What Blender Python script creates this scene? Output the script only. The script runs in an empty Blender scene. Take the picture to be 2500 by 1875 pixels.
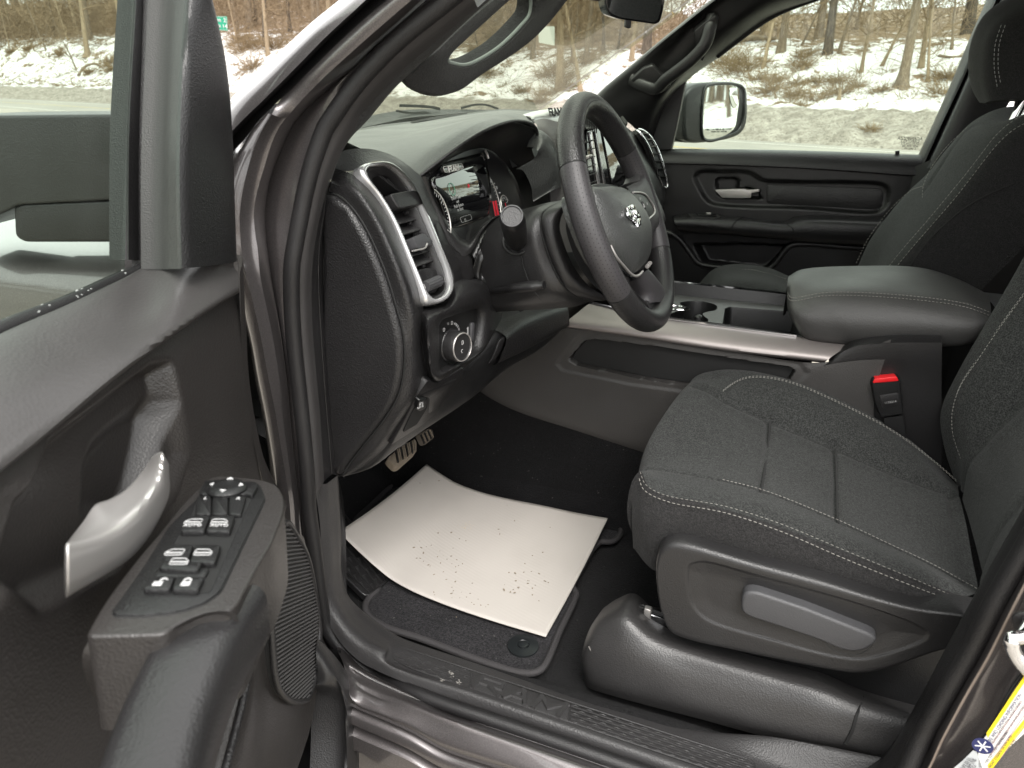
import bpy, bmesh, math, random
from math import sin, cos, pi, radians, sqrt, atan2
from mathutils import Vector, Matrix, noise
random.seed(7)
sc = bpy.context.scene
COL = sc.collection

# ------------------------------------------------------------------ camera
CAM_LOC = Vector((0, 0, 1.5)); YAW, PITCH, ROLL = radians(20.3), radians(22.0), radians(0.7)
FPX, IMW, IMH = 1800.0, 2500.0, 1875.0
_h = Vector((-sin(YAW), cos(YAW), 0)); _r = Vector((cos(YAW), sin(YAW), 0)); _z = Vector((0, 0, 1))
CD = _h*cos(PITCH) - _z*sin(PITCH); _u = _h*sin(PITCH) + _z*cos(PITCH)
CR = _r*cos(ROLL) + _u*sin(ROLL); CU = -_r*sin(ROLL) + _u*cos(ROLL)
cam = bpy.data.cameras.new('camera'); camo = bpy.data.objects.new('camera', cam); COL.objects.link(camo)
camo.matrix_world = Matrix(((CR.x, CU.x, -CD.x, CAM_LOC.x), (CR.y, CU.y, -CD.y, CAM_LOC.y), (CR.z, CU.z, -CD.z, CAM_LOC.z), (0, 0, 0, 1)))
cam.sensor_width = 36; cam.lens = 36*FPX/IMW; cam.clip_start = 0.02; cam.clip_end = 3000
cam.dof.use_dof = True; cam.dof.focus_distance = 1.45; cam.dof.aperture_fstop = 9.0
sc.camera = camo

# ------------------------------------------------------------------ sky, sun, exposure (bright overcast winter day)
SUN_EL, SUN_AZ = radians(55), radians(150)      # azimuth measured from +Y clockwise
w = bpy.data.worlds.new('World'); sc.world = w; w.use_nodes = True
nt = w.node_tree; bg = nt.nodes['Background']
sky = nt.nodes.new('ShaderNodeTexSky'); sky.sky_type = 'NISHITA'; sky.sun_disc = False
sky.sun_elevation = SUN_EL; sky.sun_rotation = SUN_AZ; sky.altitude = 300; sky.air_density = 1.0; sky.dust_density = 4.0; sky.ozone_density = 1.0
hs = nt.nodes.new('ShaderNodeHueSaturation'); hs.inputs['Saturation'].default_value = 0.12
nt.links.new(sky.outputs[0], hs.inputs['Color']); cl = nt.nodes.new('ShaderNodeMix'); cl.data_type = 'RGBA'; cl.inputs[0].default_value = .65; cl.inputs[7].default_value = (6.6, 6.55, 6.35, 1)   # even cloud cover over the clear-sky gradient
nt.links.new(hs.outputs[0], cl.inputs[6]); nt.links.new(cl.outputs[2], bg.inputs[0]); bg.inputs[1].default_value = 0.13
sd = bpy.data.lights.new('sun', 'SUN'); sd.energy = 0.9; sd.angle = radians(35); sd.color = (1.0, 0.96, 0.91)
so = bpy.data.objects.new('sun', sd); COL.objects.link(so)
_sdir = Vector((sin(SUN_AZ)*cos(SUN_EL), cos(SUN_AZ)*cos(SUN_EL), sin(SUN_EL)))
so.rotation_euler = _sdir.to_track_quat('Z', 'Y').to_euler(); so.location = (0, 0, 30)
sc.view_settings.view_transform = 'Standard'; sc.view_settings.look = 'None'; sc.view_settings.gamma = 1.0
sc.view_settings.use_curve_mapping = False
sc.view_settings.exposure = 1.85
sc.render.engine = 'CYCLES'
sc.cycles.use_denoising = True
sc.cycles.max_bounces = 10; sc.cycles.transparent_max_bounces = 16; sc.cycles.diffuse_bounces = 5; sc.cycles.glossy_bounces = 4
sc.cycles.caustics_reflective = False; sc.cycles.caustics_refractive = False
sc.cycles.sample_clamp_indirect = 6.0

# ------------------------------------------------------------------ picture measurements -> places in the cab
VIEW = {'A': (0, 0, 2.592), 'B': (500, 0, 2.592), 'C': (1000, 0, 2.592), 'D': (1600, 0, 2.4578), 'E': (700, 300, 3.456), 'G': (1280, 200, 2.592),
        'H': (0, 600, 2.37), 'I': (0, 1100, 2.1406), 'J': (700, 640, 2.765), 'K': (1200, 600, 2.4578), 'L': (1500, 850, 2.212), 'M': (750, 1100, 2.765),
        'N': (800, 1475, 2.4578), 'O': (1600, 1275, 2.4578), 'P': (560, 0, 5.53), 'Q': (550, 250, 4.1475), 'R': (550, 650, 2.765), 'S': (650, 1200, 2.457),
        'U': (2050, 1275, 2.7644), 'V': (2200, 0, 2.766), 's': (0, 0, 1.0), 'w': (0, 0, 0.8848)}
def ray(t, u, v):
    x0, y0, k = VIEW[t]; u = x0+u/k; v = y0+v/k
    return CD + CR*((u-1250)/FPX) - CU*((v-937.5)/FPX)
def onplane(t, u, v, p0, n):
    d = ray(t, u, v); return CAM_LOC + d*((Vector(p0)-CAM_LOC).dot(n)/d.dot(n))
def atx(t, u, v, x): d = ray(t, u, v); return CAM_LOC + d*(x/d.x)
def aty(t, u, v, y): d = ray(t, u, v); return CAM_LOC + d*(y/d.y)
def atz(t, u, v, z): d = ray(t, u, v); return CAM_LOC + d*((z-1.5)/d.z)
def ly(t, pts, y=None):   return [aty(t, p[0], p[1], p[2] if len(p) > 2 else y) for p in pts]
def lx(t, pts, x=None):   return [atx(t, p[0], p[1], p[2] if len(p) > 2 else x) for p in pts]
def lz(t, pts, z=None):   return [atz(t, p[0], p[1], p[2] if len(p) > 2 else z) for p in pts]
def lp(t, pts, pl, off=0): return [onplane(t, p[0], p[1], pl[0]+pl[1]*(off if len(p) < 3 else p[2]), pl[1]) for p in pts]
def plane3(a, b, c):
    n = (b-a).cross(c-a).normalized()
    if n.dot(CAM_LOC-a) < 0: n = -n
    return (a, n)

# ------------------------------------------------------------------ materials
MATS = {}
def newmat(name):
    m = bpy.data.materials.new(name); m.use_nodes = True; MATS[name] = m
    return m, m.node_tree.nodes, m.node_tree.links, m.node_tree.nodes['Principled BSDF']
def _coord(N, L, scale=(1, 1, 1)):
    tc = N.new('ShaderNodeTexCoord'); mp = N.new('ShaderNodeMapping'); mp.inputs['Scale'].default_value = scale
    L.new(tc.outputs['Object'], mp.inputs[0]); return mp.outputs[0]
def _bump(N, L, hgt, strength, dist, prev=None):
    b = N.new('ShaderNodeBump'); b.inputs['Strength'].default_value = strength; b.inputs['Distance'].default_value = dist
    L.new(hgt, b.inputs['Height'])
    if prev: L.new(prev, b.inputs['Normal'])
    return b.outputs[0]
def _mix(N, L, fac, a, b):
    m = N.new('ShaderNodeMix'); m.data_type = 'RGBA'
    if isinstance(fac, (int, float)): m.inputs[0].default_value = fac
    else: L.new(fac, m.inputs[0])
    for i, c in ((6, a), (7, b)):
        if isinstance(c, tuple): m.inputs[i].default_value = (*c, 1)
        else: L.new(c, m.inputs[i])
    return m.outputs[2]
def _ramp(N, L, src, a, b, ca=0, cb=1):
    r = N.new('ShaderNodeMapRange'); r.inputs[1].default_value = a; r.inputs[2].default_value = b; r.inputs[3].default_value = ca; r.inputs[4].default_value = cb
    L.new(src, r.inputs[0]); return r.outputs[0]
def _noise(N, L, v, scale, detail=2, rough=.5):
    n = N.new('ShaderNodeTexNoise'); n.inputs['Scale'].default_value = scale; n.inputs['Detail'].default_value = detail; n.inputs['Roughness'].default_value = rough
    L.new(v, n.inputs['Vector']); return n.outputs['Fac']
def _voro(N, L, v, scale, feat='F1'):
    n = N.new('ShaderNodeTexVoronoi'); n.inputs['Scale'].default_value = scale; n.feature = feat
    L.new(v, n.inputs['Vector']); return n.outputs['Distance']

def plastic(name, col, rough=.5, grain=520, gs=.35, spec=.5, dust=0.35):
    m, N, L, P = newmat(name); v = _coord(N, L)
    n1 = _noise(N, L, v, 9, 3); n2 = _noise(N, L, v, 900, 1)
    c = _mix(N, L, _ramp(N, L, n1, .35, .7, 0, dust), col, tuple(x*1.35+.004 for x in col))
    sp = _ramp(N, L, n2, .72, .8, 0, .35)
    c = _mix(N, L, sp, c, tuple(x*1.8+.02 for x in col)); L.new(c, P.inputs['Base Color'])
    L.new(_ramp(N, L, n1, .3, .7, rough-.05, rough+.07), P.inputs['Roughness'])
    P.inputs['Specular IOR Level'].default_value = spec
    if gs:
        d = _voro(N, L, v, grain); big = _noise(N, L, v, grain*.45, 2)
        P_n = _bump(N, L, d, gs, .0014); L.new(_bump(N, L, big, gs*.6, .0014, P_n), P.inputs['Normal'])
    return m
def fabric(name, col, col2, wave=900):
    m, N, L, P = newmat(name); v = _coord(N, L)
    n = _noise(N, L, v, 430, 2, .75); n3 = _noise(N, L, v, 150, 2, .7)
    c = _mix(N, L, _ramp(N, L, n, .38, .66), col, col2); c = _mix(N, L, _ramp(N, L, n3, .3, .75, 0, .5), c, tuple(x*.55 for x in col)); L.new(c, P.inputs['Base Color'])
    P.inputs['Roughness'].default_value = .85; P.inputs['Specular IOR Level'].default_value = .3
    P.inputs['Sheen Weight'].default_value = .07; P.inputs['Sheen Roughness'].default_value = .5
    L.new(_bump(N, L, n, .8, .0022), P.inputs['Normal'])
    return m
def simple(name, col, rough=.5, metal=0., spec=.5, coat=0., bump=None, emis=None):
    m, N, L, P = newmat(name)
    P.inputs['Base Color'].default_value = (*col, 1); P.inputs['Roughness'].default_value = rough; P.inputs['Metallic'].default_value = metal
    P.inputs['Specular IOR Level'].default_value = spec; P.inputs['Coat Weight'].default_value = coat
    if bump:
        v = _coord(N, L); L.new(_bump(N, L, _noise(N, L, v, bump[0], 3), bump[1], .001), P.inputs['Normal'])
    if emis: P.inputs['Emission Color'].default_value = (*col, 1); P.inputs['Emission Strength'].default_value = emis
    return m
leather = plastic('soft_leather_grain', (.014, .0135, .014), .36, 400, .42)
leather_g = plastic('dash_top_grain', (.044, .046, .045), .38, 400, .40, .7)  # lighter base paints the sky's sheen on the dash top
hard = plastic('hard_plastic', (.012, .0115, .012), .36, 520, .22)
hard_l = plastic('hard_plastic_charcoal', (.018, .0175, .018), .34, 480, .22)
doorp = plastic('door_trim_plastic', (.027, .0247, .0236), .34, 420, .22)
wheelm = plastic('wheel_leather', (.016, .0155, .016), .36, 420, .38)
smoothb = plastic('smooth_black', (.008, .008, .0083), .36, 600, .25)
gloss = simple('gloss_black', (.008, .008, .009), .08, 0, .5, .3)
dark = simple('deep_black', (.006, .006, .006), .7)
rubber = plastic('rubber', (.012, .0115, .012), .42, 700, .3, .45)
grayp = plastic('gray_lever', (.050, .050, .053), .45, 700, .25)
seatf = fabric('seat_fabric', (.008, .0084, .0084), (.062, .0645, .062))
seats = fabric('seat_side_fabric', (.009, .0086, .009), (.034, .033, .033))
headliner = fabric('pillar_trim_fabric', (.022, .022, .022), (.045, .045, .045))
thread = simple('thread', (.27, .26, .24), .85)
threadd = simple('dark_thread', (.02, .02, .02), .9)
chrome = simple('chrome', (.80, .80, .82), .08, 1.0)
silver = simple('satin_silver', (.47, .45, .435), .32, .6, bump=(900, .03))
bronze = simple('console_trim', (.30, .27, .262), .40, .55, bump=(1400, .12))
white = simple('print_white', (.50, .50, .50), .6)
whited = simple('print_grey', (.35, .35, .35), .6)
red = simple('buckle_red', (.72, .015, .02), .35)
redn = simple('needle_red', (.60, .01, .03), .5)
mirrorg = simple('mirror_glass', (.85, .88, .86), .02, 1.0)
def paint():
    m, N, L, P = newmat('granite_metallic_paint'); v = _coord(N, L)
    fl = _voro(N, L, v, 900); wn = _noise(N, L, v, 1300, 1)
    c = _mix(N, L, _ramp(N, L, wn, .45, .72), (.105, .096, .097), (.20, .183, .183)); L.new(c, P.inputs['Base Color'])
    P.inputs['Metallic'].default_value = .75; P.inputs['Roughness'].default_value = .38; P.inputs['Coat Weight'].default_value = 1.0; P.inputs['Coat Roughness'].default_value = .05
    L.new(_bump(N, L, fl, .10, .0004), P.inputs['Normal'])
    return m
paintm = paint()
def carpet(name, a, b, sc_=700):
    m, N, L, P = newmat(name); v = _coord(N, L)
    n = _noise(N, L, v, sc_*.5, 3, .75); n2 = _noise(N, L, v, 14, 3)
    c = _mix(N, L, _ramp(N, L, n, .38, .72), a, b); c = _mix(N, L, _ramp(N, L, n2, .3, .75, 0, .5), c, tuple(x*.5 for x in a))
    sp = _noise(N, L, v, 260, 0); c = _mix(N, L, _ramp(N, L, sp, .83, .86, 0, .6), c, (.2, .19, .18))
    L.new(c, P.inputs['Base Color']); P.inputs['Roughness'].default_value = .95; P.inputs['Specular IOR Level'].default_value = .15
    P.inputs['Sheen Weight'].default_value = .04
    L.new(_bump(N, L, n, 1.0, .006), P.inputs['Normal'])
    return m
carpetm = carpet('floor_carpet', (.003, .003, .0034), (.018, .0175, .019))
matm = carpet('mat_carpet', (.008, .008, .0095), (.062, .059, .064), 560)
def glass(name, tint, refl=1.0):
    m = bpy.data.materials.new(name); m.use_nodes = True; N = m.node_tree.nodes; L = m.node_tree.links; N.clear()
    o = N.new('ShaderNodeOutputMaterial'); t = N.new('ShaderNodeBsdfTransparent'); t.inputs[0].default_value = (*tint, 1)
    g = N.new('ShaderNodeBsdfGlossy'); g.inputs['Roughness'].default_value = .01; g.inputs[0].default_value = (refl, refl, refl, 1)
    f = N.new('ShaderNodeFresnel'); f.inputs[0].default_value = 1.33; mx = N.new('ShaderNodeMixShader')
    ge = N.new('ShaderNodeNewGeometry'); io = N.new('ShaderNodeMapRange'); io.inputs[3].default_value = 1.33; io.inputs[4].default_value = 1/1.33; L.new(ge.outputs['Backfacing'], io.inputs[0]); L.new(io.outputs[0], f.inputs[0])   # air side on both faces of the pane
    L.new(f.outputs[0], mx.inputs[0]); L.new(t.outputs[0], mx.inputs[1]); L.new(g.outputs[0], mx.inputs[2]); L.new(mx.outputs[0], o.inputs[0])
    return m
glass_w = glass('windscreen_glass', (.89, .93, .86), .4)
glass_d = glass('door_glass', (.86, .92, .87), .45)
glass_c = glass('cluster_lens', (.85, .85, .85), 1.0)

# ------------------------------------------------------------------ mesh helpers
def tag(o, label=None, cat=None, group=None, kind=None):
    if label: o['label'] = label
    if cat: o['category'] = cat
    if group: o['group'] = group
    if kind: o['kind'] = kind
    return o
def thing(name, loc, label, cat, group=None):
    o = bpy.data.objects.new(name, None); COL.objects.link(o); o.location = loc; o.empty_display_size = .05
    return tag(o, label, cat, group)
_inv = {}
def setparent(o, p):
    if p is None: return
    o.parent = p
    loc = Vector(p.location); q = p
    if q.type == 'EMPTY': o.matrix_parent_inverse = Matrix.Translation(-loc)
def mesh(name, V, Fc, mat, parent=None, smooth=True, sharp=40):
    me = bpy.data.meshes.new(name); me.from_pydata([tuple(v) for v in V], [], Fc); me.update()
    if mat: me.materials.append(mat)
    if smooth:
        me.polygons.foreach_set('use_smooth', [True]*len(me.polygons))
        if sharp and hasattr(me, 'set_sharp_from_angle'): me.set_sharp_from_angle(angle=radians(sharp))
    o = bpy.data.objects.new(name, me); COL.objects.link(o); setparent(o, parent)
    return o
def cr(pts, n, closed=False):
    """n samples along a centripetal-ish Catmull-Rom curve, spaced evenly along its length"""
    pts = [Vector(p) for p in pts]; m = len(pts)
    if m == 1: return [pts[0].copy() for _ in range(n)]
    segs = m if closed else m-1; dense = []; K = 14
    for i in range(segs):
        if closed: p0, p1, p2, p3 = pts[(i-1) % m], pts[i], pts[(i+1) % m], pts[(i+2) % m]
        else:
            p1, p2 = pts[i], pts[i+1]; p0 = pts[i-1] if i > 0 else p1*2-p2; p3 = pts[i+2] if i+2 < m else p2*2-p1
        d = [max((b-a).length, 1e-6)**.5 for a, b in ((p0, p1), (p1, p2), (p2, p3))]
        m1 = ((p1-p0)/d[0] - (p2-p0)/(d[0]+d[1]) + (p2-p1)/d[1])*d[1]
        m2 = ((p2-p1)/d[1] - (p3-p1)/(d[1]+d[2]) + (p3-p2)/d[2])*d[1]
        for k in range(K):
            t = k/K; t2 = t*t; t3 = t2*t
            dense.append(p1*(2*t3-3*t2+1) + m1*(t3-2*t2+t) + p2*(-2*t3+3*t2) + m2*(t3-t2))
    dense.append(pts[0].copy() if closed else pts[-1].copy())
    L = [0]
    for a, b in zip(dense, dense[1:]): L.append(L[-1]+(b-a).length)
    out = []; j = 0; tot = L[-1]
    for i in range(n):
        s = tot*i/(n if closed else max(n-1, 1))
        while j < len(L)-2 and L[j+1] < s: j += 1
        f = (s-L[j])/max(L[j+1]-L[j], 1e-9); out.append(dense[j].lerp(dense[j+1], min(f, 1)))
    return out
def lin(pts, n):
    pts = [Vector(p) for p in pts]; L = [0]
    for a, b in zip(pts, pts[1:]): L.append(L[-1]+(b-a).length)
    out = []; j = 0
    for i in range(n):
        s = L[-1]*i/(n-1)
        while j < len(L)-2 and L[j+1] < s: j += 1
        f = (s-L[j])/max(L[j+1]-L[j], 1e-9); out.append(pts[j].lerp(pts[j+1], min(f, 1)))
    return out
def gridfaces(nr, nc, closed_c=False, flip=False):
    Fc = []
    for i in range(nr-1):
        for j in range(nc if closed_c else nc-1):
            a, b = i*nc+j, i*nc+(j+1) % nc; f = (a, b, b+nc, a+nc); Fc.append(f[::-1] if flip else f)
    return Fc
def sampled(lines, nu):
    """sample the lines so that equal control points stay opposite each other"""
    if len({len(l) for l in lines}) > 1 or len(lines[0]) < 3: return [cr(l, nu) for l in lines]
    m = len(lines[0]); W_ = [sum((Vector(l[i+1])-Vector(l[i])).length for l in lines) for i in range(m-1)]; tot = sum(W_); cum = [0]
    for w_ in W_: cum.append(cum[-1]+w_/tot)
    ts = []; j = 0
    for k in range(nu):
        s = k/(nu-1)
        while j < m-2 and cum[j+1] < s: j += 1
        ts.append((j, min(1, (s-cum[j])/max(cum[j+1]-cum[j], 1e-9))))
    out = []
    for l in lines:
        P = [Vector(p) for p in l]; row = []
        for j, t in ts:
            p1, p2 = P[j], P[j+1]; p0 = P[j-1] if j > 0 else p1*2-p2; p3 = P[j+2] if j+2 < m else p2*2-p1
            d = [max((b-a).length, 1e-6)**.5 for a, b in ((p0, p1), (p1, p2), (p2, p3))]
            m1 = ((p1-p0)/d[0]-(p2-p0)/(d[0]+d[1])+(p2-p1)/d[1])*d[1]; m2 = ((p2-p1)/d[1]-(p3-p1)/(d[1]+d[2])+(p3-p2)/d[2])*d[1]; t2 = t*t; t3 = t2*t
            row.append(p1*(2*t3-3*t2+1)+m1*(t3-2*t2+t)+p2*(-2*t3+3*t2)+m2*(t3-t2))
        out.append(row)
    return out
def net(name, lines, mat, parent=None, nu=40, nv=None, thick=0, sharp=45, straight=False, fn=None):
    """surface through longitudinal lines (each a list of points); nv samples across (None: the lines themselves)"""
    rows = sampled(lines, nu)
    if nv:
        cols = [(lin if straight else cr)([r[j] for r in rows], nv) for j in range(nu)]
        rows = [[cols[j][i] for j in range(nu)] for i in range(nv)]
    if fn: rows = [[fn(p, i/(len(rows)-1), j/(nu-1)) for j, p in enumerate(r)] for i, r in enumerate(rows)]
    V = [p for r in rows for p in r]; nr = len(rows)
    a, b, c = rows[0][0], rows[0][1], rows[1][0]
    o = mesh(name, V, gridfaces(nr, nu), mat, parent, True, sharp)
    # face the camera side
    me = o.data; s = sum(p.normal.dot(CAM_LOC-p.center)*p.area for p in me.polygons)
    if s < 0: me.flip_normals()
    if thick:
        md = o.modifiers.new('thickness', 'SOLIDIFY'); md.thickness = thick; md.offset = -1
    return o
def sweep(name, path, sect, mat, parent=None, n=60, closed=False, up=(0, 0, 1), scale=None, caps=True, sharp=50, smoothpath=True, ref=None):
    """sect: list of (a,b) offsets in the frame (side, up'); scale: function t -> factor or (fa, fb)"""
    P = cr(path, n, closed) if smoothpath else lin(path, n)
    V = []; m = len(sect); up = Vector(up)
    for i, p in enumerate(P):
        a = P[(i-1) % n] if (closed or i > 0) else p; b = P[(i+1) % n] if (closed or i < n-1) else p
        T = (b-a).normalized(); U = (Vector(ref(p)) if ref else up); S = T.cross(U).normalized(); U = S.cross(T)
        f = scale(i/(n-1)) if scale else 1.0
        fa, fb = f if isinstance(f, tuple) else (f, f)
        V += [p+S*(x*fa)+U*(y*fb) for x, y in sect]
    Fc = [f[::-1] for f in gridfaces(n, m, True)]
    if closed: Fc += [((n-1)*m+(j+1) % m, (n-1)*m+j, j, (j+1) % m)[::-1] for j in range(m)]
    elif caps: Fc += [tuple(range(m)), tuple(range((n-1)*m, n*m))[::-1]]
    o = mesh(name, V, Fc, mat, parent, True, sharp)
    bm = bmesh.new(); bm.from_mesh(o.data); bmesh.ops.recalc_face_normals(bm, faces=bm.faces); bm.to_mesh(o.data); bm.free()
    return o
def circ(r, m=12, ry=None): return [(r*cos(2*pi*k/m), (ry or r)*sin(2*pi*k/m)) for k in range(m)]
def tube(name, path, r, mat, parent=None, n=60, m=12, **k): return sweep(name, path, circ(r, m), mat, parent, n, **k)
def rounded(pts, r, k=5):
    """round the corners of a closed 3D polygon; r a number or a list"""
    out = []; m = len(pts)
    for i in range(m):
        p0, p1, p2 = Vector(pts[i-1]), Vector(pts[i]), Vector(pts[(i+1) % m]); rr = r[i] if isinstance(r, (list, tuple)) else r
        a = (p0-p1); b = (p2-p1); d = min(rr, a.length*.48, b.length*.48)
        A = p1+a.normalized()*d; B = p1+b.normalized()*d
        if rr <= 0: out.append(p1); continue
        for j in range(k+1):
            t = j/k; out.append(A*(1-t)**2+p1*2*t*(1-t)+B*t*t)
    return out
def slab(name, pts, nrm, depth, mat, parent=None, bevel=0, seg=3, dome=0, front=0):
    """solid plate: outline pts is its front face (pushed out by front), body extends back along -nrm by depth"""
    nrm = Vector(nrm).normalized(); m = len(pts); pts = [Vector(p)+nrm*front for p in pts]
    V = list(pts)+[p-nrm*depth for p in pts]
    bm = bmesh.new(); vs = [bm.verts.new(v) for v in V]
    bm.faces.new(vs[:m]); bm.faces.new(vs[m:][::-1])
    for j in range(m): bm.faces.new((vs[j], vs[m+j], vs[m+(j+1) % m], vs[(j+1) % m]))
    bmesh.ops.recalc_face_normals(bm, faces=bm.faces)
    if bevel:
        ed = [e for e in bm.edges if e.verts[0] in vs[:m] and e.verts[1] in vs[:m]]
        bmesh.ops.bevel(bm, geom=ed, offset=bevel, segments=seg, profile=.5, affect='EDGES', clamp_overlap=True)
    bmesh.ops.triangulate(bm, faces=[f for f in bm.faces if len(f.verts) > 4])
    me = bpy.data.meshes.new(name); bm.to_mesh(me); bm.free(); me.materials.append(mat)
    me.polygons.foreach_set('use_smooth', [True]*len(me.polygons)); me.set_sharp_from_angle(angle=radians(32))
    o = bpy.data.objects.new(name, me); COL.objects.link(o); setparent(o, parent)
    return o
def box(name, c, ax, ay, az, mat, parent=None, bevel=.002, seg=3):
    """box from centre and three half-axis vectors"""
    c, ax, ay, az = map(Vector, (c, ax, ay, az)); V = [c+ax*i+ay*j+az*k for i in (-1, 1) for j in (-1, 1) for k in (-1, 1)]
    bm = bmesh.new(); vs = [bm.verts.new(v) for v in V]
    for f in ((0, 1, 3, 2), (4, 6, 7, 5), (0, 4, 5, 1), (2, 3, 7, 6), (0, 2, 6, 4), (1, 5, 7, 3)): bm.faces.new([vs[i] for i in f])
    bmesh.ops.recalc_face_normals(bm, faces=bm.faces)
    if bevel: bmesh.ops.bevel(bm, geom=list(bm.edges), offset=bevel, segments=seg, profile=.5, affect='EDGES', clamp_overlap=True)
    me = bpy.data.meshes.new(name); bm.to_mesh(me); bm.free(); me.materials.append(mat)
    me.polygons.foreach_set('use_smooth', [True]*len(me.polygons)); me.set_sharp_from_angle(angle=radians(50))
    o = bpy.data.objects.new(name, me); COL.objects.link(o); setparent(o, parent)
    return o
def lathe(name, c, axis, prof, mat, parent=None, m=40, ref=(0, 0, 1), sx=1.0):
    """prof: list of (radius, height along axis)"""
    axis = Vector(axis).normalized(); ref = (1, 0, 0) if abs(axis.dot(Vector(ref))) > .95 else ref; e1 = axis.cross(Vector(ref)).normalized(); e2 = axis.cross(e1); c = Vector(c)
    V = [c+axis*h+(e1*cos(2*pi*k/m)*sx+e2*sin(2*pi*k/m))*r for r, h in prof for k in range(m)]
    Fc = gridfaces(len(prof), m, True); Fc += [tuple(range(m)), tuple(range((len(prof)-1)*m, len(prof)*m))]
    o = mesh(name, V, Fc, mat, parent, True, 38)
    bm = bmesh.new(); bm.from_mesh(o.data); bmesh.ops.recalc_face_normals(bm, faces=bm.faces); bm.to_mesh(o.data); bm.free()
    return o
_dg = None
def text(name, s, origin, right, up, size, mat, parent=None, depth=.0004, align='CENTER', bold=0.0, shear=0.0, xs=1.0):
    c = bpy.data.curves.new(name, 'FONT'); c.body = s; c.size = 1; c.align_x = align; c.align_y = 'CENTER'; c.extrude = 0; c.offset = bold; c.shear = shear
    t = bpy.data.objects.new(name, c); COL.objects.link(t)
    bpy.context.view_layer.update()
    me0 = bpy.data.meshes.new_from_object(t.evaluated_get(bpy.context.evaluated_depsgraph_get()))
    COL.objects.unlink(t); bpy.data.objects.remove(t)
    R_ = Vector(right).normalized(); U_ = Vector(up); U_ = (U_-R_*U_.dot(R_)).normalized(); Nn = R_.cross(U_); O = Vector(origin)
    bm = bmesh.new(); bm.from_mesh(me0); bpy.data.meshes.remove(me0)
    r = bmesh.ops.extrude_face_region(bm, geom=list(bm.faces)); top = [g for g in r['geom'] if isinstance(g, bmesh.types.BMVert)]
    for v in bm.verts: v.co = O+R_*(v.co.x*size*xs)+U_*(v.co.y*size)+Nn*0
    for v in top: v.co += Nn*depth
    bmesh.ops.recalc_face_normals(bm, faces=bm.faces)
    me = bpy.data.meshes.new(name); bm.to_mesh(me); bm.free(); me.materials.append(mat)
    o = bpy.data.objects.new(name, me); COL.objects.link(o); setparent(o, parent)
    return o
RAMSEG = [(0, 0, .0, 1), (0, 1, .62, 1), (.62, 1, .66, .55), (.66, .5, 0, .5), (.3, .5, .72, 0), (.92, 0, 1.22, 1), (1.22, 1, 1.52, 0), (1.02, .33, 1.42, .33), (1.76, 0, 1.76, 1), (1.76, 1, 2.12, .3), (2.12, .3, 2.48, 1), (2.48, 1, 2.48, 0)]
def ramtext(name, origin, right, up, w, h, th, depth, mat, parent, shear=.15):
    """wide block capitals built from bars, centred on origin"""
    R_ = Vector(right).normalized(); U_ = Vector(up); U_ = (U_-R_*U_.dot(R_)).normalized(); N_ = R_.cross(U_); V, Fc = [], []
    def P(x, y): return Vector(origin)+R_*((x/2.48-.5)*w+(y-.5)*h*shear)+U_*((y-.5)*h)
    for i, (x0, y0, x1, y1) in enumerate(RAMSEG):
        a, b = P(x0, y0), P(x1, y1); T = (b-a).normalized(); S = T.cross(N_).normalized()*th/2; a -= T*th*.42; b += T*th*.42; k = len(V); e = N_*(depth+.00006*i)
        V += [a+S, b+S, b-S, a-S, a+S*.7+e, b+S*.7+e, b-S*.7+e, a-S*.7+e]
        Fc += [(k+4, k+5, k+6, k+7), (k, k+1, k+5, k+4), (k+1, k+2, k+6, k+5), (k+2, k+3, k+7, k+6), (k+3, k, k+4, k+7)]
    o = mesh(name, V, Fc, mat, parent, False); bm = bmesh.new(); bm.from_mesh(o.data); bmesh.ops.recalc_face_normals(bm, faces=bm.faces); bm.to_mesh(o.data); bm.free()
    if sum(p.normal.dot(N_)*p.area for p in o.data.polygons) < 0: o.data.flip_normals()
    return o
def stitches(name, path, mat, parent, ln=.0038, gap=.0022, r=.00055, closed=False, nrm=None, off=0.0):
    """a row of short thread stitches along a curve"""
    n = 400; P = cr(path, n, closed); L = [0]
    for a, b in zip(P, P[1:]): L.append(L[-1]+(b-a).length)
    V, Fc = [], []; s = 0; j = 0; tot = L[-1]
    def at(s):
        lo, hi = 0, n-1
        while hi-lo > 1:
            mid = (lo+hi)//2
            if L[mid] <= s: lo = mid
            else: hi = mid
        f = (s-L[lo])/max(L[hi]-L[lo], 1e-9); return P[lo].lerp(P[hi], f)
    while s+ln < tot:
        a, b = at(s), at(s+ln); T = (b-a).normalized(); nn = (CAM_LOC-a).normalized() if nrm is None else Vector(nrm); S = T.cross(nn).normalized(); U = S.cross(T)
        a = a+U*off; b = b+U*off; mid = (a+b)/2+U*r*1.2; k = len(V)
        for p, q in ((a-U*r*.6, .6), (mid, 1.0), (b-U*r*.6, .6)):
            V += [p+S*r*q, p+U*r*q, p-S*r*q, p-U*r*q]
        for i in (0, 4):
            for e in range(4): Fc.append((k+i+e, k+i+(e+1) % 4, k+i+4+(e+1) % 4, k+i+4+e))
        Fc += [(k, k+3, k+2, k+1), (k+8, k+9, k+10, k+11)]
        s += ln+gap
    o = mesh(name, V, Fc, mat, parent, True, 0); o['kind'] = 'stuff'
    return o
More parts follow.
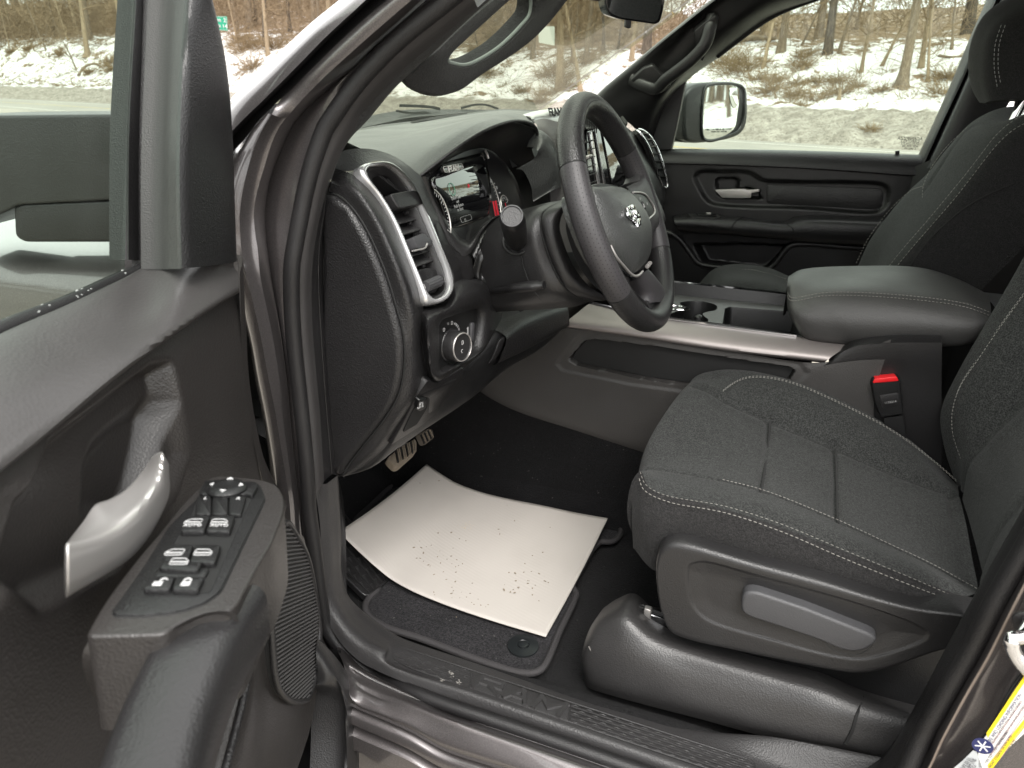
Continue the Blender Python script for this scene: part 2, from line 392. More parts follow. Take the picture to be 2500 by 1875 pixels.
# ================================================================== the truck's body around the driver's door opening
def lean(y, z): return y + .15*max(0, z-1.27)
def yl(y, *segs):
    out = []
    for t, pts in segs:
        for p in pts:
            yy = y+(p[2] if len(p) > 2 else 0); q = aty(t, p[0], p[1], yy); q = aty(t, p[0], p[1], lean(yy, q.z)); q = aty(t, p[0], p[1], lean(yy, q.z)); out.append(q)
    return out
truck = thing('pickup_truck', (0.9, 1.66, 0), 'dark grey metallic pickup truck cab seen through its open driver side doorway', 'truck')

L1 = yl(.825, ('P', [(2300, -700), (1480, 0), (1100, 310), (720, 660), (370, 990), (20, 1330)]), ('Q', [(-120, 200), (-330, 420)]))
L1b = yl(.772, ('P', [(2450, -640), (1640, 60), (1240, 380), (860, 740), (510, 1080), (140, 1420)]), ('Q', [(-60, 260), (-270, 470)]))
L2 = yl(.768, ('P', [(2600, -600), (1840, 0), (1700, 130), (1300, 500), (900, 910), (480, 1330), (160, 1640)]), ('Q', [(0, 365), (-200, 560)]))
L2b = yl(.80, ('P', [(2640, -560), (1880, 40), (1740, 165), (1340, 540), (940, 950), (520, 1370), (200, 1690)]), ('Q', [(20, 400), (-180, 600)]))
L3 = yl(.785, ('P', [(2900, -620), (2130, 0), (1900, 190), (1500, 550), (1100, 940), (700, 1330), (390, 1640)]), ('Q', [(200, 370), (60, 520), (-120, 720)]))
L4 = yl(.79, ('P', [(3000, -460), (2212, 210), (1800, 570), (1500, 840), (1240, 1080), (960, 1370), (760, 1600)]),
        ('Q', [(540, 260), (460, 440), (400, 640), (330, 870), (290, 1080), (300, 1300), (330, 1500)]),
        ('R', [(235, 60), (270, 240), (320, 480), (370, 800), (410, 1150), (440, 1400), (475, 1700)]), ('S', [(175, 180), (230, 560), (290, 860), (400, 1080), (520, 1200)]))
L3b = yl(.768, ('Q', [(470, 120), (345, 330), (270, 530), (210, 740), (165, 960), (145, 1150), (152, 1350), (180, 1620)]),
         ('R', [(150, 90), (195, 280), (240, 480), (290, 750), (340, 1000), (380, 1250), (430, 1560)]), ('S', [(150, 200), (200, 600), (260, 900), (380, 1130), (500, 1250)]))
L3l = yl(.795, ('P', [(560, 1500)]), ('Q', [(326, 193), (200, 370), (60, 520), (-40, 760), (-60, 1000), (-60, 1200), (-50, 1400), (-20, 1650)]),
         ('R', [(60, 90), (110, 300), (160, 500), (200, 750), (250, 1000), (290, 1250), (330, 1560)]), ('S', [(90, 200), (130, 600), (180, 900), (300, 1170), (420, 1300)]))
L4n = L4[6:]
L5 = yl(.838, ('P', [(3000, -300), (2212, 420), (1900, 700), (1640, 960), (1200, 1330), (900, 1640)]),
        ('Q', [(620, 370), (530, 590), (460, 760), (425, 950), (410, 1150), (415, 1290), (425, 1450)]),
        ('R', [(310, 60), (345, 270), (375, 480), (415, 850), (445, 1250), (480, 1620)]), ('S', [(190, 200), (250, 560), (310, 840), (430, 1030), (560, 1150)]))
L6 = yl(.838, ('P', [(3050, -330), (2300, 380), (1960, 690), (1750, 890), (1500, 1190), (1260, 1610)]),
        ('Q', [(940, 260), (830, 600), (750, 880), (690, 1150), (640, 1450), (615, 1650)]), ('R', [(410, 300), (440, 600), (470, 900), (500, 1250), (525, 1500)]),
        ('S', [(225, 100), (255, 320), (290, 560), (325, 800), (410, 930), (520, 1040), (640, 1110)]))
tubeA = yl(.828, ('P', [(3150, -170), (2250, 560), (1980, 830), (1720, 1120), (1480, 1450), (1370, 1610)]),
           ('Q', [(1015, 255), (900, 560), (820, 855), (760, 1150), (705, 1450), (675, 1650)]), ('R', [(450, 300), (472, 600), (505, 900), (540, 1250), (560, 1500)]),
           ('S', [(258, 100), (286, 310), (322, 590), (335, 690), (355, 800), (425, 915), (520, 1020), (650, 1100), (860, 1195)]))
def sillpts(pts, y): return ly('N', pts, y)
tubeS = ly('S', [(860, 1195, .80)]) + ly('N', [(700, 600), (1000, 700), (1500, 870), (1900, 1010), (2600, 1250)], .795)
tubeB = ly('U', [(250, 2000, .80), (460, 1659, .81), (560, 1440), (750, 1100), (910, 820), (1065, 510), (1244, 200), (1500, -240), (2200, -1600, .87)], .82)
ws = tube('door_seal', tubeA[:-1] + tubeS + tubeB, .0115, rubber, truck, n=220, m=14, up=(0, -1, 0))
# stitched seam and clip flange of the seal
L7 = yl(.834, ('P', [(3200, -60), (2212, 760), (1900, 1040), (1700, 1290), (1500, 1590)]),
        ('Q', [(1090, 250), (980, 520), (900, 830), (840, 1150), (785, 1450), (752, 1640)]), ('R', [(491, 250), (507, 500), (532, 800), (562, 1100), (588, 1400), (602, 1560)]))
L8 = yl(.862, ('P', [(3350, 100), (2212, 1060), (1960, 1330), (1740, 1600)]), ('Q', [(1340, 210), (1205, 450), (1112, 650), (1035, 850), (985, 1050), (940, 1250), (905, 1450), (885, 1640)]),
        ('R', [(582, 200), (592, 450), (612, 700), (640, 1000), (655, 1250), (668, 1450)]))
net('seal_flange', [L7, [a.lerp(b, .5)+Vector((.004, -.006, .002)) for a, b in zip(cr(L7, 30), cr(L8, 30))], L8], plastic('ribbed_rubber', (.030, .028, .028), .62, 1500, .15), truck, 80, 8)
net('pillar_rail', [L1, L1b, L2], paintm, truck, 60, 10)
net('window_channel_seal', [L2, L2b, L3], rubber, truck, 60)
LA_, LB_ = L3[:6]+[L3b[0]], L4[:7]
net('pillar_ledge', [LA_, [a.lerp(b, .5)+Vector((0, -.004, 0)) for a, b in zip(cr(LA_, 20), cr(LB_, 20))], LB_], paintm, truck, 50, 7)
net('hinge_pillar_corner', [L3l, [a.lerp(b, .6)+Vector((-.002, -.006, 0)) for a, b in zip(cr(L3l, 30), cr(L3b, 30))], L3b], paintm, truck, 60, 7)
net('hinge_pillar_face', [L3b, [a.lerp(b, .5)+Vector((0, .006, 0)) for a, b in zip(cr(L3b, 40), cr(L4n, 40))], L4n], paintm, truck, 70, 8)
L45 = [a.lerp(b, .45)+Vector((0, .010, 0)) for a, b in zip(cr(L4, 40), cr(L5, 40))]
net('pillar_gap', [L4, L45, L5], paintm, truck, 80, 8)
net('pillar_jamb', [L5, [a.lerp(b, .5)+Vector((0, -.003, 0)) for a, b in zip(cr(L5, 40), cr(L6, 40))], L6], paintm, truck, 80, 8)
slab('pillar_base_filler', yl(.868, ('Q', [(-80, 200), (760, -60), (640, 420), (100, 700), (-80, 700)])), (0, -1, 0), .01, hard, truck)
# inside trim of the near windscreen pillar
A9 = yl(.90, ('B', [(2300, -420), (1659, 130), (1450, 330), (1200, 560), (1050, 740), (900, 900), (832, 1040), (800, 1140)]))
A8 = yl(.866, ('P', [(3350, 100), (2212, 1060), (1960, 1330), (1740, 1600)]), ('Q', [(1340, 210), (1205, 450), (1112, 650), (1035, 850)]))
A8b = [a.lerp(b, .55)+Vector((.006, -.006, .004)) for a, b in zip(cr(A8, 30), cr(A9, 30))]
net('pillar_trim', [A8, A8b, A9, [p+Vector((-.05, .05, 0)) for p in A9]], headliner, truck, 60, 12)
# cowl side trim below
C9 = yl(.885, ('Q', [(1045, 800), (1020, 960), (1000, 1120), (965, 1350), (945, 1640)]), ('R', [(633, 180), (652, 520), (680, 900), (705, 1200), (722, 1400)]))
C8 = yl(.866, ('Q', [(1035, 850), (985, 1050), (940, 1250), (905, 1450), (885, 1640)]), ('R', [(582, 200), (592, 450), (612, 700), (640, 1000), (655, 1250), (668, 1450)]))
C10 = yl(.905, ('Q', [(1075, 800), (1050, 960), (1040, 1120), (1010, 1350), (990, 1640)]), ('R', [(665, 180), (690, 520), (715, 900), (745, 1200), (770, 1420)]))
net('cowl_side_trim', [C8, C9, C10], hard, truck, 60)
tube('trim_edge_highlight', [p+Vector((.001, -.002, 0)) for p in C9], .0007, hard_l, truck, 60, 6)  # lighter tube paints the thin highlight along the trim edge
# kick panel and sill trim, one moulding that turns from the hinge pillar along the sill
kA = ly('R', [(608, 1524)], .845) + ly('S', [(318, 150, .845), (332, 350, .845), (354, 600, .838), (380, 790, .828), (445, 905, .82), (555, 1015, .813), (650, 1068, .81)]) + ly('N', [(400, 445), (880, 618), (1440, 822), (2230, 1105), (2720, 1275), (3266, 1470), (3700, 1625)], .806)
kM = ly('R', [(680, 1470)], .860) + ly('S', [(375, 130, .868), (390, 330, .868), (405, 560, .862), (440, 700, .852), (500, 810, .84), (600, 905, .832), (715, 970, .828)]) + ly('N', [(350, 335), (860, 505), (1420, 695), (2212, 965), (2700, 1130), (3266, 1330), (3700, 1480)], .826)
kB0 = ly('R', [(752, 1418)], .885) + ly('S', [(436, 100, .90), (443, 300, .90), (450, 500, .905), (480, 640, .90), (540, 740, .89), (640, 830, .88), (740, 900, .875)]) + ly('N', [(400, 243), (870, 398), (1440, 598), (2212, 828), (2700, 975), (3266, 1145), (3700, 1270)], .871)
kB = ly('R', [(760, 1420)], .905) + ly('S', [(444, 90, .93), (450, 300, .93), (456, 500, .935), (490, 620, .93), (560, 700, .92), (680, 795, .91), (780, 860, .905)]) + ly('N', [(450, 205), (900, 360), (1470, 552), (2212, 752), (2700, 800), (3266, 909), (3700, 1000)], .905)
kC = [p+Vector((0, .01, -.05)) for p in kB]
kAM = [a_.lerp(b_, .5)+Vector((0, -.002, .009)) for a_, b_ in zip(kA, kM)]
sillm = plastic('sill_plastic', (.030, .029, .0295), .46, 420, .35)
net('sill_trim', [kA, kAM, kM, [a_.lerp(b_, .5) for a_, b_ in zip(kM, kB0)], kB0, kB, kC], sillm, truck, 150, 40)
tag(truck.children[-1] if False else bpy.data.objects['sill_trim'], 'black grained plastic sill trim with moulded lettering')

# painted rocker below the seal, with its bright edges
r0 = ly('S', [(425, 935, .81), (520, 1040, .80), (650, 1115, .796), (860, 1210, .793)]) + ly('N', [(700, 640), (1000, 735), (1500, 905), (2200, 1150)], .792)
r1 = ly('S', [(470, 1060, .772), (540, 1160, .765), (660, 1230, .762), (860, 1290, .76)]) + ly('N', [(700, 690), (1000, 800), (1500, 975), (2200, 1230)], .757)
r2 = ly('S', [(480, 1180, .745), (545, 1285, .742), (700, 1350, .742), (860, 1420, .742)]) + ly('N', [(700, 860), (1000, 960), (1500, 1120), (2200, 1380)], .74)
def off(l, v): return [p+Vector(v) for p in l]
net('rocker_ledge', [off(r0, (0, .02, -.02)), r0, [a.lerp(b, .85)+Vector((0, 0, .003)) for a, b in zip(r0, r1)], r1, [a.lerp(b, .2)+Vector((0, 0, .003)) for a, b in zip(r1, r2)], [a.lerp(b, .9)+Vector((0, -.003, .004)) for a, b in zip(r1, r2)], r2], paintm, truck, 90, 30)
steps = [] or [((0, -.0, -.004), 0), ((0, .004, -.018), 0), ((0, .000, -.022), 1), ((0, -.012, -.030), 1), ((0, -.014, -.052), 1), ((0, .002, -.060), 2), ((0, -.004, -.075), 2), ((0, -.016, -.085), 3), ((0, -.02, -.12), 3), ((0, .02, -.16), 3), ((0, .04, -.24), 3)]
r2s = [r2[1]-(r2[4]-r2[1])*.5]+r2[1:]
net('rocker_side', [off(r2s, s_) for s_ in ((0, 0, 0), (0, -.002, -.004), (0, .006, -.010), (0, .010, -.013), (0, -.004, -.016), (0, -.007, -.019), (0, -.008, -.034), (0, -.004, -.037), (0, .014, -.040), (0, .015, -.050), (0, -.006, -.053), (0, -.010, -.056), (0, -.013, -.082), (0, -.008, -.087), (0, .03, -.10), (0, .03, -.25))], paintm, truck, 90)
tube('rocker_edge_line', off(r0, (0, -.010, .006))[1:], .0016, simple('bright_edge', (.6, .58, .58), .25, .8), truck, 90, 6)

# B pillar: flange, painted jamb and ridges
b0 = ly('U', [(60, 1800), (170, 1659), (300, 1580), (480, 1300), (700, 880), (920, 480), (1190, 0), (1500, -560), (1900, -1300, .94)], .90)
b1 = ly('U', [(250, 1800), (370, 1659), (480, 1430), (700, 1040), (870, 740), (1030, 430), (1240, 80), (1520, -420), (2100, -1500, .88)], .838)
bmid = [a.lerp(b, .5)+Vector((-.008, -.008, 0)) for a, b in zip(cr(b0, 30), cr(b1, 30))]
net('seal_flange', [off(b0, (.02, .05, 0)), b0, bmid, b1], rubber, truck, 60, 14)
tube('seal_seam', off(b1, (-.001, -.004, 0)), .0009, dark, truck, 80, 6)
p0 = ly('U', [(420, 1800), (545, 1659), (640, 1450), (800, 1150), (950, 890), (1100, 590), (1244, 330), (1500, -150)], .815)
p1 = ly('U', [(470, 1800), (590, 1659), (690, 1450), (850, 1150), (1000, 890), (1150, 590), (1300, 300), (1560, -170)], .80)
p2 = ly('U', [(560, 1900), (720, 1659), (980, 1330), (1080, 1100), (1180, 930), (1300, 650), (1420, 400), (1660, -100)], .79)
p3 = ly('U', [(640, 1900), (790, 1659), (1020, 1360), (1140, 1130), (1260, 950), (1380, 680), (1500, 420), (1740, -80)], .775)
p4 = ly('U', [(1000, 2300), (1200, 1980), (1500, 1500), (1620, 1270), (1740, 1080), (1860, 820), (1980, 560), (2300, 60)], .765)
net('rear_jamb', [off(p0, (0, .02, 0)), p0, off(p1, (0, -.004, 0)), [a.lerp(b, .5)+Vector((0, .010, 0)) for a, b in zip(p1, p2)], p2, off(p3, (0, -.003, 0)), p4], paintm, truck, 60, 34)
for a_, b_ in ((p1, p2), (p2, p3)):
    tube('jamb_highlight_and_seam', [q+Vector((0, -.004, 0)) for q in (p1 if a_ is p1 else p3)], .0016, simple('jamb_highlight', (.36, .30, .26), .35, .6) if a_ is p1 else dark, truck, 60, 6)  # tan line paints the ridge's highlight, the dark line is a seam
# striker loop and tyre information sticker
jp = plane3(p3[1], p3[5], p4[3])
stk = lp('U', [(1145, 640), (1200, 620), (1290, 650)], jp, .002) 
tube('door_striker', lp('U', [(1300, 640, .0), (1230, 770, .022), (1160, 790, .03), (1180, 880, .03), (1260, 990, .028), (1330, 1010, .0)], jp), .0075, chrome, truck, 40, 12)
slab('striker_plate', rounded(lp('U', [(1150, 620), (1330, 600), (1420, 1100), (1250, 1020)], jp, .003), .01), jp[1], .003, hard, truck, .001)

# ------------------------------------------------------------------ floor carpet
def sst(a, b, x):
    t = min(1, max(0, (x-a)/(b-a))); return t*t*(3-2*t)
def floor_z(x, y):
    z = .535 + .245*sst(1.41, 1.58, y) + .55*sst(-.80, -1.22, x) + .05*sst(.97, .90, y)
    return z
V = []; nx, ny = 170, 80
for i in range(ny):
    for j in range(nx):
        x = -1.30+3.05*j/(nx-1); y = .88+1.55*i/(ny-1); yy = y if y < 1.66 else 3.32-y
        V.append((x, y, floor_z(x, max(.9, yy)) + .0035*noise.noise(Vector((x*9, y*9, 0)))))
fl = mesh('floor', V, gridfaces(ny, nx), carpetm); tag(fl, 'black carpet covering the footwell of the truck cab', kind='structure')

# ------------------------------------------------------------------ roof, windscreen, far pillars
def zl(t, pts): return ly(t, pts)
# windscreen glass: a plane through the dash base and the roof edge
WSP = plane3(Vector((-1.02, .95, 1.30)), Vector((-1.02, 2.35, 1.30)), Vector((-.16, 1.65, 1.86)))
wq = [Vector((-1.10, .88, 1.25)), Vector((-1.10, 2.57, 1.25)), Vector((-.14, 2.43, 1.875)), Vector((-.14, 1.00, 1.875))]
net('windscreen', [[wq[0], (wq[0]+wq[1])/2+Vector((-.06, 0, 0)), wq[1]], [wq[3], (wq[3]+wq[2])/2+Vector((-.05, 0, 0)), wq[2]]], glass_w, truck, 20, 14, thick=.005)
# roof skin with headliner
net('roof', [[Vector((-.20, .92, 1.86)), Vector((-.22, 1.65, 1.92)), Vector((-.20, 2.40, 1.86))], [Vector((.5, .90, 1.94)), Vector((.5, 1.65, 1.97)), Vector((.5, 2.42, 1.94))], [Vector((1.7, .92, 1.93)), Vector((1.7, 1.65, 1.96)), Vector((1.7, 2.40, 1.93))]], headliner, truck, 20, 12, thick=-.03)
rs_ = thing('rear_bench', Vector((1.2, 1.66, .56)), 'dark rear bench behind the front seats', 'bench')
box('bench_cushion', (1.15, 1.66, .80), (.26, 0, 0), (0, .72, 0), (0, 0, .14), seats, rs_, .04, 4); box('bench_backrest', (1.48, 1.66, 1.15), (.08, 0, 0), (0, .72, 0), (0, 0, .36), seats, rs_, .04, 4)
# back of the cab closes the room behind the seats
net('cab_back_wall', [[Vector((1.72, .84, .55)), Vector((1.72, 2.48, .55))], [Vector((1.72, .84, 1.25)), Vector((1.72, 2.48, 1.25))]], headliner, truck, 6, 4, thick=.02)
# ================================================================== the open driver's door (its plane runs along the camera's heading)
import numpy as np
def ld(t, pts, n=None): return [onplane(t, p[0], p[1], _r*(p[2] if len(p) > 2 else n), _r) for p in pts]
def lf(t, pts, f=None): return [onplane(t, p[0], p[1], _h*(p[2] if len(p) > 2 else f), _h) for p in pts]
def DP(f, n, z): return _h*f + _r*n + Vector((0, 0, z))
def sdpoly(P, poly):
    """signed distance (positive inside) of points P (k,2) to a polygon (m,2)"""
    d = np.full(len(P), 1e9); inside = np.zeros(len(P), bool); m = len(poly)
    for i in range(m):
        a, b = poly[i], poly[(i+1) % m]; e = b-a; w_ = P-a
        t = np.clip((w_@e)/max(e@e, 1e-12), 0, 1); q = w_-np.outer(t, e); d = np.minimum(d, np.hypot(q[:, 0], q[:, 1]))
        c = ((a[1] > P[:, 1]) != (b[1] > P[:, 1])) & (P[:, 0] < e[0]*(P[:, 1]-a[1])/(e[1] if abs(e[1]) > 1e-12 else 1e-12)+a[0]); inside ^= c
    return np.where(inside, d, -d)
def emboss(o, pl, feats):
    """push a panel's vertices along the plane normal inside polygons: feats = (outline, depth, soft edge)"""
    p0, n = Vector(pl[0]), Vector(pl[1]); e1 = n.cross(Vector((0, 0, 1))) if abs(n.z) < .9 else n.cross(Vector((0, 1, 0))); e1.normalize(); e2 = n.cross(e1)
    me = o.data; V = np.empty(len(me.vertices)*3); me.vertices.foreach_get('co', V); V = V.reshape(-1, 3)
    R3 = np.array([e1, e2, n]); Q = (V-np.array(p0))@R3.T; D_ = np.zeros(len(V))
    for poly, dep, soft in feats:
        pp = np.array([tuple(p) for p in poly])-np.array(p0); s = sdpoly(Q[:, :2], (pp@R3.T)[:, :2])
        t = np.clip(s/soft+.5, 0, 1); D_ += dep*t*t*(3-2*t)
    V += D_[:, None]*np.array(n); me.vertices.foreach_set('co', V.ravel()); me.update()
    me.set_sharp_from_angle(angle=radians(60))
    return o

door = thing('truck_door', DP(.9, -.4, .55), 'open driver door with silver pull handle, window switches and speaker grille', 'car door')
# glass, window channel, sail panel
gl = [*ld('s', [(302, 720), (318, 300), (330, 0), (345, -500)], -.448), *ld('s', [(-900, -900), (-900, 1340)], -.448)]
slab('window_glass', gl, _r, .004, glass_d, door)
def strip(name, lines, mat, nu=30, nv=None, parent=None, thick=0, sharp=45): return net(name, lines, mat, parent or door, nu, nv, thick, sharp)
up_ = lambda l, dv: l
D1 = ld('A', [(880, -700), (850, 0), (825, 400), (805, 800), (800, 1200), (800, 1645)], -.452)
D1b = ld('A', [(890, -700), (862, 0), (838, 400), (818, 800), (813, 1200), (813, 1645)], -.440)
D2 = ld('A', [(925, -700), (902, 0), (890, 400), (875, 800), (870, 1200), (870, 1645)], -.437)
D2b = ld('A', [(930, -700), (908, 0), (897, 400), (884, 800), (880, 1200), (880, 1645)], -.447)
D3 = ld('A', [(975, -700), (952, 0), (938, 400), (926, 800), (924, 1200), (935, 1665)], -.445)
strip('window_channel', [off(D1, _r*-.02), D1, D1b, D2, D2b, D3], rubber, 30)
D3b = ld('A', [(985, -700), (962, 0), (948, 400), (936, 800), (932, 1200), (942, 1690)], -.428)
D4a = ld('A', [(1050, -700), (1030, 0), (1015, 400), (1000, 800), (990, 1200), (993, 1690)], -.423)
D4 = ld('A', [(1060, -700), (1040, 0), (1024, 400), (1006, 800), (998, 1200), (1000, 1690)], -.436)
strip('channel_cover', [off(D3b, _r*-.02), D3b, [a.lerp(b, .5)+_r*.004 for a, b in zip(D3b, D4a)], D4a, D4], rubber, 30, 14)
D4b = ld('A', [(1066, -700), (1045, 0), (1028, 400), (1010, 800), (1002, 1200), (1004, 1705)], -.405)
D5 = ld('A', [(1230, -700), (1196, 0), (1165, 400), (1142, 900), (1140, 1200), (1152, 1700)], -.352)
D5b = ld('A', [(1250, -700), (1214, 0), (1183, 400), (1160, 900), (1158, 1200), (1170, 1698)], -.349)
D6 = ld('A', [(1150, -700), (1345, 0), (1432, 400), (1473, 850), (1486, 1230), (1500, 1650)], -.336)
D6b = [p+_h*.02-_r*.03 for p in D6]
sailm = plastic('sail_plastic', (.026, .0245, .0245), .48, 600, .18)
strip('sail_panel', [off(D4b, -_r*.02), D4b, [a.lerp(b, .5)+_r*.001 for a, b in zip(D4b, D5)], D5, off(D5, -_r*.006+_h*.004)], sailm, 40, 24)
strip('sail_panel_shaded', [off(D5, -_r*.006+_h*.004), off(D5b, -_r*.002), D6, D6b], smoothb, 40, 24)  # turned-away face of the sail panel, its shade put into a darker plastic
# belt-line sealing strip of the glass with water beads
S0 = ld('H', [(880, 88), (700, 165), (400, 300), (0, 455), (-700, 770)], -.447)
S1 = ld('H', [(905, 100), (720, 190), (420, 330), (0, 500), (-700, 840)], -.430)
strip('glass_wiper_seal', [off(S0, -_r*.01), S0, [a.lerp(b, .5)+Vector((0, 0, .006)) for a, b in zip(S0, S1)], S1, off(S1, (0, 0, -.01))], rubber, 50, 16)
bd = bmesh.new()
for k in range(70):
    t = random.random()**.7*.85; p = cr(S0, 60)[int(t*59)]+_r*random.uniform(.001, .016)+Vector((0, 0, random.uniform(.001, .005)))
    bmesh.ops.create_icosphere(bd, subdivisions=1, radius=random.uniform(.0008, .002), matrix=Matrix.Translation(p) @ Matrix.Diagonal((1, 1, .6, 1)))
me = bpy.data.meshes.new('water_beads'); bd.to_mesh(me); bd.free(); me.materials.append(simple('ice_beads', (.36, .37, .36), .2)); wb = bpy.data.objects.new('water_beads', me); COL.objects.link(wb); setparent(wb, door); wb['kind'] = 'stuff'
# padded belt
B0 = ld('H', [(1380, 55), (1250, 62), (1100, 108), (905, 105), (720, 195), (400, 345), (0, 515), (-700, 870)], -.428)
B0[0] = ld('H', [(1372, 75)], -.335)[0]; B0[1] = ld('H', [(1300, 50)], -.345)[0]; B0[2] = ld('H', [(1120, 104)], -.372)[0]
B1 = ld('H', [(1380, 110, -.337), (1250, 170, -.345), (1050, 250, -.358), (850, 380), (600, 520), (300, 690), (0, 860), (-700, 1300)], -.372)
B2 = ld('H', [(1383, 190, -.333), (1250, 285, -.337), (1050, 410, -.341), (850, 545), (600, 730), (300, 960), (0, 1180), (-700, 1730)], -.345)
B3 = ld('H', [(1385, 252, -.331), (1250, 335, -.334), (1050, 470, -.336), (850, 615), (600, 810), (300, 1060), (0, 1292), (-700, 1850)], -.338)
B3b = ld('H', [(1386, 268), (1250, 351), (1050, 486), (850, 631), (600, 828), (300, 1078), (0, 1312), (-700, 1875)], -.352)
strip('belt_pad', [off(B0, (0, 0, -.02)), B0, B1, B2, B3, B3b], plastic('belt_leather', (.044, .0415, .041), .37, 330, .14), 110, 40)
# main inner panel below the belt
P0 = [p.copy() for p in B3b]
P1 = ld('H', [(1390, 420), (1250, 560), (1050, 700), (850, 880), (600, 1080), (300, 1330), (0, 1580), (-700, 2160)], -.344)
P2 = ld('H', [(1410, 800), (1270, 950), (1060, 1100), (860, 1260), (610, 1450), (300, 1700), (0, 1950), (-700, 2500)], -.340)
P3 = ld('H', [(1480, 1200), (1320, 1300), (1100, 1420), (880, 1600), (620, 1800), (300, 2050), (0, 2300), (-700, 2880)], -.342)
P4 = [DP(.905-.158*i, -.345, .93) for i in range(8)]
mp = strip('inner_panel', [P0, P1, P2, P3, P4], doorp, 170, 150)
dpl = (_r*-.337, _r)
bowl = ld('H', [(1035, 705), (1056, 900), (1018, 1150), (970, 1400), (900, 1600), (700, 1850), (300, 2060), (80, 1900), (230, 1500), (420, 1165), (720, 915), (960, 720)], -.337)
well = ld('H', [(548, 1520), (560, 1290), (605, 1180), (690, 1090), (880, 930), (925, 960), (965, 1200), (900, 1400), (760, 1600)], -.36)
lower_slot = ld('H', [(-900, 2300), (0, 1560), (200, 1400), (250, 1500), (80, 1900), (0, 2100), (-900, 2900)], -.337)
emboss(mp, dpl, [(bowl, -.026, .022), (well, -.014, .030), (lower_slot, -.006, .02)])
# raised grain panel in front of the bowl ends in a rounded flange
F0 = ld('H', [(1388, 150), (1392, 420), (1410, 800), (1480, 1200), (1525, 1375), (1560, 1480)], -.341)
F1 = ld('H', [(1398, 60), (1418, 420), (1440, 800), (1520, 1220), (1600, 1400), (1680, 1659)], -.347)
strip('panel_edge', [F0, [a.lerp(b, .6)+_r*.002 for a, b in zip(F0, F1)], F1, off(F1, _h*.015-_r*.05)], doorp, 50, 12)
# door shell behind the trim, painted, closing the door's depth
net('door_shell', [[DP(.93, -.40, 1.22), DP(.3, -.43, 1.22), DP(-.25, -.44, 1.20)], [DP(.945, -.42, 1.0), DP(.3, -.47, 1.0), DP(-.25, -.47, 1.0)], [DP(.95, -.42, .50), DP(.3, -.46, .50), DP(-.25, -.46, .50)]], paintm, door, 20, 10, thick=.004)

# silver inside handle
E0 = ld('I', [(795, 30), (740, 110), (660, 200), (570, 255), (495, 285), (435, 370), (372, 452), (338, 500)], -.318)
E1 = ld('I', [(825, 12), (775, 150), (705, 250), (630, 315), (560, 360), (480, 415), (400, 462), (345, 488)], -.300)
E2 = ld('I', [(850, 12), (828, 150), (760, 260), (690, 340), (620, 410), (540, 450), (440, 480), (350, 500)], -.288)
E3 = ld('I', [(872, 55), (872, 200), (822, 320), (740, 440), (650, 530), (560, 580), (450, 640), (352, 690)], -.290)
E4 = ld('I', [(878, 70), (880, 230), (835, 345), (760, 470), (680, 560), (580, 630), (470, 695), (346, 768)], -.302)
E5 = ld('I', [(800, 60), (800, 230), (740, 330), (660, 420), (580, 510), (500, 560), (420, 600), (335, 700)], -.330)
hnd = strip('door_handle', [E0, E1, E2, E3, E4, E5, E0], simple('handle_silver', (.60, .58, .565), .28, .65), 60, 60); hnd['label'] = 'silver inside door handle lever'
bm = bmesh.new(); bm.from_mesh(hnd.data); bmesh.ops.remove_doubles(bm, verts=bm.verts, dist=1e-5); bmesh.ops.holes_fill(bm, edges=[e for e in bm.edges if e.is_boundary]); bmesh.ops.recalc_face_normals(bm, faces=bm.faces); bm.to_mesh(hnd.data); bm.free()

# switch pod
ZP = plane3(*lz('I', [(1180, 230, 1.150), (1000, 780, 1.162), (650, 800, 1.164)]))
pod = lp('I', [(1108, 128), (1240, 136), (1370, 150), (1450, 178), (1487, 240), (1482, 320), (1425, 475), (1360, 580), (1300, 690), (1245, 800), (1195, 842), (1060, 850), (930, 905), (860, 960), (700, 965), (480, 970), (450, 960), (520, 830), (600, 715), (700, 585), (770, 500), (840, 420), (960, 270)], ZP)
slab('armrest_pod', rounded(pod, [.012]*14+[.03, .035, .03]+[.012]*6, 4), ZP[1], .075, doorp, door, .020, 7)
bz = lp('I', [(1110, 160), (1355, 180), (1385, 262), (1270, 500), (1152, 745), (1070, 806), (930, 852), (740, 872), (598, 870), (588, 845), (660, 750), (770, 590), (880, 410), (1045, 245)], ZP)
slab('switch_bezel', rounded(bz, .006, 3), ZP[1], .004, smoothb, door, .0012, 2, front=.0022)
tube('bezel_gap', rounded(bz, .006, 3), .0009, dark, door, 160, 6, closed=True, up=ZP[1])
RX = (lp('I', [(1100, 420)], ZP)[0]-lp('I', [(1000, 420)], ZP)[0]).normalized(); RY = ZP[1].cross(RX).normalized()
def key(name, pts, h=.005, mat=None, bev=.0018, r=.003, base=.0022, par=None): return slab(name, rounded(lp('I', pts, ZP), r, 3), ZP[1], h, mat or smoothb, par or door, bev, 2, front=base+h)
wl = lp('I', [(1062, 190), (1340, 205), (1300, 300), (1100, 760), (755, 760), (1000, 360)], ZP)
slab('switch_well', rounded(wl, .004, 3), ZP[1], .001, dark, door, front=.0027)
key('mirror_pad', [(1075, 185), (1340, 192), (1350, 215), (1320, 268), (1290, 258), (1050, 262), (1042, 245)], .004)
c0 = lp('I', [(1188, 235)], ZP)[0]
jd = lathe('mirror_joystick', c0+ZP[1]*.006, ZP[1], [(.0175, 0), (.0175, .002), (.015, .0042), (.010, .005), (.004, .0046), (.0001, .0045)], smoothb, door, 36)
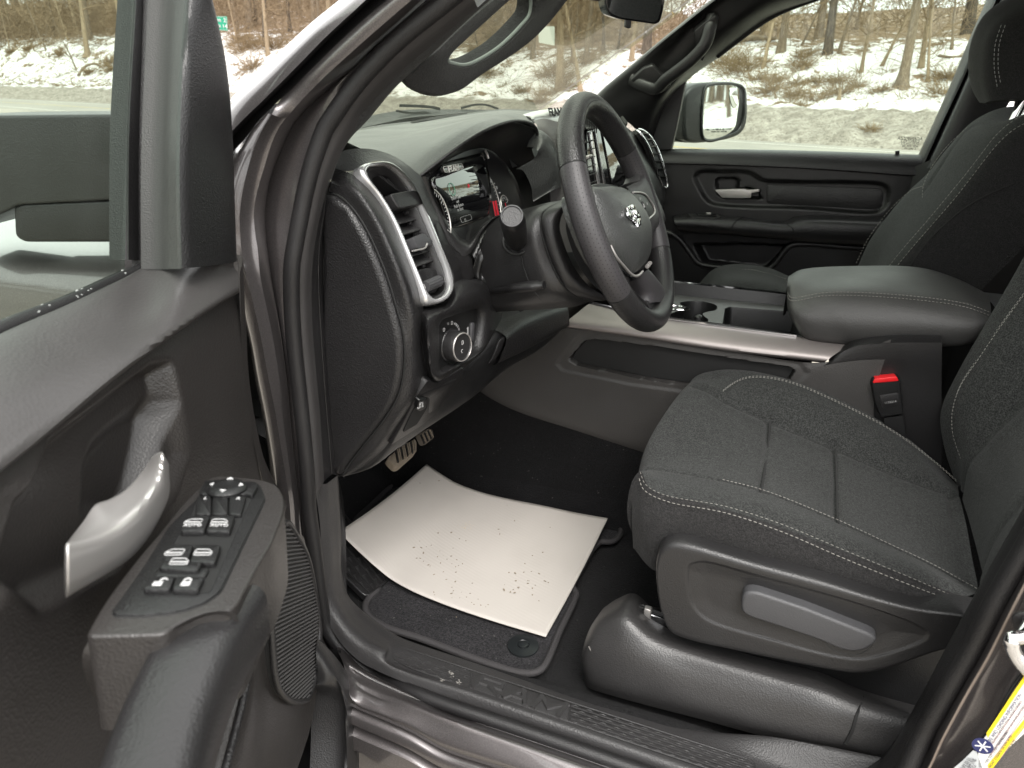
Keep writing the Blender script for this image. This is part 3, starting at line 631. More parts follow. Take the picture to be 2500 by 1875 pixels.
for a in range(4):
    d_ = (RX*cos(a*pi/2)+RY*sin(a*pi/2)); e_ = ZP[1].cross(d_); q = c0+ZP[1]*.0118+d_*.0115
    mesh('arrow_mark', [q+d_*.0032, q+e_*.0028, q-e_*.0028, q+d_*.0032-ZP[1]*.003, q+e_*.0028-ZP[1]*.003, q-e_*.0028-ZP[1]*.003], [(0, 1, 2), (0, 3, 4, 1), (1, 4, 5, 2), (2, 5, 3, 0)], white, jd, False)
key('mirror_select_key', [(1028, 268), (1108, 262), (1106, 365), (1024, 366)], .004); key('mirror_fold_key', [(1113, 262), (1196, 260), (1194, 365), (1111, 366)], .004); key('mirror_select_key', [(1201, 262), (1290, 268), (1262, 370), (1200, 366)], .004)
for s_, (u, v) in (('L', (1078, 284)), ('R', (1248, 286))): text('key_letter', s_, lp('I', [(u, v)], ZP)[0]+ZP[1]*.0064, RX, RY, .0065, white, door)
def winicon(u, v, k, par, flip=1, h=.0077):
    o_ = lp('I', [(u, v)], ZP)[0]+ZP[1]*h; w_, hh = .0085*k, .0056*k
    pts = [o_+RX*(x*w_*flip)+RY*(y*hh) for x, y in ((-1, -1), (1, -1), (1, .1), (.45, 1), (-1, 1))]
    ic = tube('window_icon', rounded(pts, .0012, 3), .00034, white, par, 40, 6, closed=True, up=ZP[1])
    tube('icon_bar', [o_-RX*w_*.9-RY*hh*.2, o_+RX*w_*.9-RY*hh*.2], .0005, white, par, 4, 6, up=ZP[1], smoothpath=False)
    return o_
for i_, (pts, u, fl_) in enumerate((([(990, 380), (1104, 378), (1072, 462), (944, 464)], 1014, -1), ([(1110, 378), (1232, 380), (1205, 466), (1078, 462)], 1152, 1))):
    kk = key('window_switch', pts, .0055); winicon(u, 414, .75, kk, fl_); text('switch_print', 'AUTO', lp('I', [(u-2, 436)], ZP)[0]+ZP[1]*.0078, RX, RY, .0052, white, kk)
for i_, (pts, u, fl_) in enumerate((([(890, 534), (1018, 532), (985, 628), (852, 626)], 917, -1), ([(1024, 532), (1160, 536), (1128, 632), (992, 628)], 1068, 1))):
    kk = key('window_switch', pts, .0055); winicon(u, 577, .75, kk, fl_)
lk = key('window_lockout_switch', [(852, 622), (1062, 632), (1040, 680), (832, 668)], .0065); winicon(945, 632, .75, lk, 1, .0087)
key('switch_filler', [(830, 640), (1100, 640), (1075, 692), (800, 690)], .003)
k1 = key('unlock_key', [(790, 694), (922, 694), (893, 765), (748, 766)], .0045); k2 = key('lock_key', [(928, 694), (1074, 696), (1040, 770), (899, 766)], .0045)
for kk, (u, v), op in ((k1, (834, 730), 1), (k2, (980, 730), 0)):
    q = lp('I', [(u, v)], ZP)[0]+ZP[1]*.0068
    box('lock_icon', q-RY*.002, RX*.0032, RY*.0026, ZP[1]*.0004, white, kk, .0006, 2)
    tube('lock_icon', [q+RX*(-.0022+op*.003)-RY*.0002, q+RX*(-.0022+op*.003)+RY*.003, q+RX*op*.003+RY*.0046, q+RX*(.0022+op*.003)+RY*.003]+([q+RX*.0022] if not op else []), .0006, white, kk, 20, 6, up=ZP[1])
# pull bar running towards the viewer
bar = off(lz('I', [(1190, 700, 1.152), (1075, 868, 1.154), (1003, 985, 1.154), (930, 1130, 1.152), (855, 1310, 1.148), (745, 1659, 1.142), (650, 2050, 1.138)]), (0, 0, -.0245))
rs = [(.0285, .006), (.0275, .016), (.0235, .0225), (.016, .0250), (0, .0262), (-.016, .0250), (-.0235, .0225), (-.0275, .016), (-.0285, .006), (-.0275, -.018), (-.02, -.030), (0, -.033), (.02, -.030), (.0275, -.018)]
pb = sweep('pull_bar', cr(bar, 20), rs, hard_l, door, 40, scale=lambda t: 1.0)
net('bar_collar', [lp('I', [(1230, 1000, -.03), (1250, 900, -.01), (1215, 845, .001), (1110, 842, .004), (990, 880, .003), (900, 935, -.001), (850, 985, -.012)], ZP), lp('I', [(1238, 1010, -.03), (1225, 905, -.012), (1200, 870, -.004), (1110, 860, -.002), (1000, 898, -.003), (905, 955, -.008), (850, 1010, -.02)], ZP)], doorp, door, 40, 5)
# pod skirt below, fades into the dark pocket
K0 = ld('I', [(480, 968, -.275), (640, 972, -.262), (800, 968, -.25), (870, 962, -.25)]); K1 = ld('I', [(435, 1050, -.280), (600, 1060, -.262), (760, 1060, -.25), (850, 1060, -.25)])
K2 = ld('I', [(450, 1190, -.290), (580, 1250, -.275), (720, 1280, -.265), (800, 1250, -.265)]); K3 = ld('I', [(520, 1340, -.31), (600, 1390, -.30), (680, 1400, -.30), (760, 1380, -.30)])
strip('pod_skirt', [K0, K1, K2, K3], doorp, 30, 24)
# inner side wall of the pod towards the cab
M0 = ld('I', [(1487, 250, -.288), (1440, 480, -.272), (1370, 620, -.262), (1300, 740, -.255), (1240, 870, -.25)]); M1 = ld('I', [(1480, 330, -.294), (1420, 580, -.281), (1340, 760, -.272), (1290, 870, -.266), (1240, 1010, -.262)])
strip('pod_side', [off(M0, -_r*.01), M0, M1, off(M1, -_r*.05)], doorp, 30, 12)
# lower panel with speaker
G0 = ld('I', [(1345, 740), (1325, 850), (1310, 1050), (1250, 1350), (1170, 1659), (1100, 1950)], -.285)
G1 = ld('I', [(1400, 560), (1385, 780), (1372, 1050), (1395, 1350), (1400, 1659), (1380, 1950)], -.288)
G2 = ld('I', [(1530, 420), (1590, 780), (1600, 1050), (1580, 1350), (1540, 1659), (1500, 1950)], -.296)
G3 = ld('I', [(1580, 470), (1650, 770), (1675, 950), (1650, 1200), (1610, 1400), (1430, 1560)], -.302)
strip('speaker_panel', [off(G0, -_r*.06), G0, G1, G2, G3, off(G3, _h*.01-_r*.08)], doorp, 70, 40)
tube('panel_piping', off(G0, _r*.002), .0045, leather, door, 70, 8)
SPK = plane3(*ld('I', [(1430, 700, -.284), (1430, 1200, -.284), (1640, 900, -.297)]))
go = [(1482, 378), (1560, 462), (1612, 575), (1650, 770), (1668, 930), (1652, 1130), (1622, 1278), (1575, 1312), (1495, 1292), (1445, 1205), (1424, 1000), (1418, 800), (1428, 620), (1452, 500)]
gout = cr(lp('I', go, SPK, .004), 60, True)
slab('speaker_grille', gout, SPK[1], .012, dark, door, front=-.001)
tube('grille_rim', gout, .0042, hard_l, door, 90, 8, closed=True, up=SPK[1])
# raised ribs and weave of the grille: real small studs
e1 = (lp('I', [(1600, 760)], SPK)[0]-lp('I', [(1450, 820)], SPK)[0]).normalized(); e2 = SPK[1].cross(e1).normalized()
gp = np.array([tuple(p) for p in gout]); ctr = Vector(gp.mean(0)); A2 = np.array([e1, e2]); pol = (gp-np.array(ctr))@A2.T
Vs, Fs = [], []; st = .0064
for i in range(-60, 61):
    for j in range(-60, 61):
        x, y = i*st+(j % 2)*st*.5, j*st*.82
        if abs(x) > .14 or abs(y) > .22: continue
        Vs.append((x, y))
Pq = np.array(Vs); ins = sdpoly(Pq, pol); Vs = []
for (x, y), s_ in zip(Pq, ins):
    if s_ < .003: continue
    q = ctr+e1*x+e2*y-SPK[1]*((ctr-gout[0]).dot(SPK[1])); k = len(Vs)
    a_, b_, h_ = st*.33, st*.25, .0026
    Vs += [q-e1*a_, q+e2*b_, q+e1*a_, q-e2*b_, q+SPK[1]*h_+e1*a_*.3, q+SPK[1]*h_-e1*a_*.3]
    Fs += [(k, k+3, k+5), (k+3, k+4, k+5), (k+3, k+2, k+4), (k+2, k+1, k+4), (k+1, k+5, k+4), (k+1, k, k+5)]
gs_ = mesh('grille_studs', Vs, Fs, plastic('grille_stud', (.060, .058, .058), .40, 900, 0), door, True, 0); gs_['kind'] = 'stuff'
# bottom map pocket
mo0 = ld('I', [(1655, 975, -.292), (1740, 1060, -.275), (1820, 1180, -.258), (1855, 1320, -.250), (1862, 1500, -.250), (1862, 1800, -.25)])
mo1 = ld('I', [(1650, 1040, -.288), (1720, 1130, -.270), (1775, 1220, -.256), (1805, 1330, -.250), (1810, 1500, -.250), (1800, 1800, -.25)])
mo2 = ld('I', [(1645, 1205, -.292), (1700, 1215, -.275), (1770, 1270, -.262), (1790, 1350, -.258), (1792, 1500, -.258), (1780, 1800, -.258)])
strip('pocket_rim', [off(mo0, -_r*.03+_h*.01), mo0, mo1, mo2, off(mo2, -_r*.05)], hard_l, 50, 26)
pk = [[DP(1.03, -.36, .80), DP(1.03, -.36, .62), DP(1.03, -.34, .42)], [DP(.5, -.38, .85), DP(.5, -.38, .62), DP(.5, -.34, .45)], [DP(-.1, -.38, .9), DP(-.1, -.38, .62), DP(-.1, -.34, .45)]]
strip('pocket_liner_or_shade', pk, smoothb, 12, 12); strip('pocket_end', [[DP(.97, -.40, .64), DP(.97, -.40, .40)], [DP(.955, -.275, .64), DP(.955, -.262, .40)]], smoothb, 6, 4); strip('pocket_floor', [[DP(1.0, -.40, .46), DP(.3, -.40, .46)], [DP(1.0, -.25, .46), DP(.3, -.25, .46)]], smoothb, 6, 4)
tube('lower_flange', ld('I', [(1860, 1420, -.249), (1866, 1560, -.249), (1866, 1800, -.249)]), .003, hard, door, 20, 8)
# door side mirror outside the glass
mc = lf('A', [(380, 1000)], .98)[0]
mh0 = rounded(lf('A', [(-500, 735), (760, 722), (830, 740), (822, 1255), (790, 1262), (110, 1298), (60, 1330), (-500, 1560)], .98), .03, 4)
mm = slab('mirror_housing', mh0, -_h, .16, hard_l, door, .03, 6); mm['label'] = 'black housing of the door mirror beyond the glass'
slab('mirror_arm', rounded(lf('A', [(80, 1300), (140, 1285), (850, 1258), (850, 1535), (150, 1535), (90, 1500)], .985), .01, 4), -_h, .10, hard, door, .012, 4)
tube('mirror_gasket', lf('A', [(800, 760), (768, 800), (762, 950), (775, 1120), (795, 1250)], .955), .006, dark, door, 30, 8)
# ================================================================== dashboard
dash = thing('dashboard', Vector((-.7, 1.66, .95)), 'black dashboard with chrome-ringed vents, instrument cluster and light switches', 'dashboard')
def sy(*segs):
    """points with their own y: (tag, [(u, v, y), ...])"""
    return [aty(t, *p) for t, pts in segs for p in pts]
# end panel
ep = sy(('E', [(348, 600, .905), (470, 645, .903), (560, 735, .90), (660, 885, .90), (760, 1095, .90), (850, 1325, .90), (920, 1560, .90)]),
        ('J', [(775, 450, .90), (792, 590, .90), (780, 780, .90), (740, 920, .90), (640, 1080, .90), (520, 1230, .90), (420, 1360, .90), (365, 1440, .90), (330, 1390, .905), (300, 1150, .905), (280, 900, .905), (255, 500, .905), (262, 100, .905)]))
epc = cr(ep, 70, True)
slab('end_panel', epc, (0, -1, 0), .05, leather, dash, .026, 9, front=.010)
tube('end_panel_gap', [p+Vector((.002, -.001, 0)) for p in cr(ep, 90, True)], .0016, dark, dash, 120, 6, closed=True, up=(0, -1, 0))
# wrap trim between end panel and vent
Tin = sy(('E', [(352, 575, .905), (470, 625, .902), (565, 720, .90), (668, 875, .90), (768, 1090, .90), (858, 1320, .90), (930, 1560, .90)]), ('J', [(782, 450, .90), (800, 590, .90), (788, 785, .90), (748, 928, .90), (646, 1090, .90), (526, 1240, .90), (425, 1370, .90), (372, 1446, .90)]))
Tm = sy(('E', [(385, 450, .915), (500, 520, .905), (610, 600, .90), (720, 750, .90), (830, 960, .90), (940, 1230, .90), (1030, 1490, .905)]), ('J', [(860, 400, .91), (868, 560, .915), (862, 790, .915), (822, 935, .912), (715, 1090, .91), (600, 1245, .905), (460, 1375, .902), (376, 1447, .90)]))
Tout = sy(('E', [(412, 385, .93), (530, 425, .925), (630, 485, .935), (745, 620, .945), (872, 820, .95), (995, 1090, .955), (1115, 1400, .96)]), ('J', [(925, 340, .965), (915, 560, .965), (945, 780, .965), (900, 890, .96), (770, 1120, .95), (650, 1285, .935), (500, 1390, .915), (385, 1449, .905)]))
net('wrap_trim', [Tin, Tm, Tout], leather, dash, 100, 26)
# vent plane and its parts
VP = plane3(aty('E', 640, 380, .945), aty('E', 1180, 1500, .965), aty('E', 1250, 1000, 1.055))
vo = [(612, 395), (640, 352), (720, 335), (810, 328), (890, 345), (1000, 430), (1100, 575), (1200, 800), (1300, 1050), (1388, 1280), (1396, 1400), (1345, 1490), (1225, 1530), (1172, 1510), (1120, 1385), (1000, 1090), (880, 815), (760, 615), (650, 480)]
vi = [(682, 430), (700, 400), (760, 385), (830, 378), (870, 395), (960, 480), (1040, 600), (1150, 840), (1240, 1060), (1330, 1300), (1335, 1390), (1300, 1440), (1225, 1470), (1195, 1455), (1150, 1360), (1030, 1080), (915, 810), (810, 630), (715, 500)]
vc = [(720, 480), (745, 450), (800, 442), (840, 445), (880, 470), (940, 540), (1000, 640), (1090, 860), (1180, 1070), (1270, 1300), (1305, 1390), (1280, 1430), (1220, 1455), (1195, 1440), (1150, 1345), (1040, 1090), (930, 815), (830, 640), (740, 520)]
a, b, c_ = [cr(lp('E', q, VP, o_), 80, True) for q, o_ in ((vo, .004), (vi, .004), (vc, -.006))]
def ringnet(name, rings, mat, parent, nv=None):
    n = len(rings[0]); rr = rings
    if nv: cols = [cr([r[j] for r in rings], nv) for j in range(n)]; rr = [[cols[j][i] for j in range(n)] for i in range(nv)]
    o = mesh(name, [p for r in rr for p in r], gridfaces(len(rr), n, True), mat, parent, True, 40)
    me = o.data; s = sum(p.normal.dot(CAM_LOC-p.center)*p.area for p in me.polygons)
    if s < 0: me.flip_normals()
    return o
nV = VP[1]
a2 = [p.lerp(q, .18) for p, q in zip(a, b)]; ab = [p.lerp(q, .62) for p, q in zip(a, b)]
ringnet('vent_chrome_ring', [[p-nV*.012 for p in a], a, [p+nV*.0045 for p in a2], [p+nV*.0035 for p in ab], [p-nV*.004 for p in ab]], simple('vent_chrome', (.80, .80, .81), .20, .72), dash, 16)
ringnet('vent_inner_bezel', [[p-nV*.003 for p in ab], [p-nV*.001 for p in b], c_, [p-nV*.04 for p in c_]], hard_l, dash)
slab('vent_cavity', [p-nV*.038 for p in cr(lp('E', vc, VP, 0), 40, True)], nV, .004, dark, dash)
slab('vent_bridge', rounded(lp('E', [(828, 618), (1010, 585), (1085, 590), (1132, 640), (1132, 682), (1105, 705), (905, 745)], VP), .006, 3), nV, .030, hard_l, dash, .006, 4, front=.010)
vy = Vector((0, 1, 0))
def slat(u0, v0, u1, v1, dep=.026):
    p, q = lp('E', [(u0, v0), (u1, v1)], VP, -.003); d = (-nV*.8+Vector((0, 0, .62))).normalized()*dep; t = (q-p).cross(d).normalized()*.0011
    box('vent_slat', (p+q)/2+d/2, (q-p)/2, d/2, t, hard_l, dash, .0008, 2)
for k, (l, r) in enumerate((((940, 812), (1118, 770)), ((958, 852), (1138, 806)), ((992, 945), (1172, 890)), ((1028, 1035), (1206, 980)), ((1062, 1128), (1240, 1072)), ((1095, 1215), (1275, 1152)))):
    if k: slat(*l, *r)
for k, (u, v) in enumerate(((1010, 762), (1040, 850), (1085, 940), (1150, 1212))): box('slat_clip', lp('E', [(u, v)], VP, -.008)[0], vy*.0035, Vector((0, 0, .002)), nV*.003, hard_l, dash, .0006, 2)
kn = slab('vent_knob', rounded(lp('E', [(1012, 985), (1100, 950), (1185, 1015), (1172, 1050), (1060, 1082), (1045, 1062)], VP), .003, 3), nV, .022, grayp, dash, .002, 2, front=.012); tube('knob_edge', lp('E', [(1060, 1082, .0125), (1172, 1050, .0125), (1185, 1018, .0125)], VP), .0014, silver, dash, 12, 6)
for k in range(3): box('upper_vane', lp('E', [(790+40*k, 520+22*k)], VP, -.018)[0], (lp('E', [(905+30*k, 610)], VP)[0]-lp('E', [(730+40*k, 470)], VP)[0])*.48, nV*.012, Vector((0, 0, .0006)), hard_l, dash, 0)
slab('vent_foot_panel', rounded(lp('E', [(1110, 1238), (1200, 1215), (1290, 1222), (1315, 1260), (1318, 1370), (1280, 1420), (1215, 1445), (1190, 1430)], VP), .005, 3), nV, .006, hard, dash, .002, 2, front=-.004)
tw0, tw1 = lp('E', [(1158, 1388), (1276, 1336)], VP, .0)
tw = sweep('vent_thumbwheel', [tw0, tw1], [((.0085+(.0007 if k % 2 else 0))*cos(2*pi*k/28), (.0105+(.0007 if k % 2 else 0))*sin(2*pi*k/28)) for k in range(28)], grayp, dash, 6, up=nV, smoothpath=False, sharp=20)
vr = (lp('E', [(1276, 1336)], VP)[0]-lp('E', [(1158, 1388)], VP)[0]).normalized()
for k in range(3):
    q = lp('E', [(1276+10*k, 1328)], VP, .0035)[0]; tube('airflow_icon', [q-vr.cross(nV)*.004, q+vr*.0012, q+vr.cross(nV)*.004], .0004, white, dash, 8, 5, up=nV)
q = lp('E', [(1158, 1382)], VP, .0035)[0]; tube('closed_icon', [q+vr*.002+vr.cross(nV)*.003, q+vr*.002-vr.cross(nV)*.003, q-vr*.002-vr.cross(nV)*.003, q-vr*.002+vr.cross(nV)*.003], .0004, white, dash, 20, 5, closed=True, up=nV)
# end cap above / right of the vent
e0 = sy(('E', [(330, 260, .93), (640, 215, .97), (830, 250, 1.0), (970, 320, 1.03), (1075, 400, 1.05), (1150, 470, 1.065), (1215, 620, 1.08), (1290, 790, 1.09), (1300, 835, 1.09)]))
e1 = sy(('E', [(330, 340, .925), (600, 285, .955), (800, 280, .985), (945, 345, 1.01), (1055, 460, 1.03), (1130, 570, 1.045), (1200, 710, 1.06), (1265, 815, 1.075), (1282, 850, 1.08)]))
e2 = sy(('E', [(330, 410, .928), (600, 395, .938), (700, 335, .955), (860, 330, .985), (1000, 425, 1.015), (1100, 570, 1.035), (1160, 700, 1.045), (1215, 825, 1.055), (1232, 870, 1.06)]))
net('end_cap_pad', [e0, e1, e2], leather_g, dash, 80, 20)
# top pad from the windscreen to the hood lip
t0 = lx('B', [(560, 950, -.86), (800, 860, -.93), (1050, 800, -.95), (1330, 764, -.95), (1659, 716, -.95)]) + lx('C', [(620, 690, -.93), (820, 700, -.86)])
t1 = lx('s', [(800, 385, -.70), (870, 352, -.73), (985, 330, -.73), (1090, 305, -.70), (1190, 283, -.66), (1262, 279, -.62), (1308, 300, -.56)])
t2 = lx('s', [(826, 385, -.66), (890, 380, -.655), (985, 372, -.63), (1080, 335, -.59), (1180, 296, -.55), (1262, 288, -.535), (1309, 306, -.51)])
t3 = lx('C', [(-300, 925, -.62), (-210, 955, -.605), (-60, 1035, -.58)]) + lx('C', [(180, 930, -.53), (420, 790, -.50), (640, 735, -.49), (803, 800, -.485)])
t4 = lx('C', [(-330, 930, -.62), (-200, 990, -.60), (40, 1110, -.563), (260, 965, -.528), (450, 838, -.505), (640, 778, -.49), (802, 818, -.483)])
T1_, T4_ = cr(t1, 40), cr(t4, 40)
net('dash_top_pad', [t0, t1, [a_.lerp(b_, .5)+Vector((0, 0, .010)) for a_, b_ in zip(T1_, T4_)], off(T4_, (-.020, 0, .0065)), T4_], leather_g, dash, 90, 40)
lip = lx('C', [(60, 1118, -.560), (255, 968, -.526), (445, 842, -.502), (600, 778, -.492), (700, 765, -.488), (780, 790, -.484), (806, 830, -.482), (800, 880, -.49), (772, 935, -.50)])
tube('hood_lip', lip, .0032, hard, dash, 70, 10)
# hood underside and cluster surround
CP = plane3(aty('E', 1420, 910, 1.115), aty('E', 1200, 480, 1.075), aty('E', 1700, 440, 1.31))
hu = lp('C', [(120, 1125), (235, 1020), (400, 945), (495, 945), (560, 985), (640, 1080), (690, 1180), (712, 1300), (712, 1420)], CP, -.004)
lp2 = lx('C', [(66, 1122, -.561), (258, 974, -.528), (448, 848, -.504), (600, 784, -.494), (710, 775, -.490), (790, 810, -.487), (800, 880, -.49), (775, 935, -.50), (800, 1010, -.505), (845, 1100, -.51), (870, 1200, -.512), (885, 1300, -.512)])
net('hood_lining', [cr(lp2, 40), cr(hu, 40)], smoothb, dash, 40, 8)
# bezel frame at left and below the cluster
bo = [(1142, 452), (1200, 630), (1290, 840), (1362, 1005), (1440, 1095), (1500, 1125), (1560, 1085), (1622, 965), (1705, 835), (1850, 775)]
bi = [(1192, 462), (1255, 640), (1355, 838), (1418, 938), (1470, 1005), (1530, 1024), (1592, 962), (1652, 872), (1752, 800), (1860, 760)]
BO = [aty('E', u, v, y) for (u, v), y in zip(bo, (1.062, 1.075, 1.085, 1.09, 1.10, 1.11, 1.125, 1.15, 1.18, 1.24))]
BI = [aty('E', u, v, y) for (u, v), y in zip(bi, (1.072, 1.088, 1.10, 1.108, 1.115, 1.125, 1.14, 1.165, 1.195, 1.25))]
bz2 = lp('E', [(1200, 470), (1262, 640), (1362, 835), (1425, 925), (1475, 975), (1530, 985), (1590, 930), (1650, 850), (1750, 790), (1860, 750)], CP, -.004)
net('cluster_bezel', [BO, [p.lerp(q, .55)+Vector((.002, -.002, .001)) for p, q in zip(BO, BI)], BI, bz2], hard_l, dash, 70, 18)
# cluster face, display, dials
cf = lp('C', [(100, 1130), (300, 960), (500, 925), (640, 1030), (720, 1180), (720, 1430), (600, 1420), (480, 1480), (330, 1560), (250, 1440)], CP, -.006)
face = slab('cluster_face', cf, CP[1], .004, plastic('cluster_black', (.012, .012, .013), .35, 900, .05), dash); face['label'] = 'dark instrument face with dials and message display'
cx = (lp('E', [(1480, 800)], CP)[0]-lp('E', [(1440, 805)], CP)[0]); CXr = Vector((0, 1, 0)); CXr = (CXr-CP[1]*CXr.dot(CP[1])).normalized(); CXu = CP[1].cross(CXr)
if CXu.z < 0: CXu = -CXu
def ct(s, u, v, size, mat=white, t='E', **k): return text('cluster_text', s, lp(t, [(u, v)], CP, .0005)[0], CXr, CXu, size, mat, face, .0002, **k)
TILT = 9.0
scr = lp('E', [(1215, 500), (1330, 332), (1680, 240), (1705, 445), (1760, 785), (1425, 905)], CP, -.003)
_ax = CXr; _mid = sum(scr, Vector())/len(scr); _rot = Matrix.Rotation(radians(TILT), 3, _ax)
scr2 = [_mid+_rot @ (p-_mid)+CP[1]*.004 for p in scr]; DPL = (_mid+CP[1]*.004, _rot @ CP[1])
# the display lens bulges: its top leans back, its foot leans down
def lens(name, mat):
    R4 = [lp('E', q, CP, .004) for q in ([(1330, 332), (1500, 287), (1680, 240)], [(1262, 432), (1470, 370), (1695, 345)], [(1215, 500), (1450, 470), (1705, 445)], [(1290, 640), (1500, 600), (1722, 555)], [(1350, 765), (1540, 715), (1742, 670)], [(1425, 905), (1590, 845), (1760, 785)])]
    Rr = [cr([r[j] for r in R4], 16) for j in range(3)]; rows_ = [cr([Rr[j][i] for j in range(3)], 20) for i in range(16)]
    V_ = []; hgt_ = (rows_[0][10]-rows_[15][10]).length
    for i in range(16):
        t_ = i/15; a0_, a1_ = radians(-13), radians(8); d_ = -hgt_*(a0_*t_+(a1_-a0_)*t_*t_/2)+hgt_*(a0_+(a1_-a0_)/2)*t_*.9
        V_ += [p-CP[1]*(d_*1.0)*0+CP[1]*(-.020*(2*t_-1)**2*.5-.003*((j-9.5)/9.5)**2+.004+.052*hgt_*(.5-t_)) for j, p in enumerate(rows_[i])]
    o = mesh(name, V_, gridfaces(16, 20), mat, dash, True, 80)
    if sum(p.normal.dot(CP[1])*p.area for p in o.data.polygons) < 0: o.data.flip_normals()
    m_ = o.modifiers.new('t', 'SOLIDIFY'); m_.thickness = .002; m_.offset = -1
    return o
dsp = lens('message_display', simple('display_glass', (.004, .004, .005), .03, 0, .9, .6)); dsp['label'] = 'glossy message display between the dials'
def ct2(s, u, v, size, mat=whited): return text('display_text', s, lp('E', [(u, v)], CP, .0078)[0], CXr, CXu, size, mat, dsp, .0002)
for s_, u, v in (('Driver Seat', 1428, 632), ('and', 1442, 662), ('Push Button', 1452, 697), ('to Start', 1465, 728)): ct2(s_, u, v, .0075)
ct2('13', 1506, 820, .007); tube('display_frame', rounded(lp('E', [(1462, 800), (1552, 772), (1562, 812), (1478, 842)], CP, .0065), .002, 3), .0003, whited, dsp, 30, 5, closed=True, up=CP[1])
ring_c = lp('E', [(1395, 560)], CP, .0085)[0]
tube('display_ring', [ring_c+(CXr*cos(t_)+CXu*sin(t_))*.010 for t_ in [k*pi/10 for k in range(20)]], .0005, simple('display_green', (.05, .28, .18), .5), dsp, 30, 5, closed=True, up=CP[1])
def dial(c, r, a0, a1, n, big, par, ring=True):
    for k in range(n):
        t_ = a0+(a1-a0)*k/(n-1); d_ = CXr*cos(t_)+CXu*sin(t_); L_ = .007 if k % big == 0 else .004
        box('dial_tick', c+d_*(r-L_/2), d_*L_/2, d_.cross(CP[1])*.00045, CP[1]*.0002, white, par, 0)
    if ring: tube('dial_ring', [c+(CXr*cos(t_)+CXu*sin(t_))*(r+.003) for t_ in [a0+(a1-a0)*k/30 for k in range(31)]], .0011, silver, par, 50, 6, up=CP[1])
dc = lp('C', [(480, 1290)], CP, .0)[0]
rad = (lp('C', [(575, 1190)], CP)[0]-dc).length
dial(dc, .062, radians(-35), radians(100), 22, 4, face)
ct('100', 515, 1148, .0085, t='C'); ct('120', 548, 1190, .0085, t='C'); ct('MPH', 570, 1220, .004, t='C'); ct('80', 478, 1108, .0085, t='C'); ct('110', 537, 1162, .004, t='C')
dl = lp('E', [(1255, 800)], CP, .009)[0]; dial(dl, .044, radians(-40), radians(60), 14, 3, dsp)
sd_ = lp('C', [(606, 1300)], CP, .001)[0]; dial(sd_, .0165, radians(20), radians(200), 9, 4, face); box('dial_needle', sd_+CXr*.002-CXu*.004, CXu*.009, CXr*.0007, CP[1]*.0004, redn, face, 0)
for q4 in ([(526, 1274), (533, 1272), (551, 1364), (544, 1366)], [(540, 1271), (550, 1268), (568, 1361), (558, 1364)]): slab('dial_needle', lp('C', q4, CP, .0006), CP[1], .0008, redn, face)
slab('dial_needle', lp('C', [(370, 1165), (378, 1165), (380, 1185), (372, 1188)], CP, .0085), CP[1], .0006, redn, dsp)
bd_ = slab('badge', rounded(lp('E', [(1318, 372), (1478, 345), (1492, 385), (1335, 418)], CP, .013), .002, 3), CP[1], .006, gloss, dash, .001, 2)
tube('badge_frame', rounded(lp('E', [(1318, 372), (1478, 345), (1492, 385), (1335, 418)], CP, .0135), .002, 3), .0006, silver, bd_, 60, 6, closed=True, up=CP[1])
ramtext('badge_text', lp('E', [(1405, 382)], CP, .0132)[0], (lp('E', [(1478, 362)], CP)[0]-lp('E', [(1330, 395)], CP)[0]), CXu, .036, .0085, .0024, .0012, silver, bd_)
tube('cluster_pin', lp('E', [(1675, 232), (1690, 262), (1702, 300)], CP, .003), .0025, silver, dash, 12, 8)

# panel right of the vent, below the bezel
q0 = sy(('E', [(1235, 860, 1.058), (1300, 1040, 1.06), (1390, 1270, 1.065), (1400, 1385, 1.065)])); q1 = sy(('E', [(1295, 850, 1.085), (1365, 1010, 1.09), (1470, 1180, 1.10), (1490, 1360, 1.10)])); q2 = sy(('E', [(1330, 920, 1.09), (1440, 1095, 1.10), (1550, 1130, 1.125), (1580, 1300, 1.13)]))
net('lower_bezel', [off(q0, (-.02, .01, 0)), q0, q1, q2, off(q2, (-.03, .02, 0))], hard, dash, 30, 20)
# switch bolster ring
SP = plane3(aty('J', 1030, 430, .985), aty('J', 1305, 345, 1.125), aty('J', 1040, 720, .985))
so_ = [(915, 345), (1000, 305), (1090, 275), (1135, 160), (1270, 118), (1395, 165), (1442, 270), (1438, 400), (1400, 490), (1340, 565), (1200, 705), (1100, 765), (1010, 810), (968, 790), (938, 700), (918, 520), (908, 420)]
sm_ = [(955, 395), (1030, 345), (1110, 310), (1190, 260), (1290, 240), (1360, 275), (1372, 360), (1362, 450), (1335, 540), (1290, 610), (1180, 685), (1085, 740), (1015, 775), (985, 755), (968, 690), (955, 530), (948, 450)]
si_ = [(1028, 430), (1050, 392), (1110, 366), (1190, 338), (1255, 318), (1298, 320), (1312, 368), (1302, 470), (1285, 545), (1258, 605), (1170, 660), (1100, 702), (1055, 728), (1034, 715), (1029, 660), (1028, 560), (1027, 480)]
ro = [onplane('J', u, v, SP[0]+SP[1]*-.012, SP[1]) for u, v in so_]; rm = [onplane('J', u, v, SP[0]+SP[1]*.010, SP[1]) for u, v in sm_]; ri = [onplane('J', u, v, SP[0]+SP[1]*.001, SP[1]) for u, v in si_]
ringnet('switch_bolster', [[p-SP[1]*.03 for p in cr(ro, 80, True)], cr(ro, 80, True), cr(rm, 80, True), cr(ri, 80, True), [p-SP[1]*.012 for p in cr(ri, 80, True)]], leather, dash, 26)
slab('switch_plate', cr([p-SP[1]*.008 for p in ri], 60, True), SP[1], .004, smoothb, dash)
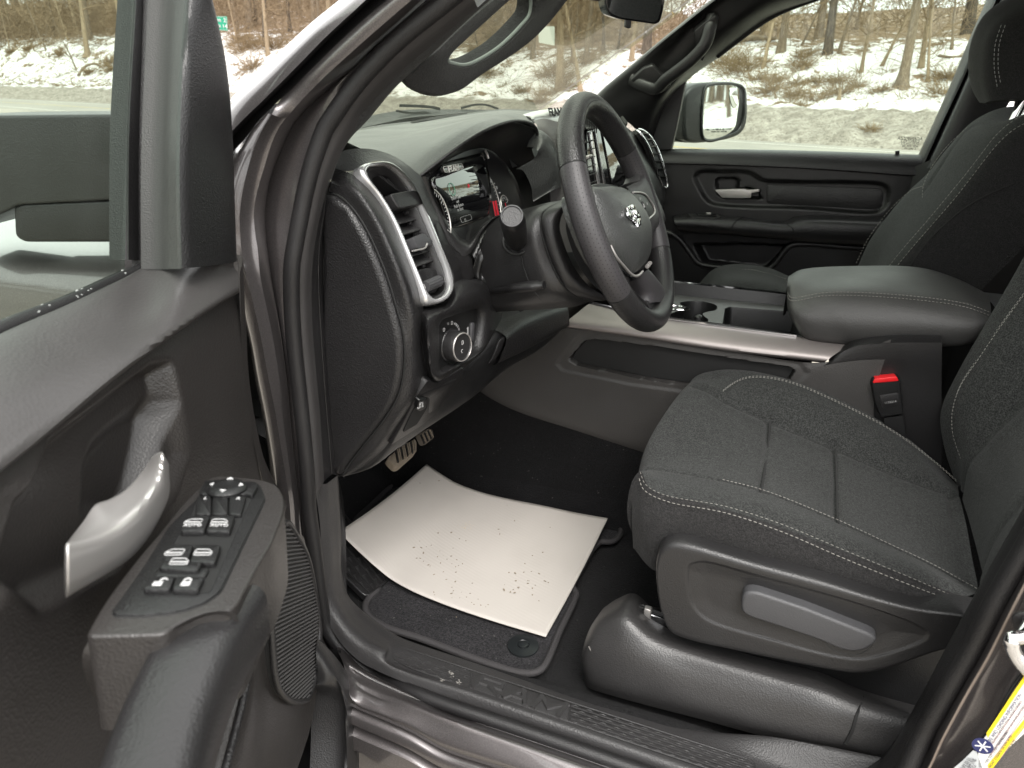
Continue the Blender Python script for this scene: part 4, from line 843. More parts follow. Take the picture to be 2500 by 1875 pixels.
SXr = (lp('J', [(1260, 470)], SP)[0]-lp('J', [(1100, 520)], SP)[0]).normalized(); SXu = SP[1].cross(SXr)
if SXu.z < 0: SXu = -SXu
kc = lp('J', [(1100, 560)], SP, -.0068)[0]; ka = (aty('J', 1134, 560, .955)-kc).normalized(); ka = (SP[1]*.9+ka*.25).normalized()
kb = lathe('headlight_knob', kc, ka, [(.0275, 0), (.0275, .004), (.0255, .006), (.0245, .024), (.0225, .027), (.0205, .0275), (.0195, .0262), (.0001, .0262)], hard_l, dash, 48); kb['label'] = 'round headlight knob with silver rim'
tube('knob_rim', [kc+ka*.0268+(ka.cross(Vector((0, 0, 1))).normalized()*cos(t_)+ka.cross(ka.cross(Vector((0, 0, 1)))).normalized()*sin(t_))*.0226 for t_ in [k*pi/16 for k in range(32)]], .0011, silver, kb, 48, 6, closed=True, up=ka)
text('knob_icon', 'D', kc+ka*.0265+SXu*.007, SXr, SXu, .010, white, kb); text('knob_icon', 'O', kc+ka*.0265-SXu*.007, SXr, SXu, .009, white, kb)
for k, s_ in enumerate(('O', '*', 'D', 'A', 'U', 'T', 'O')):
    t_ = radians((128, 104, 84, 68, 58, 48, 38)[k]); text('switch_icon', s_, kc+SP[1]*.0005+(SXr*cos(t_)+SXu*sin(t_))*.036, SXr*sin(t_)-SXu*cos(t_), SXr*cos(t_)+SXu*sin(t_), .0088 if k < 3 else .0068, white, dash)
box('dimmer_wheel', lp('J', [(1246, 470)], SP, -.006)[0], SXr*.006, SXu*.016, SP[1]*.004, grayp, dash, .003, 3)
box('dimmer_scale', lp('J', [(1222, 485)], SP, -.0066)[0], SXr*.0012, SXu*.012, SP[1]*.0004, white, dash, 0); text('dimmer_icon', '☼' if False else 'o', lp('J', [(1220, 445)], SP, -.0066)[0], SXr, SXu, .008, white, dash)
# lower knee panel
lt = sy(('J', [(900, 890, .958), (955, 795, .965), (1010, 812, .985), (1200, 707, 1.075), (1350, 575, 1.13), (1450, 480, 1.17), (1600, 400, 1.25), (1880, 300, 1.45)]))
lb = sy(('J', [(380, 1448, .91), (560, 1392, .93), (720, 1275, .97), (900, 1150, 1.02), (1250, 915, 1.13), (1480, 725, 1.21), (1700, 595, 1.30), (1890, 425, 1.45)]))
lm = [a_.lerp(b_, .5)+Vector((.006, -.006, 0)) for a_, b_ in zip(lt, lb)]
kp = net('knee_panel', [off(lt, (-.02, .01, .01)), lt, lm, lb, off(lb, (-.06, .02, -.004)), off(lb, (-.22, .02, .05))], smoothb, dash, 120, 60)
KP = plane3(lt[2], lb[3], lt[4])
def onkp(pts, o_=0): return [onplane('J', u, v, aty('J', 950, 980, .985)+o_*KP[1], KP[1]) for u, v in pts]
NB = plane3(aty('J', 955, 800, .968), aty('J', 700, 1240, .955), aty('J', 1190, 720, 1.068))
slab('brake_release_plate', rounded(lp('J', [(952, 800), (1015, 818), (1198, 712), (1192, 770), (1010, 1020), (920, 1100), (700, 1240), (800, 1060), (880, 900)], NB, .012), .006, 3), NB[1], .022, hard, dash, .002, 2)
slab('brake_release_recess', rounded(lp('J', [(905, 915), (962, 915), (948, 985), (880, 1095), (785, 1150), (830, 1050)], NB, .0135), .004, 3), NB[1], .004, dark, dash)
slab('brake_release_handle', rounded(lp('J', [(880, 990), (895, 930), (948, 925), (940, 985), (900, 1010)], NB, .019), .004, 3), NB[1], .010, smoothb, dash, .003, 3)
text('release_print', '(P)', lp('J', [(908, 952)], NB, .0195)[0], SXr, SXu, .010, white, dash); text('release_print', 'PUSH OFF', lp('J', [(903, 978)], NB, .0195)[0], SXr, SXu, .0045, white, dash)
slab('diagnostic_cover', rounded(lp('J', [(905, 900), (1150, 785), (1140, 820), (1000, 1000), (960, 1020), (965, 920)], NB, .0130), .004, 3), NB[1], .002, hard, dash, .0008, 2)
# knee bolster edge on the right
ke = sy(('J', [(1350, 690, 1.135), (1385, 640, 1.14), (1405, 590, 1.145), (1430, 520, 1.155), (1465, 500, 1.165), (1470, 520, 1.168), (1440, 600, 1.16), (1400, 660, 1.15)]))
slab('knee_bolster_tab', rounded(ke, .006, 3), (.6, -.75, .2), .03, leather, dash, .004, 3, front=.006)
b0_ = sy(('J', [(1470, 500, 1.165), (1600, 400, 1.245), (1880, 300, 1.44)])); b1_ = sy(('J', [(1400, 680, 1.155), (1650, 560, 1.27), (1890, 425, 1.44)]))
net('knee_bolster', [off(b0_, (-.02, 0, .01)), off(b0_, (.006, -.006, 0)), off([x.lerp(y_, .5) for x, y_ in zip(b0_, b1_)], (.01, -.012, 0)), off(b1_, (.006, -.006, 0)), off(b1_, (-.03, 0, -.004))], leather, dash, 30, 24)
# boot under the cluster
kb0 = sy(('E', [(1560, 1090, 1.135), (1640, 960, 1.16), (1720, 900, 1.18), (1800, 850, 1.20)])); kb1 = sy(('E', [(1550, 1200, 1.145), (1600, 1130, 1.155), (1680, 1040, 1.17), (1800, 950, 1.18)])); kb2 = sy(('E', [(1580, 1290, 1.14), (1650, 1260, 1.15), (1720, 1180, 1.16), (1800, 1100, 1.17)])); kb3 = sy(('E', [(1600, 1330, 1.15), (1680, 1340, 1.15), (1760, 1330, 1.16), (1850, 1300, 1.17)]))
net('column_boot', [off(kb0, (-.03, .02, .01)), kb0, off(kb1, (.008, -.006, 0)), off(kb2, (-.004, .004, 0)), kb3, off(kb3, (-.03, .03, -.03))], gloss if False else simple('boot_vinyl', (.012, .012, .012), .32), dash, 40, 40, fn=lambda p, i, j: p+Vector((.004, -.003, 0))*sin(22*i+9*j))

box('dash_core', (-.76, 1.67, 1.14), (.14, 0, 0), (0, .70, 0), (0, 0, .17), dark, dash, .01, 2)
# centre of the dashboard and passenger side, seen past the wheel
cp0 = sy(('C', [(772, 930, 1.42), (815, 830, 1.44), (870, 850, 1.47), (920, 930, 1.50), (945, 1060, 1.52), (950, 1180, 1.53)]))
cp1 = sy(('C', [(790, 1000, 1.42), (830, 1010, 1.43), (860, 1060, 1.44), (885, 1130, 1.45), (890, 1200, 1.46), (895, 1210, 1.46)]))
net('cluster_side_pad', [off(cp0, (-.012, .004, -.002)), cp0, [a_.lerp(b_, .5)+Vector((.012, -.008, .004)) for a_, b_ in zip(cp0, cp1)], cp1, off(cp1, (-.03, -.02, -.02))], leather_g, dash, 40, 24)
lc0 = sy(('C', [(790, 1010, 1.415), (850, 1100, 1.42), (880, 1200, 1.42), (890, 1300, 1.42)])); 
# silver arc with lettering on top of the centre stack
ar0 = sy(('C', [(735, 735, 1.52), (800, 705, 1.56), (880, 693, 1.60), (960, 690, 1.66), (1060, 690, 1.75)])); ar1 = sy(('C', [(770, 745, 1.50), (830, 738, 1.54), (900, 748, 1.58), (960, 760, 1.63), (1060, 770, 1.72)]))
net('centre_arc_trim', [off(ar0, (-.04, 0, -.01)), ar0, ar1, off(ar1, (0, 0, -.012))], simple('arc_silver', (.55, .56, .55), .35, .7), dash, 30, 10)
ramtext('arc_lettering', aty('C', 912, 717, 1.60)+Vector((.004, 0, .003)), (0.25, 1, 0), (-.5, 0, 1), .05, .014, .004, .001, hard_l, dash)
cs0 = sy(('C', [(780, 765, 1.49), (850, 752, 1.53), (940, 770, 1.58), (1100, 775, 1.70)])); cs1 = sy(('C', [(810, 800, 1.48), (880, 850, 1.51), (930, 930, 1.54), (1100, 950, 1.66)])); cs2 = sy(('C', [(890, 1215, 1.48), (920, 1230, 1.50), (1000, 1240, 1.54), (1120, 1250, 1.64)]))
net('centre_stack_face', [cs0, cs1, [a_.lerp(b_, .5) for a_, b_ in zip(cs1, cs2)], cs2, off(cs2, (0, 0, -.12))], plastic('stack_grey', (.10, .095, .093), .42, 900, .15), dash, 40, 30)
# tall touch screen and the vent slats beside it (seen through the wheel)
TP = plane3(aty('G', 420, 330, 1.585), aty('G', 440, 640, 1.565), aty('G', 655, 640, 1.82))
slab('screen_frame', rounded(lp('G', [(392, 300), (500, 285), (640, 290), (680, 640), (660, 690), (400, 690)], TP), .01, 3), TP[1], .03, gloss, dash, .004, 3)
slab('touch_screen', rounded(lp('G', [(492, 300), (640, 300), (668, 640), (560, 655)], TP, .003), .004, 3), TP[1], .002, simple('screen_glass', (.005, .005, .006), .02, 0, 1.0, .8), dash, .001)
slab('screen_edge_trim', lp('G', [(412, 318), (430, 312), (484, 640), (470, 650)], TP, .004), TP[1], .003, simple('piano_edge', (.5, .48, .5), .12, .6), dash, .001)
slab('screen_edge_trim', lp('G', [(448, 312), (458, 308), (518, 640), (508, 646)], TP, .004), TP[1], .003, simple('piano_edge2', (.2, .2, .21), .12, .6), dash, .001)
for k in range(6): box('centre_vent_slat', lp('G', [(402+4*k, 380+52*k)], TP, .006)[0], Vector((0, .014, 0)), Vector((.01, 0, .004)), Vector((0, 0, .0012)), hard_l, dash, .0006, 2)
box('centre_vent_knob', lp('G', [(405, 475)], TP, .012)[0], Vector((0, .012, 0)), Vector((.006, 0, .002)), Vector((0, 0, .004)), silver, dash, .002, 2)
slab('screen_hood', rounded(lp('G', [(380, 235), (450, 250), (480, 290), (390, 300)], TP, .012), .004, 3), TP[1], .05, hard, dash, .002)
for k in range(7): box('hood_rib', lp('G', [(392+11*k, 250+5*k)], TP, .013)[0], TP[1]*.001, Vector((0, .0016, 0)), Vector((0, 0, .014)), dark, dash, 0)
# passenger end: padded dash, chrome-ringed far vent
f0 = sy(('G', [(560, 215, 1.95), (640, 280, 2.20), (690, 320, 2.30), (740, 360, 2.36)])); f1 = sy(('G', [(600, 350, 1.95), (680, 380, 2.20), (760, 420, 2.32), (820, 450, 2.40)])); f2 = sy(('G', [(640, 640, 1.95), (740, 690, 2.15), (850, 700, 2.30), (890, 680, 2.40)])); f3 = sy(('G', [(700, 900, 1.95), (800, 850, 2.15), (870, 780, 2.30), (890, 740, 2.40)]))
net('passenger_dash_pad', [off(f0, (-.15, 0, .01)), f0, f1, f2, f3, off(f3, (-.05, 0, -.15))], leather, dash, 40, 40)
fv = sy(('G', [(690, 298, 2.30), (730, 305, 2.34), (780, 350, 2.38), (820, 420, 2.40), (850, 500, 2.41), (880, 610, 2.42), (884, 660, 2.42), (868, 668, 2.40), (830, 600, 2.36), (800, 500, 2.33), (760, 400, 2.30), (710, 320, 2.28)]))
fv = off(fv, (.012, -.01, 0)); fvc = cr(fv, 60, True)
tube('far_vent_chrome_ring', fv, .0045, chrome, dash, 90, 8, closed=True, up=(1, -.3, 0))
fvn = plane3(fv[1], fv[5], fv[9]); slab('far_vent_core', [p-fvn[1]*.004 for p in fvc], fvn[1], .01, dark, dash)
for k in range(7):
    i_ = 8+3*k; p, q = fvc[i_ % 60], fvc[(60-i_+5) % 60]; box('far_vent_slat', (p+q)/2, (q-p)*.45, Vector((.006, 0, 0)), Vector((0, 0, .0012)), hard_l, dash, 0)
text('far_vent_icon', 'o', fvc[32]+fvn[1]*.006, (0, 1, 0), (0, 0, 1), .012, white, dash)
bp = sy(('C', [(1330, 740, 2.1), (1350, 730, 2.12), (1380, 770, 2.2), (1380, 785, 2.2), (1360, 780, 2.15)]))
slab('dash_corner_grille', bp, (.4, -.6, .6), .03, hard, dash, .002, 2)
# far lower dash (glovebox side) darkness
gd = [[Vector((-.47, 1.60, 1.05)), Vector((-.47, 2.0, 1.10)), Vector((-.47, 2.42, 1.12))], [Vector((-.62, 1.60, .80)), Vector((-.62, 2.0, .80)), Vector((-.62, 2.42, .80))]]
net('glovebox', [off(gd[0], (-.03, 0, .15)), gd[0], gd[1]], hard, dash, 20, 16)
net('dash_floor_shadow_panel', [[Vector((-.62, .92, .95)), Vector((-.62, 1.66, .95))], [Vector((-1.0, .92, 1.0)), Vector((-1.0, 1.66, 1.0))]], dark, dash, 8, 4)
# passenger part of the top pad
pt0 = [Vector((-.95, 1.3, 1.365)), Vector((-.97, 1.66, 1.365)), Vector((-.93, 2.1, 1.36)), Vector((-.82, 2.42, 1.35))]; pt1 = [Vector((-.56, 1.42, 1.40)), Vector((-.56, 1.66, 1.405)), Vector((-.55, 2.05, 1.395)), Vector((-.52, 2.42, 1.385))]
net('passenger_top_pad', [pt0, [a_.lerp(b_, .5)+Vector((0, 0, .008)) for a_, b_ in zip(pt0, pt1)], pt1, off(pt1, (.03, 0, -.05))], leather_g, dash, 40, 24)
# ================================================================== steering wheel, column, stalk
WC = Vector((-.262, 1.218, 1.307)); WR, WRk, WYw = .183, .4102, -.0268
WN = Vector((cos(WRk)*cos(WYw), cos(WRk)*sin(WYw), sin(WRk))); W1 = Vector((-sin(WYw), cos(WYw), 0)); W2 = WN.cross(W1)
WPL = (WC, WN)
whl = thing('steering_wheel', WC, 'black leather steering wheel with perforated grips and chrome emblem', 'steering wheel')
def wang(t, u, v): q = onplane(t, u, v, WC, WN)-WC; return atan2(q.dot(W2), q.dot(W1))
aUL, aLL, aUR, aLR = wang('G', 310, 548), wang('G', 595, 1355), wang('G', 640, 417), wang('G', 860, 1075)
if aUL < 0: aUL += 2*pi
if aLL < 0: aLL += 2*pi
if aLR > 0: aLR -= 2*pi
def rimpt(a, b, ra=.0185, rb=.0205, grow=0): 
    rad = W1*cos(a)+W2*sin(a); return WC+rad*(WR+(ra+grow)*cos(b))+WN*((rb+grow)*sin(b))
def rimseg(name, a0, a1, mat, grow=0.0):
    n = max(8, int(abs(a1-a0)*24)); m = 28
    V = [rimpt(a0+(a1-a0)*i/(n-1), 2*pi*k/m, grow=grow) for i in range(n) for k in range(m)]
    o = mesh(name, V, gridfaces(n, m, True)+[tuple(range(m)), tuple(range((n-1)*m, n*m))[::-1]], mat, whl, True, 60)
    bm = bmesh.new(); bm.from_mesh(o.data); bmesh.ops.recalc_face_normals(bm, faces=bm.faces); bm.to_mesh(o.data); bm.free()
    return o
perf = plastic('perforated_leather', (.034, .032, .034), .42, 900, .18)
rimseg('rim_top', aUR+.006, aUL-.006, wheelm); rl = rimseg('rim_grip', aUL+.006, aLL-.006, perf); rr_ = rimseg('rim_grip', aLR+.006, aUR-.006, perf); rimseg('rim_bottom', aLL+.006, aLR+2*pi-.006, wheelm)
for a in (aUL, aLL, aUR, aLR): rimseg('rim_seam', a-.007, a+.007, dark, -.0007)
def perfor(par, a0, a1, b0, b1):
    Vs, Fs = [], []; na = int(abs(a1-a0)*WR/.0062); nb = int(abs(b1-b0)*.019/.0055)
    for i in range(na):
        for j in range(nb):
            a = a0+(a1-a0)*(i+.5*(j % 2)+.3)/na; b = b0+(b1-b0)*(j+.5)/nb; p = rimpt(a, b, grow=.00015); nn = (p-(WC+(W1*cos(a)+W2*sin(a))*WR)).normalized()
            ta = (W2*cos(a)-W1*sin(a)); tb = nn.cross(ta); k = len(Vs); Vs += [p+(ta*cos(q*pi/3)+tb*sin(q*pi/3))*.00085 for q in range(6)]; Fs.append(tuple(range(k, k+6)))
    o = mesh('perforations', Vs, Fs, dark, par, False); o['kind'] = 'stuff'
perfor(rl, aUL+.03, aLL-.03, -1.9, 3.4); perfor(rr_, aLR+.03, aUR-.03, .3, 4.6)
tube('rim_thread', [rimpt(aUL-1.1+ (aLL-aUL+1.4)*k/40, .55*pi, grow=.0002) for k in range(41)], .0006, threadd, whl, 80, 5)
def dome(name, outl, nrm, prof, mat, parent, ctr=None):
    """closed cap: prof = [(inset 0..1, height)], outline points"""
    n = len(outl); c = ctr or sum(outl, Vector())/n; rows = [[p.lerp(c, s)+nrm*h for p in outl] for s, h in prof]
    V = [p for r in rows for p in r]; Fc = gridfaces(len(rows), n, True); Fc.append(tuple(range((len(rows)-1)*n, len(rows)*n)))
    o = mesh(name, V, Fc, mat, parent, True, 50)
    if sum(p.normal.dot(nrm)*p.area for p in o.data.polygons) < 0: o.data.flip_normals()
    return o
hub = [(425, 672), (500, 655), (580, 650), (632, 670), (690, 728), (745, 805), (788, 900), (802, 1000), (797, 1090), (772, 1150), (722, 1208), (690, 1214), (640, 1160), (580, 1080), (530, 985), (490, 890), (452, 790)]
hp = cr(lp('G', hub, WPL, .012), 70, True)
hub_o = dome('airbag_cover', hp, WN, [(0, -.05), (0, -.012), (.03, -.003), (.10, .006), (.28, .014), (.55, .020), (.85, .022)], leather_g, whl)
HP = (WC+WN*.032, WN)
# emblem: chrome shield with a faceted animal head
em = thing  # (placeholder name kept out of the scene)
shield = [(650, 795), (665, 778), (690, 773), (712, 800), (738, 850), (742, 905), (722, 926), (700, 905), (672, 868), (652, 835)]
emb = slab('emblem', rounded(lp('G', shield, HP, .002), .002, 2), WN, .006, gloss, hub_o if False else whl, .0008, 2); emb['label'] = 'chrome shield emblem on the airbag cover'
for pts in ([(652, 792), (668, 780), (676, 800), (664, 818)], [(672, 778), (690, 775), (708, 800), (690, 806), (680, 796)], [(690, 812), (712, 808), (732, 848), (716, 858), (700, 840)], [(654, 820), (668, 822), (690, 850), (684, 872), (660, 846)], [(694, 852), (710, 866), (712, 888), (694, 880)], [(718, 866), (736, 858), (739, 902), (724, 918), (718, 895)]):
    slab('emblem_facet', rounded(lp('G', pts, HP, .0045), .0012, 2), WN, .003, chrome, emb, .0012, 2)
for s_, u, v in (('SRS', 664, 935), ('AIRBAG', 760, 990)): text('hub_embossing', s_, lp('G', [(u, v)], HP, -.0115 if u < 700 else -.012)[0], W1, W2, .010, wheelm, whl, .0008)
# back of the hub and spokes
bk = cr(lp('G', [(420, 690), (560, 640), (660, 690), (780, 850), (810, 1020), (780, 1170), (700, 1230), (600, 1160), (480, 950)], WPL, -.006), 40, True)
slab('hub_shell', bk, WN, .045, hard, whl, .008, 3)
tube('hub_silver_trim', lp('G', [(545, 1035, .012), (575, 1095, .013), (630, 1165, .013), (685, 1222, .012), (720, 1226, .012), (748, 1200, .011)], WPL), .0022, silver, whl, 40, 8, up=WN)
sl = lp('G', [(548, 1060), (600, 1140), (680, 1228), (730, 1220), (700, 1255), (600, 1180), (540, 1080)], WPL, .006); slab('hub_gloss_insert', rounded(sl, .004, 3), WN, .008, gloss, whl, .001)
# right spoke with cruise buttons
rs0 = lp('G', [(640, 660, .004), (690, 650, .008), (720, 620, .010), (745, 560, .012)], WPL); rs1 = lp('G', [(800, 1000, .004), (830, 940, .010), (860, 900, .012), (890, 890, .012)], WPL)
rsm = [a_.lerp(b_, .5)+WN*.006 for a_, b_ in zip(rs0, rs1)]
net('right_spoke', [off(rs0, WN*-.03), rs0, rsm, rs1, off(rs1, WN*-.03)], perf, whl, 24, 20)
bpn = rounded(lp('G', [(668, 712), (690, 698), (740, 702), (775, 722), (825, 800), (826, 822), (800, 855), (765, 882), (748, 850), (700, 760)], WPL, .019), .004, 3)
pan = slab('cruise_buttons', bpn, WN, .008, smoothb, whl, .0015, 2); pan['label'] = 'black cruise control button pad'
tube('button_trim', lp('G', [(690, 699), (740, 702), (776, 722), (824, 798), (826, 822), (800, 856), (765, 884)], WPL, .020), .0018, silver, pan, 40, 8, up=WN)
for s_, u, v, z_ in (('SET+', 735, 738, .006), ('RES', 778, 772, .0055), ('CANC', 728, 798, .0055), ('SET-', 774, 832, .006)): text('button_print', s_, lp('G', [(u, v)], WPL, .0194)[0], W1, W2, z_, whited, pan, .0002)
box('cruise_key', lp('G', [(757, 783)], WPL, .020)[0], W1*.006, W2*.0075, WN*.002, hard_l, pan, .002, 2); tube('cruise_icon', [lp('G', [(757, 783)], WPL, .0223)[0]+(W1*cos(t_)+W2*sin(t_))*.0032 for t_ in [k*pi/6 for k in range(12)]], .0004, white, pan, 24, 5, closed=True, up=WN)
# left spoke (mostly behind the rim)
ls0 = [WC-W1*x+W2*.02+WN*.004 for x in (.05, .10, .15, .175)]; ls1 = [WC-W1*x-W2*.03+WN*.004 for x in (.05, .10, .15, .175)]
net('left_spoke', [off(ls0, WN*-.03), ls0, off(ls1, WN*.0), off(ls1, WN*-.03)], perf, whl, 10, 10)
# lower spoke: two legs around an opening
g0 = lp('G', [(735, 1215, .004), (770, 1180, .008)], WPL)
lg0 = lp('G', [(712, 1235, .002), (748, 1290, .002), (775, 1345, .001), (788, 1400, .0)], WPL); lg1 = lp('G', [(775, 1180, .006), (830, 1240, .008), (885, 1320, .008), (912, 1400, .006)], WPL)
net('lower_spoke', [off(lg0, WN*-.028), lg0, [a_.lerp(b_, .5)+WN*.006 for a_, b_ in zip(lg0, lg1)], lg1, off(lg1, WN*-.03)], perf, whl, 24, 18)
ll0 = lp('G', [(600, 1150, .0), (640, 1240, .0), (690, 1330, -.002), (770, 1430, -.004)], WPL); ll1 = lp('G', [(680, 1230, .0), (665, 1290, -.002), (715, 1350, -.002), (788, 1402, -.004)], WPL)
net('lower_spoke', [off(ll0, WN*-.028), ll0, ll1, off(ll1, WN*-.028)], wheelm, whl, 20, 10)
sl0 = lp('G', [(788, 1400, .0), (840, 1460, -.002), (885, 1440, .004), (912, 1395, .006)], WPL); slab('lower_spoke_web', lp('G', [(775, 1395), (800, 1340), (905, 1400), (915, 1430), (880, 1480), (820, 1475)], WPL, .001), WN, .02, wheelm, whl, .006, 3)
for k in range(3): lathe('spoke_knurl', lp('G', [(778+8*k, 1168-10*k)], WPL, .012)[0], W1, [(.003, -.002), (.0038, -.001), (.0038, .001), (.003, .002)], silver, whl, 14)

# column, collar, shroud
col_ = thing('steering_column', WC-WN*.35, 'black steering column shroud with round-ended stalk and tilt lever', 'steering column')
s0 = sy(('G', [(470, 690, 1.20), (350, 745, 1.165), (262, 800, 1.145), (225, 900, 1.135), (250, 1020, 1.135), (320, 1180, 1.14), (420, 1300, 1.15), (540, 1370, 1.17)]))
s1 = sy(('G', [(300, 738, 1.22), (190, 775, 1.16), (118, 835, 1.128), (125, 950, 1.118), (180, 1130, 1.118), (260, 1285, 1.124), (330, 1345, 1.14), (440, 1385, 1.17)]))
s1b = sy(('G', [(290, 745, 1.22), (180, 785, 1.165), (108, 845, 1.134), (115, 960, 1.125), (170, 1140, 1.125), (250, 1293, 1.13), (320, 1352, 1.145), (430, 1392, 1.175)]))
net('column_collar', [s0, [a_.lerp(b_, .5)+Vector((.004, -.006, 0)) for a_, b_ in zip(s0, s1)], s1, s1b], hard, col_, 50, 22)
net('hub_cover_plate', [off(s0, (.01, 0, 0)), off(s0, (.04, .05, .01)), off(s0, (.05, .09, .01))], plastic('hub_plate', (.03, .03, .031), .4, 300, .2), col_, 50, 10)
s2 = sy(('G', [(250, 745, 1.25), (120, 775, 1.18), (60, 830, 1.14), (50, 960, 1.12), (90, 1150, 1.118), (160, 1310, 1.124), (230, 1370, 1.14), (320, 1420, 1.17)]))
s3 = sy(('C', [(830, 1295, 1.26), (720, 1330, 1.19), (640, 1400, 1.155), (580, 1490, 1.14), (562, 1600, 1.135)]), ('J', [(1440, 180, 1.14), (1440, 290, 1.15), (1450, 335, 1.17)]))
net('column_shroud', [off(s1b, (-.002, .002, 0)), s2, s3, off(s3, (-.06, .03, -.02))], hard_l, col_, 60, 36)
tube('shroud_gap', off(s1b, (.0, -.001, 0)), .0016, dark, col_, 60, 6)
tube('shroud_seam', sy(('E', [(1880, 790, 1.19), (1830, 900, 1.15), (1860, 1040, 1.13), (1950, 1040, 1.125), (2000, 1220, 1.117), (2060, 1380, 1.115), (2140, 1490, 1.12)])), .0008, dark, col_, 50, 6)
stb, ste = aty('E', 1940, 1000, 1.125), aty('E', 1900, 785, 1.015)
sa = (ste-stb).normalized(); L_ = (ste-stb).length
stk_ = lathe('turn_signal_stalk', stb, sa, [(.0125, -.02), (.0145, 0), (.0165, .012), (.0185, .03), (.0195, L_-.018), (.0190, L_-.010), (.0175, L_-.002), (.0165, L_), (.0145, L_+.0005), (.0142, L_-.0012), (.0001, L_-.0012)], smoothb, col_, 40); stk_['label'] = 'black turn signal stalk seen end on'
sa1 = sa.cross(Vector((0, 0, 1))).normalized(); sa2 = sa.cross(sa1)
tube('stalk_end_ring', [ste+(sa1*cos(t_)+sa2*sin(t_))*.0155 for t_ in [k*pi/14 for k in range(28)]], .0010, grayp, stk_, 40, 6, closed=True, up=sa)
text('stalk_print', 'A', aty('E', 1975, 915, 1.055), (.3, 1, 0), (0, 0, 1), .008, whited, stk_, .0003)
tube('stalk_boot', [stb+(sa1*cos(t_)+sa2*sin(t_))*.0215 for t_ in [k*pi/14 for k in range(28)]], .003, dark, col_, 40, 6, closed=True, up=sa)
lvp = sy(('J', [(1400, 195, 1.15), (1500, 185, 1.10), (1600, 168, 1.075), (1700, 158, 1.07), (1738, 152, 1.07)]))
sweep('tilt_lever', lvp, [(.012*cos(2*pi*k/14), .0075*sin(2*pi*k/14)) for k in range(14)], hard, col_, 24, scale=lambda t: .75+.35*sst(.3, .7, t) if t < .93 else .8)
# ================================================================== centre console
con = thing('centre_console', Vector((-.1, 1.66, .7)), 'black centre console with satin side rail, cup holders and padded armrest', 'console')
CY = 1.475
k0 = ly('K', [(-90, 830), (0, 890), (170, 970), (500, 1075), (940, 1215), (1500, 1380), (2300, 1600)], CY)
k1 = ly('K', [(40, 690), (130, 760), (260, 820), (600, 880), (1150, 960), (1600, 1050), (2300, 1200)], CY-.004)
k2 = ly('K', [(260, 560), (330, 590), (420, 610), (800, 660), (1300, 735), (1700, 800), (2300, 900)], CY-.006)
k3 = ly('K', [(410, 485), (440, 490), (560, 505), (900, 553), (1400, 628), (2010, 698), (2400, 560)], CY-.002)
conm = plastic('console_plastic', (.038, .036, .0348), .40, 480, .22)
pkt_ = ly('K', [(478, 682), (500, 640), (565, 575), (620, 564), (900, 598), (1200, 642), (1500, 690), (1775, 727), (1812, 748), (1780, 800), (1600, 870), (1150, 828), (900, 790), (700, 748), (525, 712)], CY)
side = net('console_side', [off(k0, (0, .03, -.06)), k0, k1, k2, k3], conm, con, 190, 110)
k0x = [k0[0]+Vector((-.5, .06, .12)), k0[0]+Vector((-.2, .02, .05))]+k0
net('tunnel_carpet', [off(k0x, (0, .010, .012)), off(k0x, (0, .002, -.05)), off(k0x, (0, .0, -.16)), off(k0x, (0, -.004, -.30))], carpetm, fl, 40, 20)
slab('pocket_liner_or_shade', off(pkt_, (0, .012, 0)), (0, -1, 0), .004, dark, con)  # near-black slab paints the shade inside the deep pocket
CPL = (Vector((0, CY, 0)), Vector((0, -1, 0)))
pkt = ly('K', [(478, 682), (500, 640), (565, 575), (620, 564), (900, 598), (1200, 642), (1500, 690), (1775, 727), (1812, 748), (1780, 800), (1600, 870), (1150, 828), (900, 790), (700, 748), (525, 712)], CY)
halo = ly('K', [(395, 705), (440, 640), (540, 525), (620, 515), (1200, 600), (1850, 700), (1900, 760), (1800, 860), (1150, 870), (850, 830), (430, 745)], CY)
emboss(side, CPL, [(halo, -.003, .010), (pkt, -.11, .004)])
side['label'] = 'long dark storage pocket along the console side'
tube('service_cover', ly('K', [(240, 750), (250, 740), (325, 752), (340, 765), (336, 840), (325, 852), (250, 838), (238, 825)], CY-.003), .0009, dark, con, 60, 6, closed=True, up=(0, -1, 0))
# satin rail
r0_ = ly('K', [(425, 478), (560, 497), (900, 545), (1400, 620), (2010, 690)], CY-.006); r1_ = ly('K', [(500, 420), (700, 450), (1000, 500), (1400, 560), (2080, 640)], CY+.012); r2_ = ly('K', [(590, 345), (800, 395), (1080, 445), (1400, 487), (2165, 590)], CY+.05)
net('side_rail', [off(r0_, (0, .02, -.012)), r0_, off(r1_, (0, -.004, .002)), r2_, off(r2_, (0, .01, -.004))], bronze, con, 60, 26)
sweep('rail_chrome_edge', off(ly('K', [(590, 342), (800, 390), (1080, 438), (1400, 480), (1830, 538)], CY+.052), (0, 0, 0)), [(-.006, -.001), (-.006, .002), (.006, .003), (.006, -.001)], chrome, con, 40)
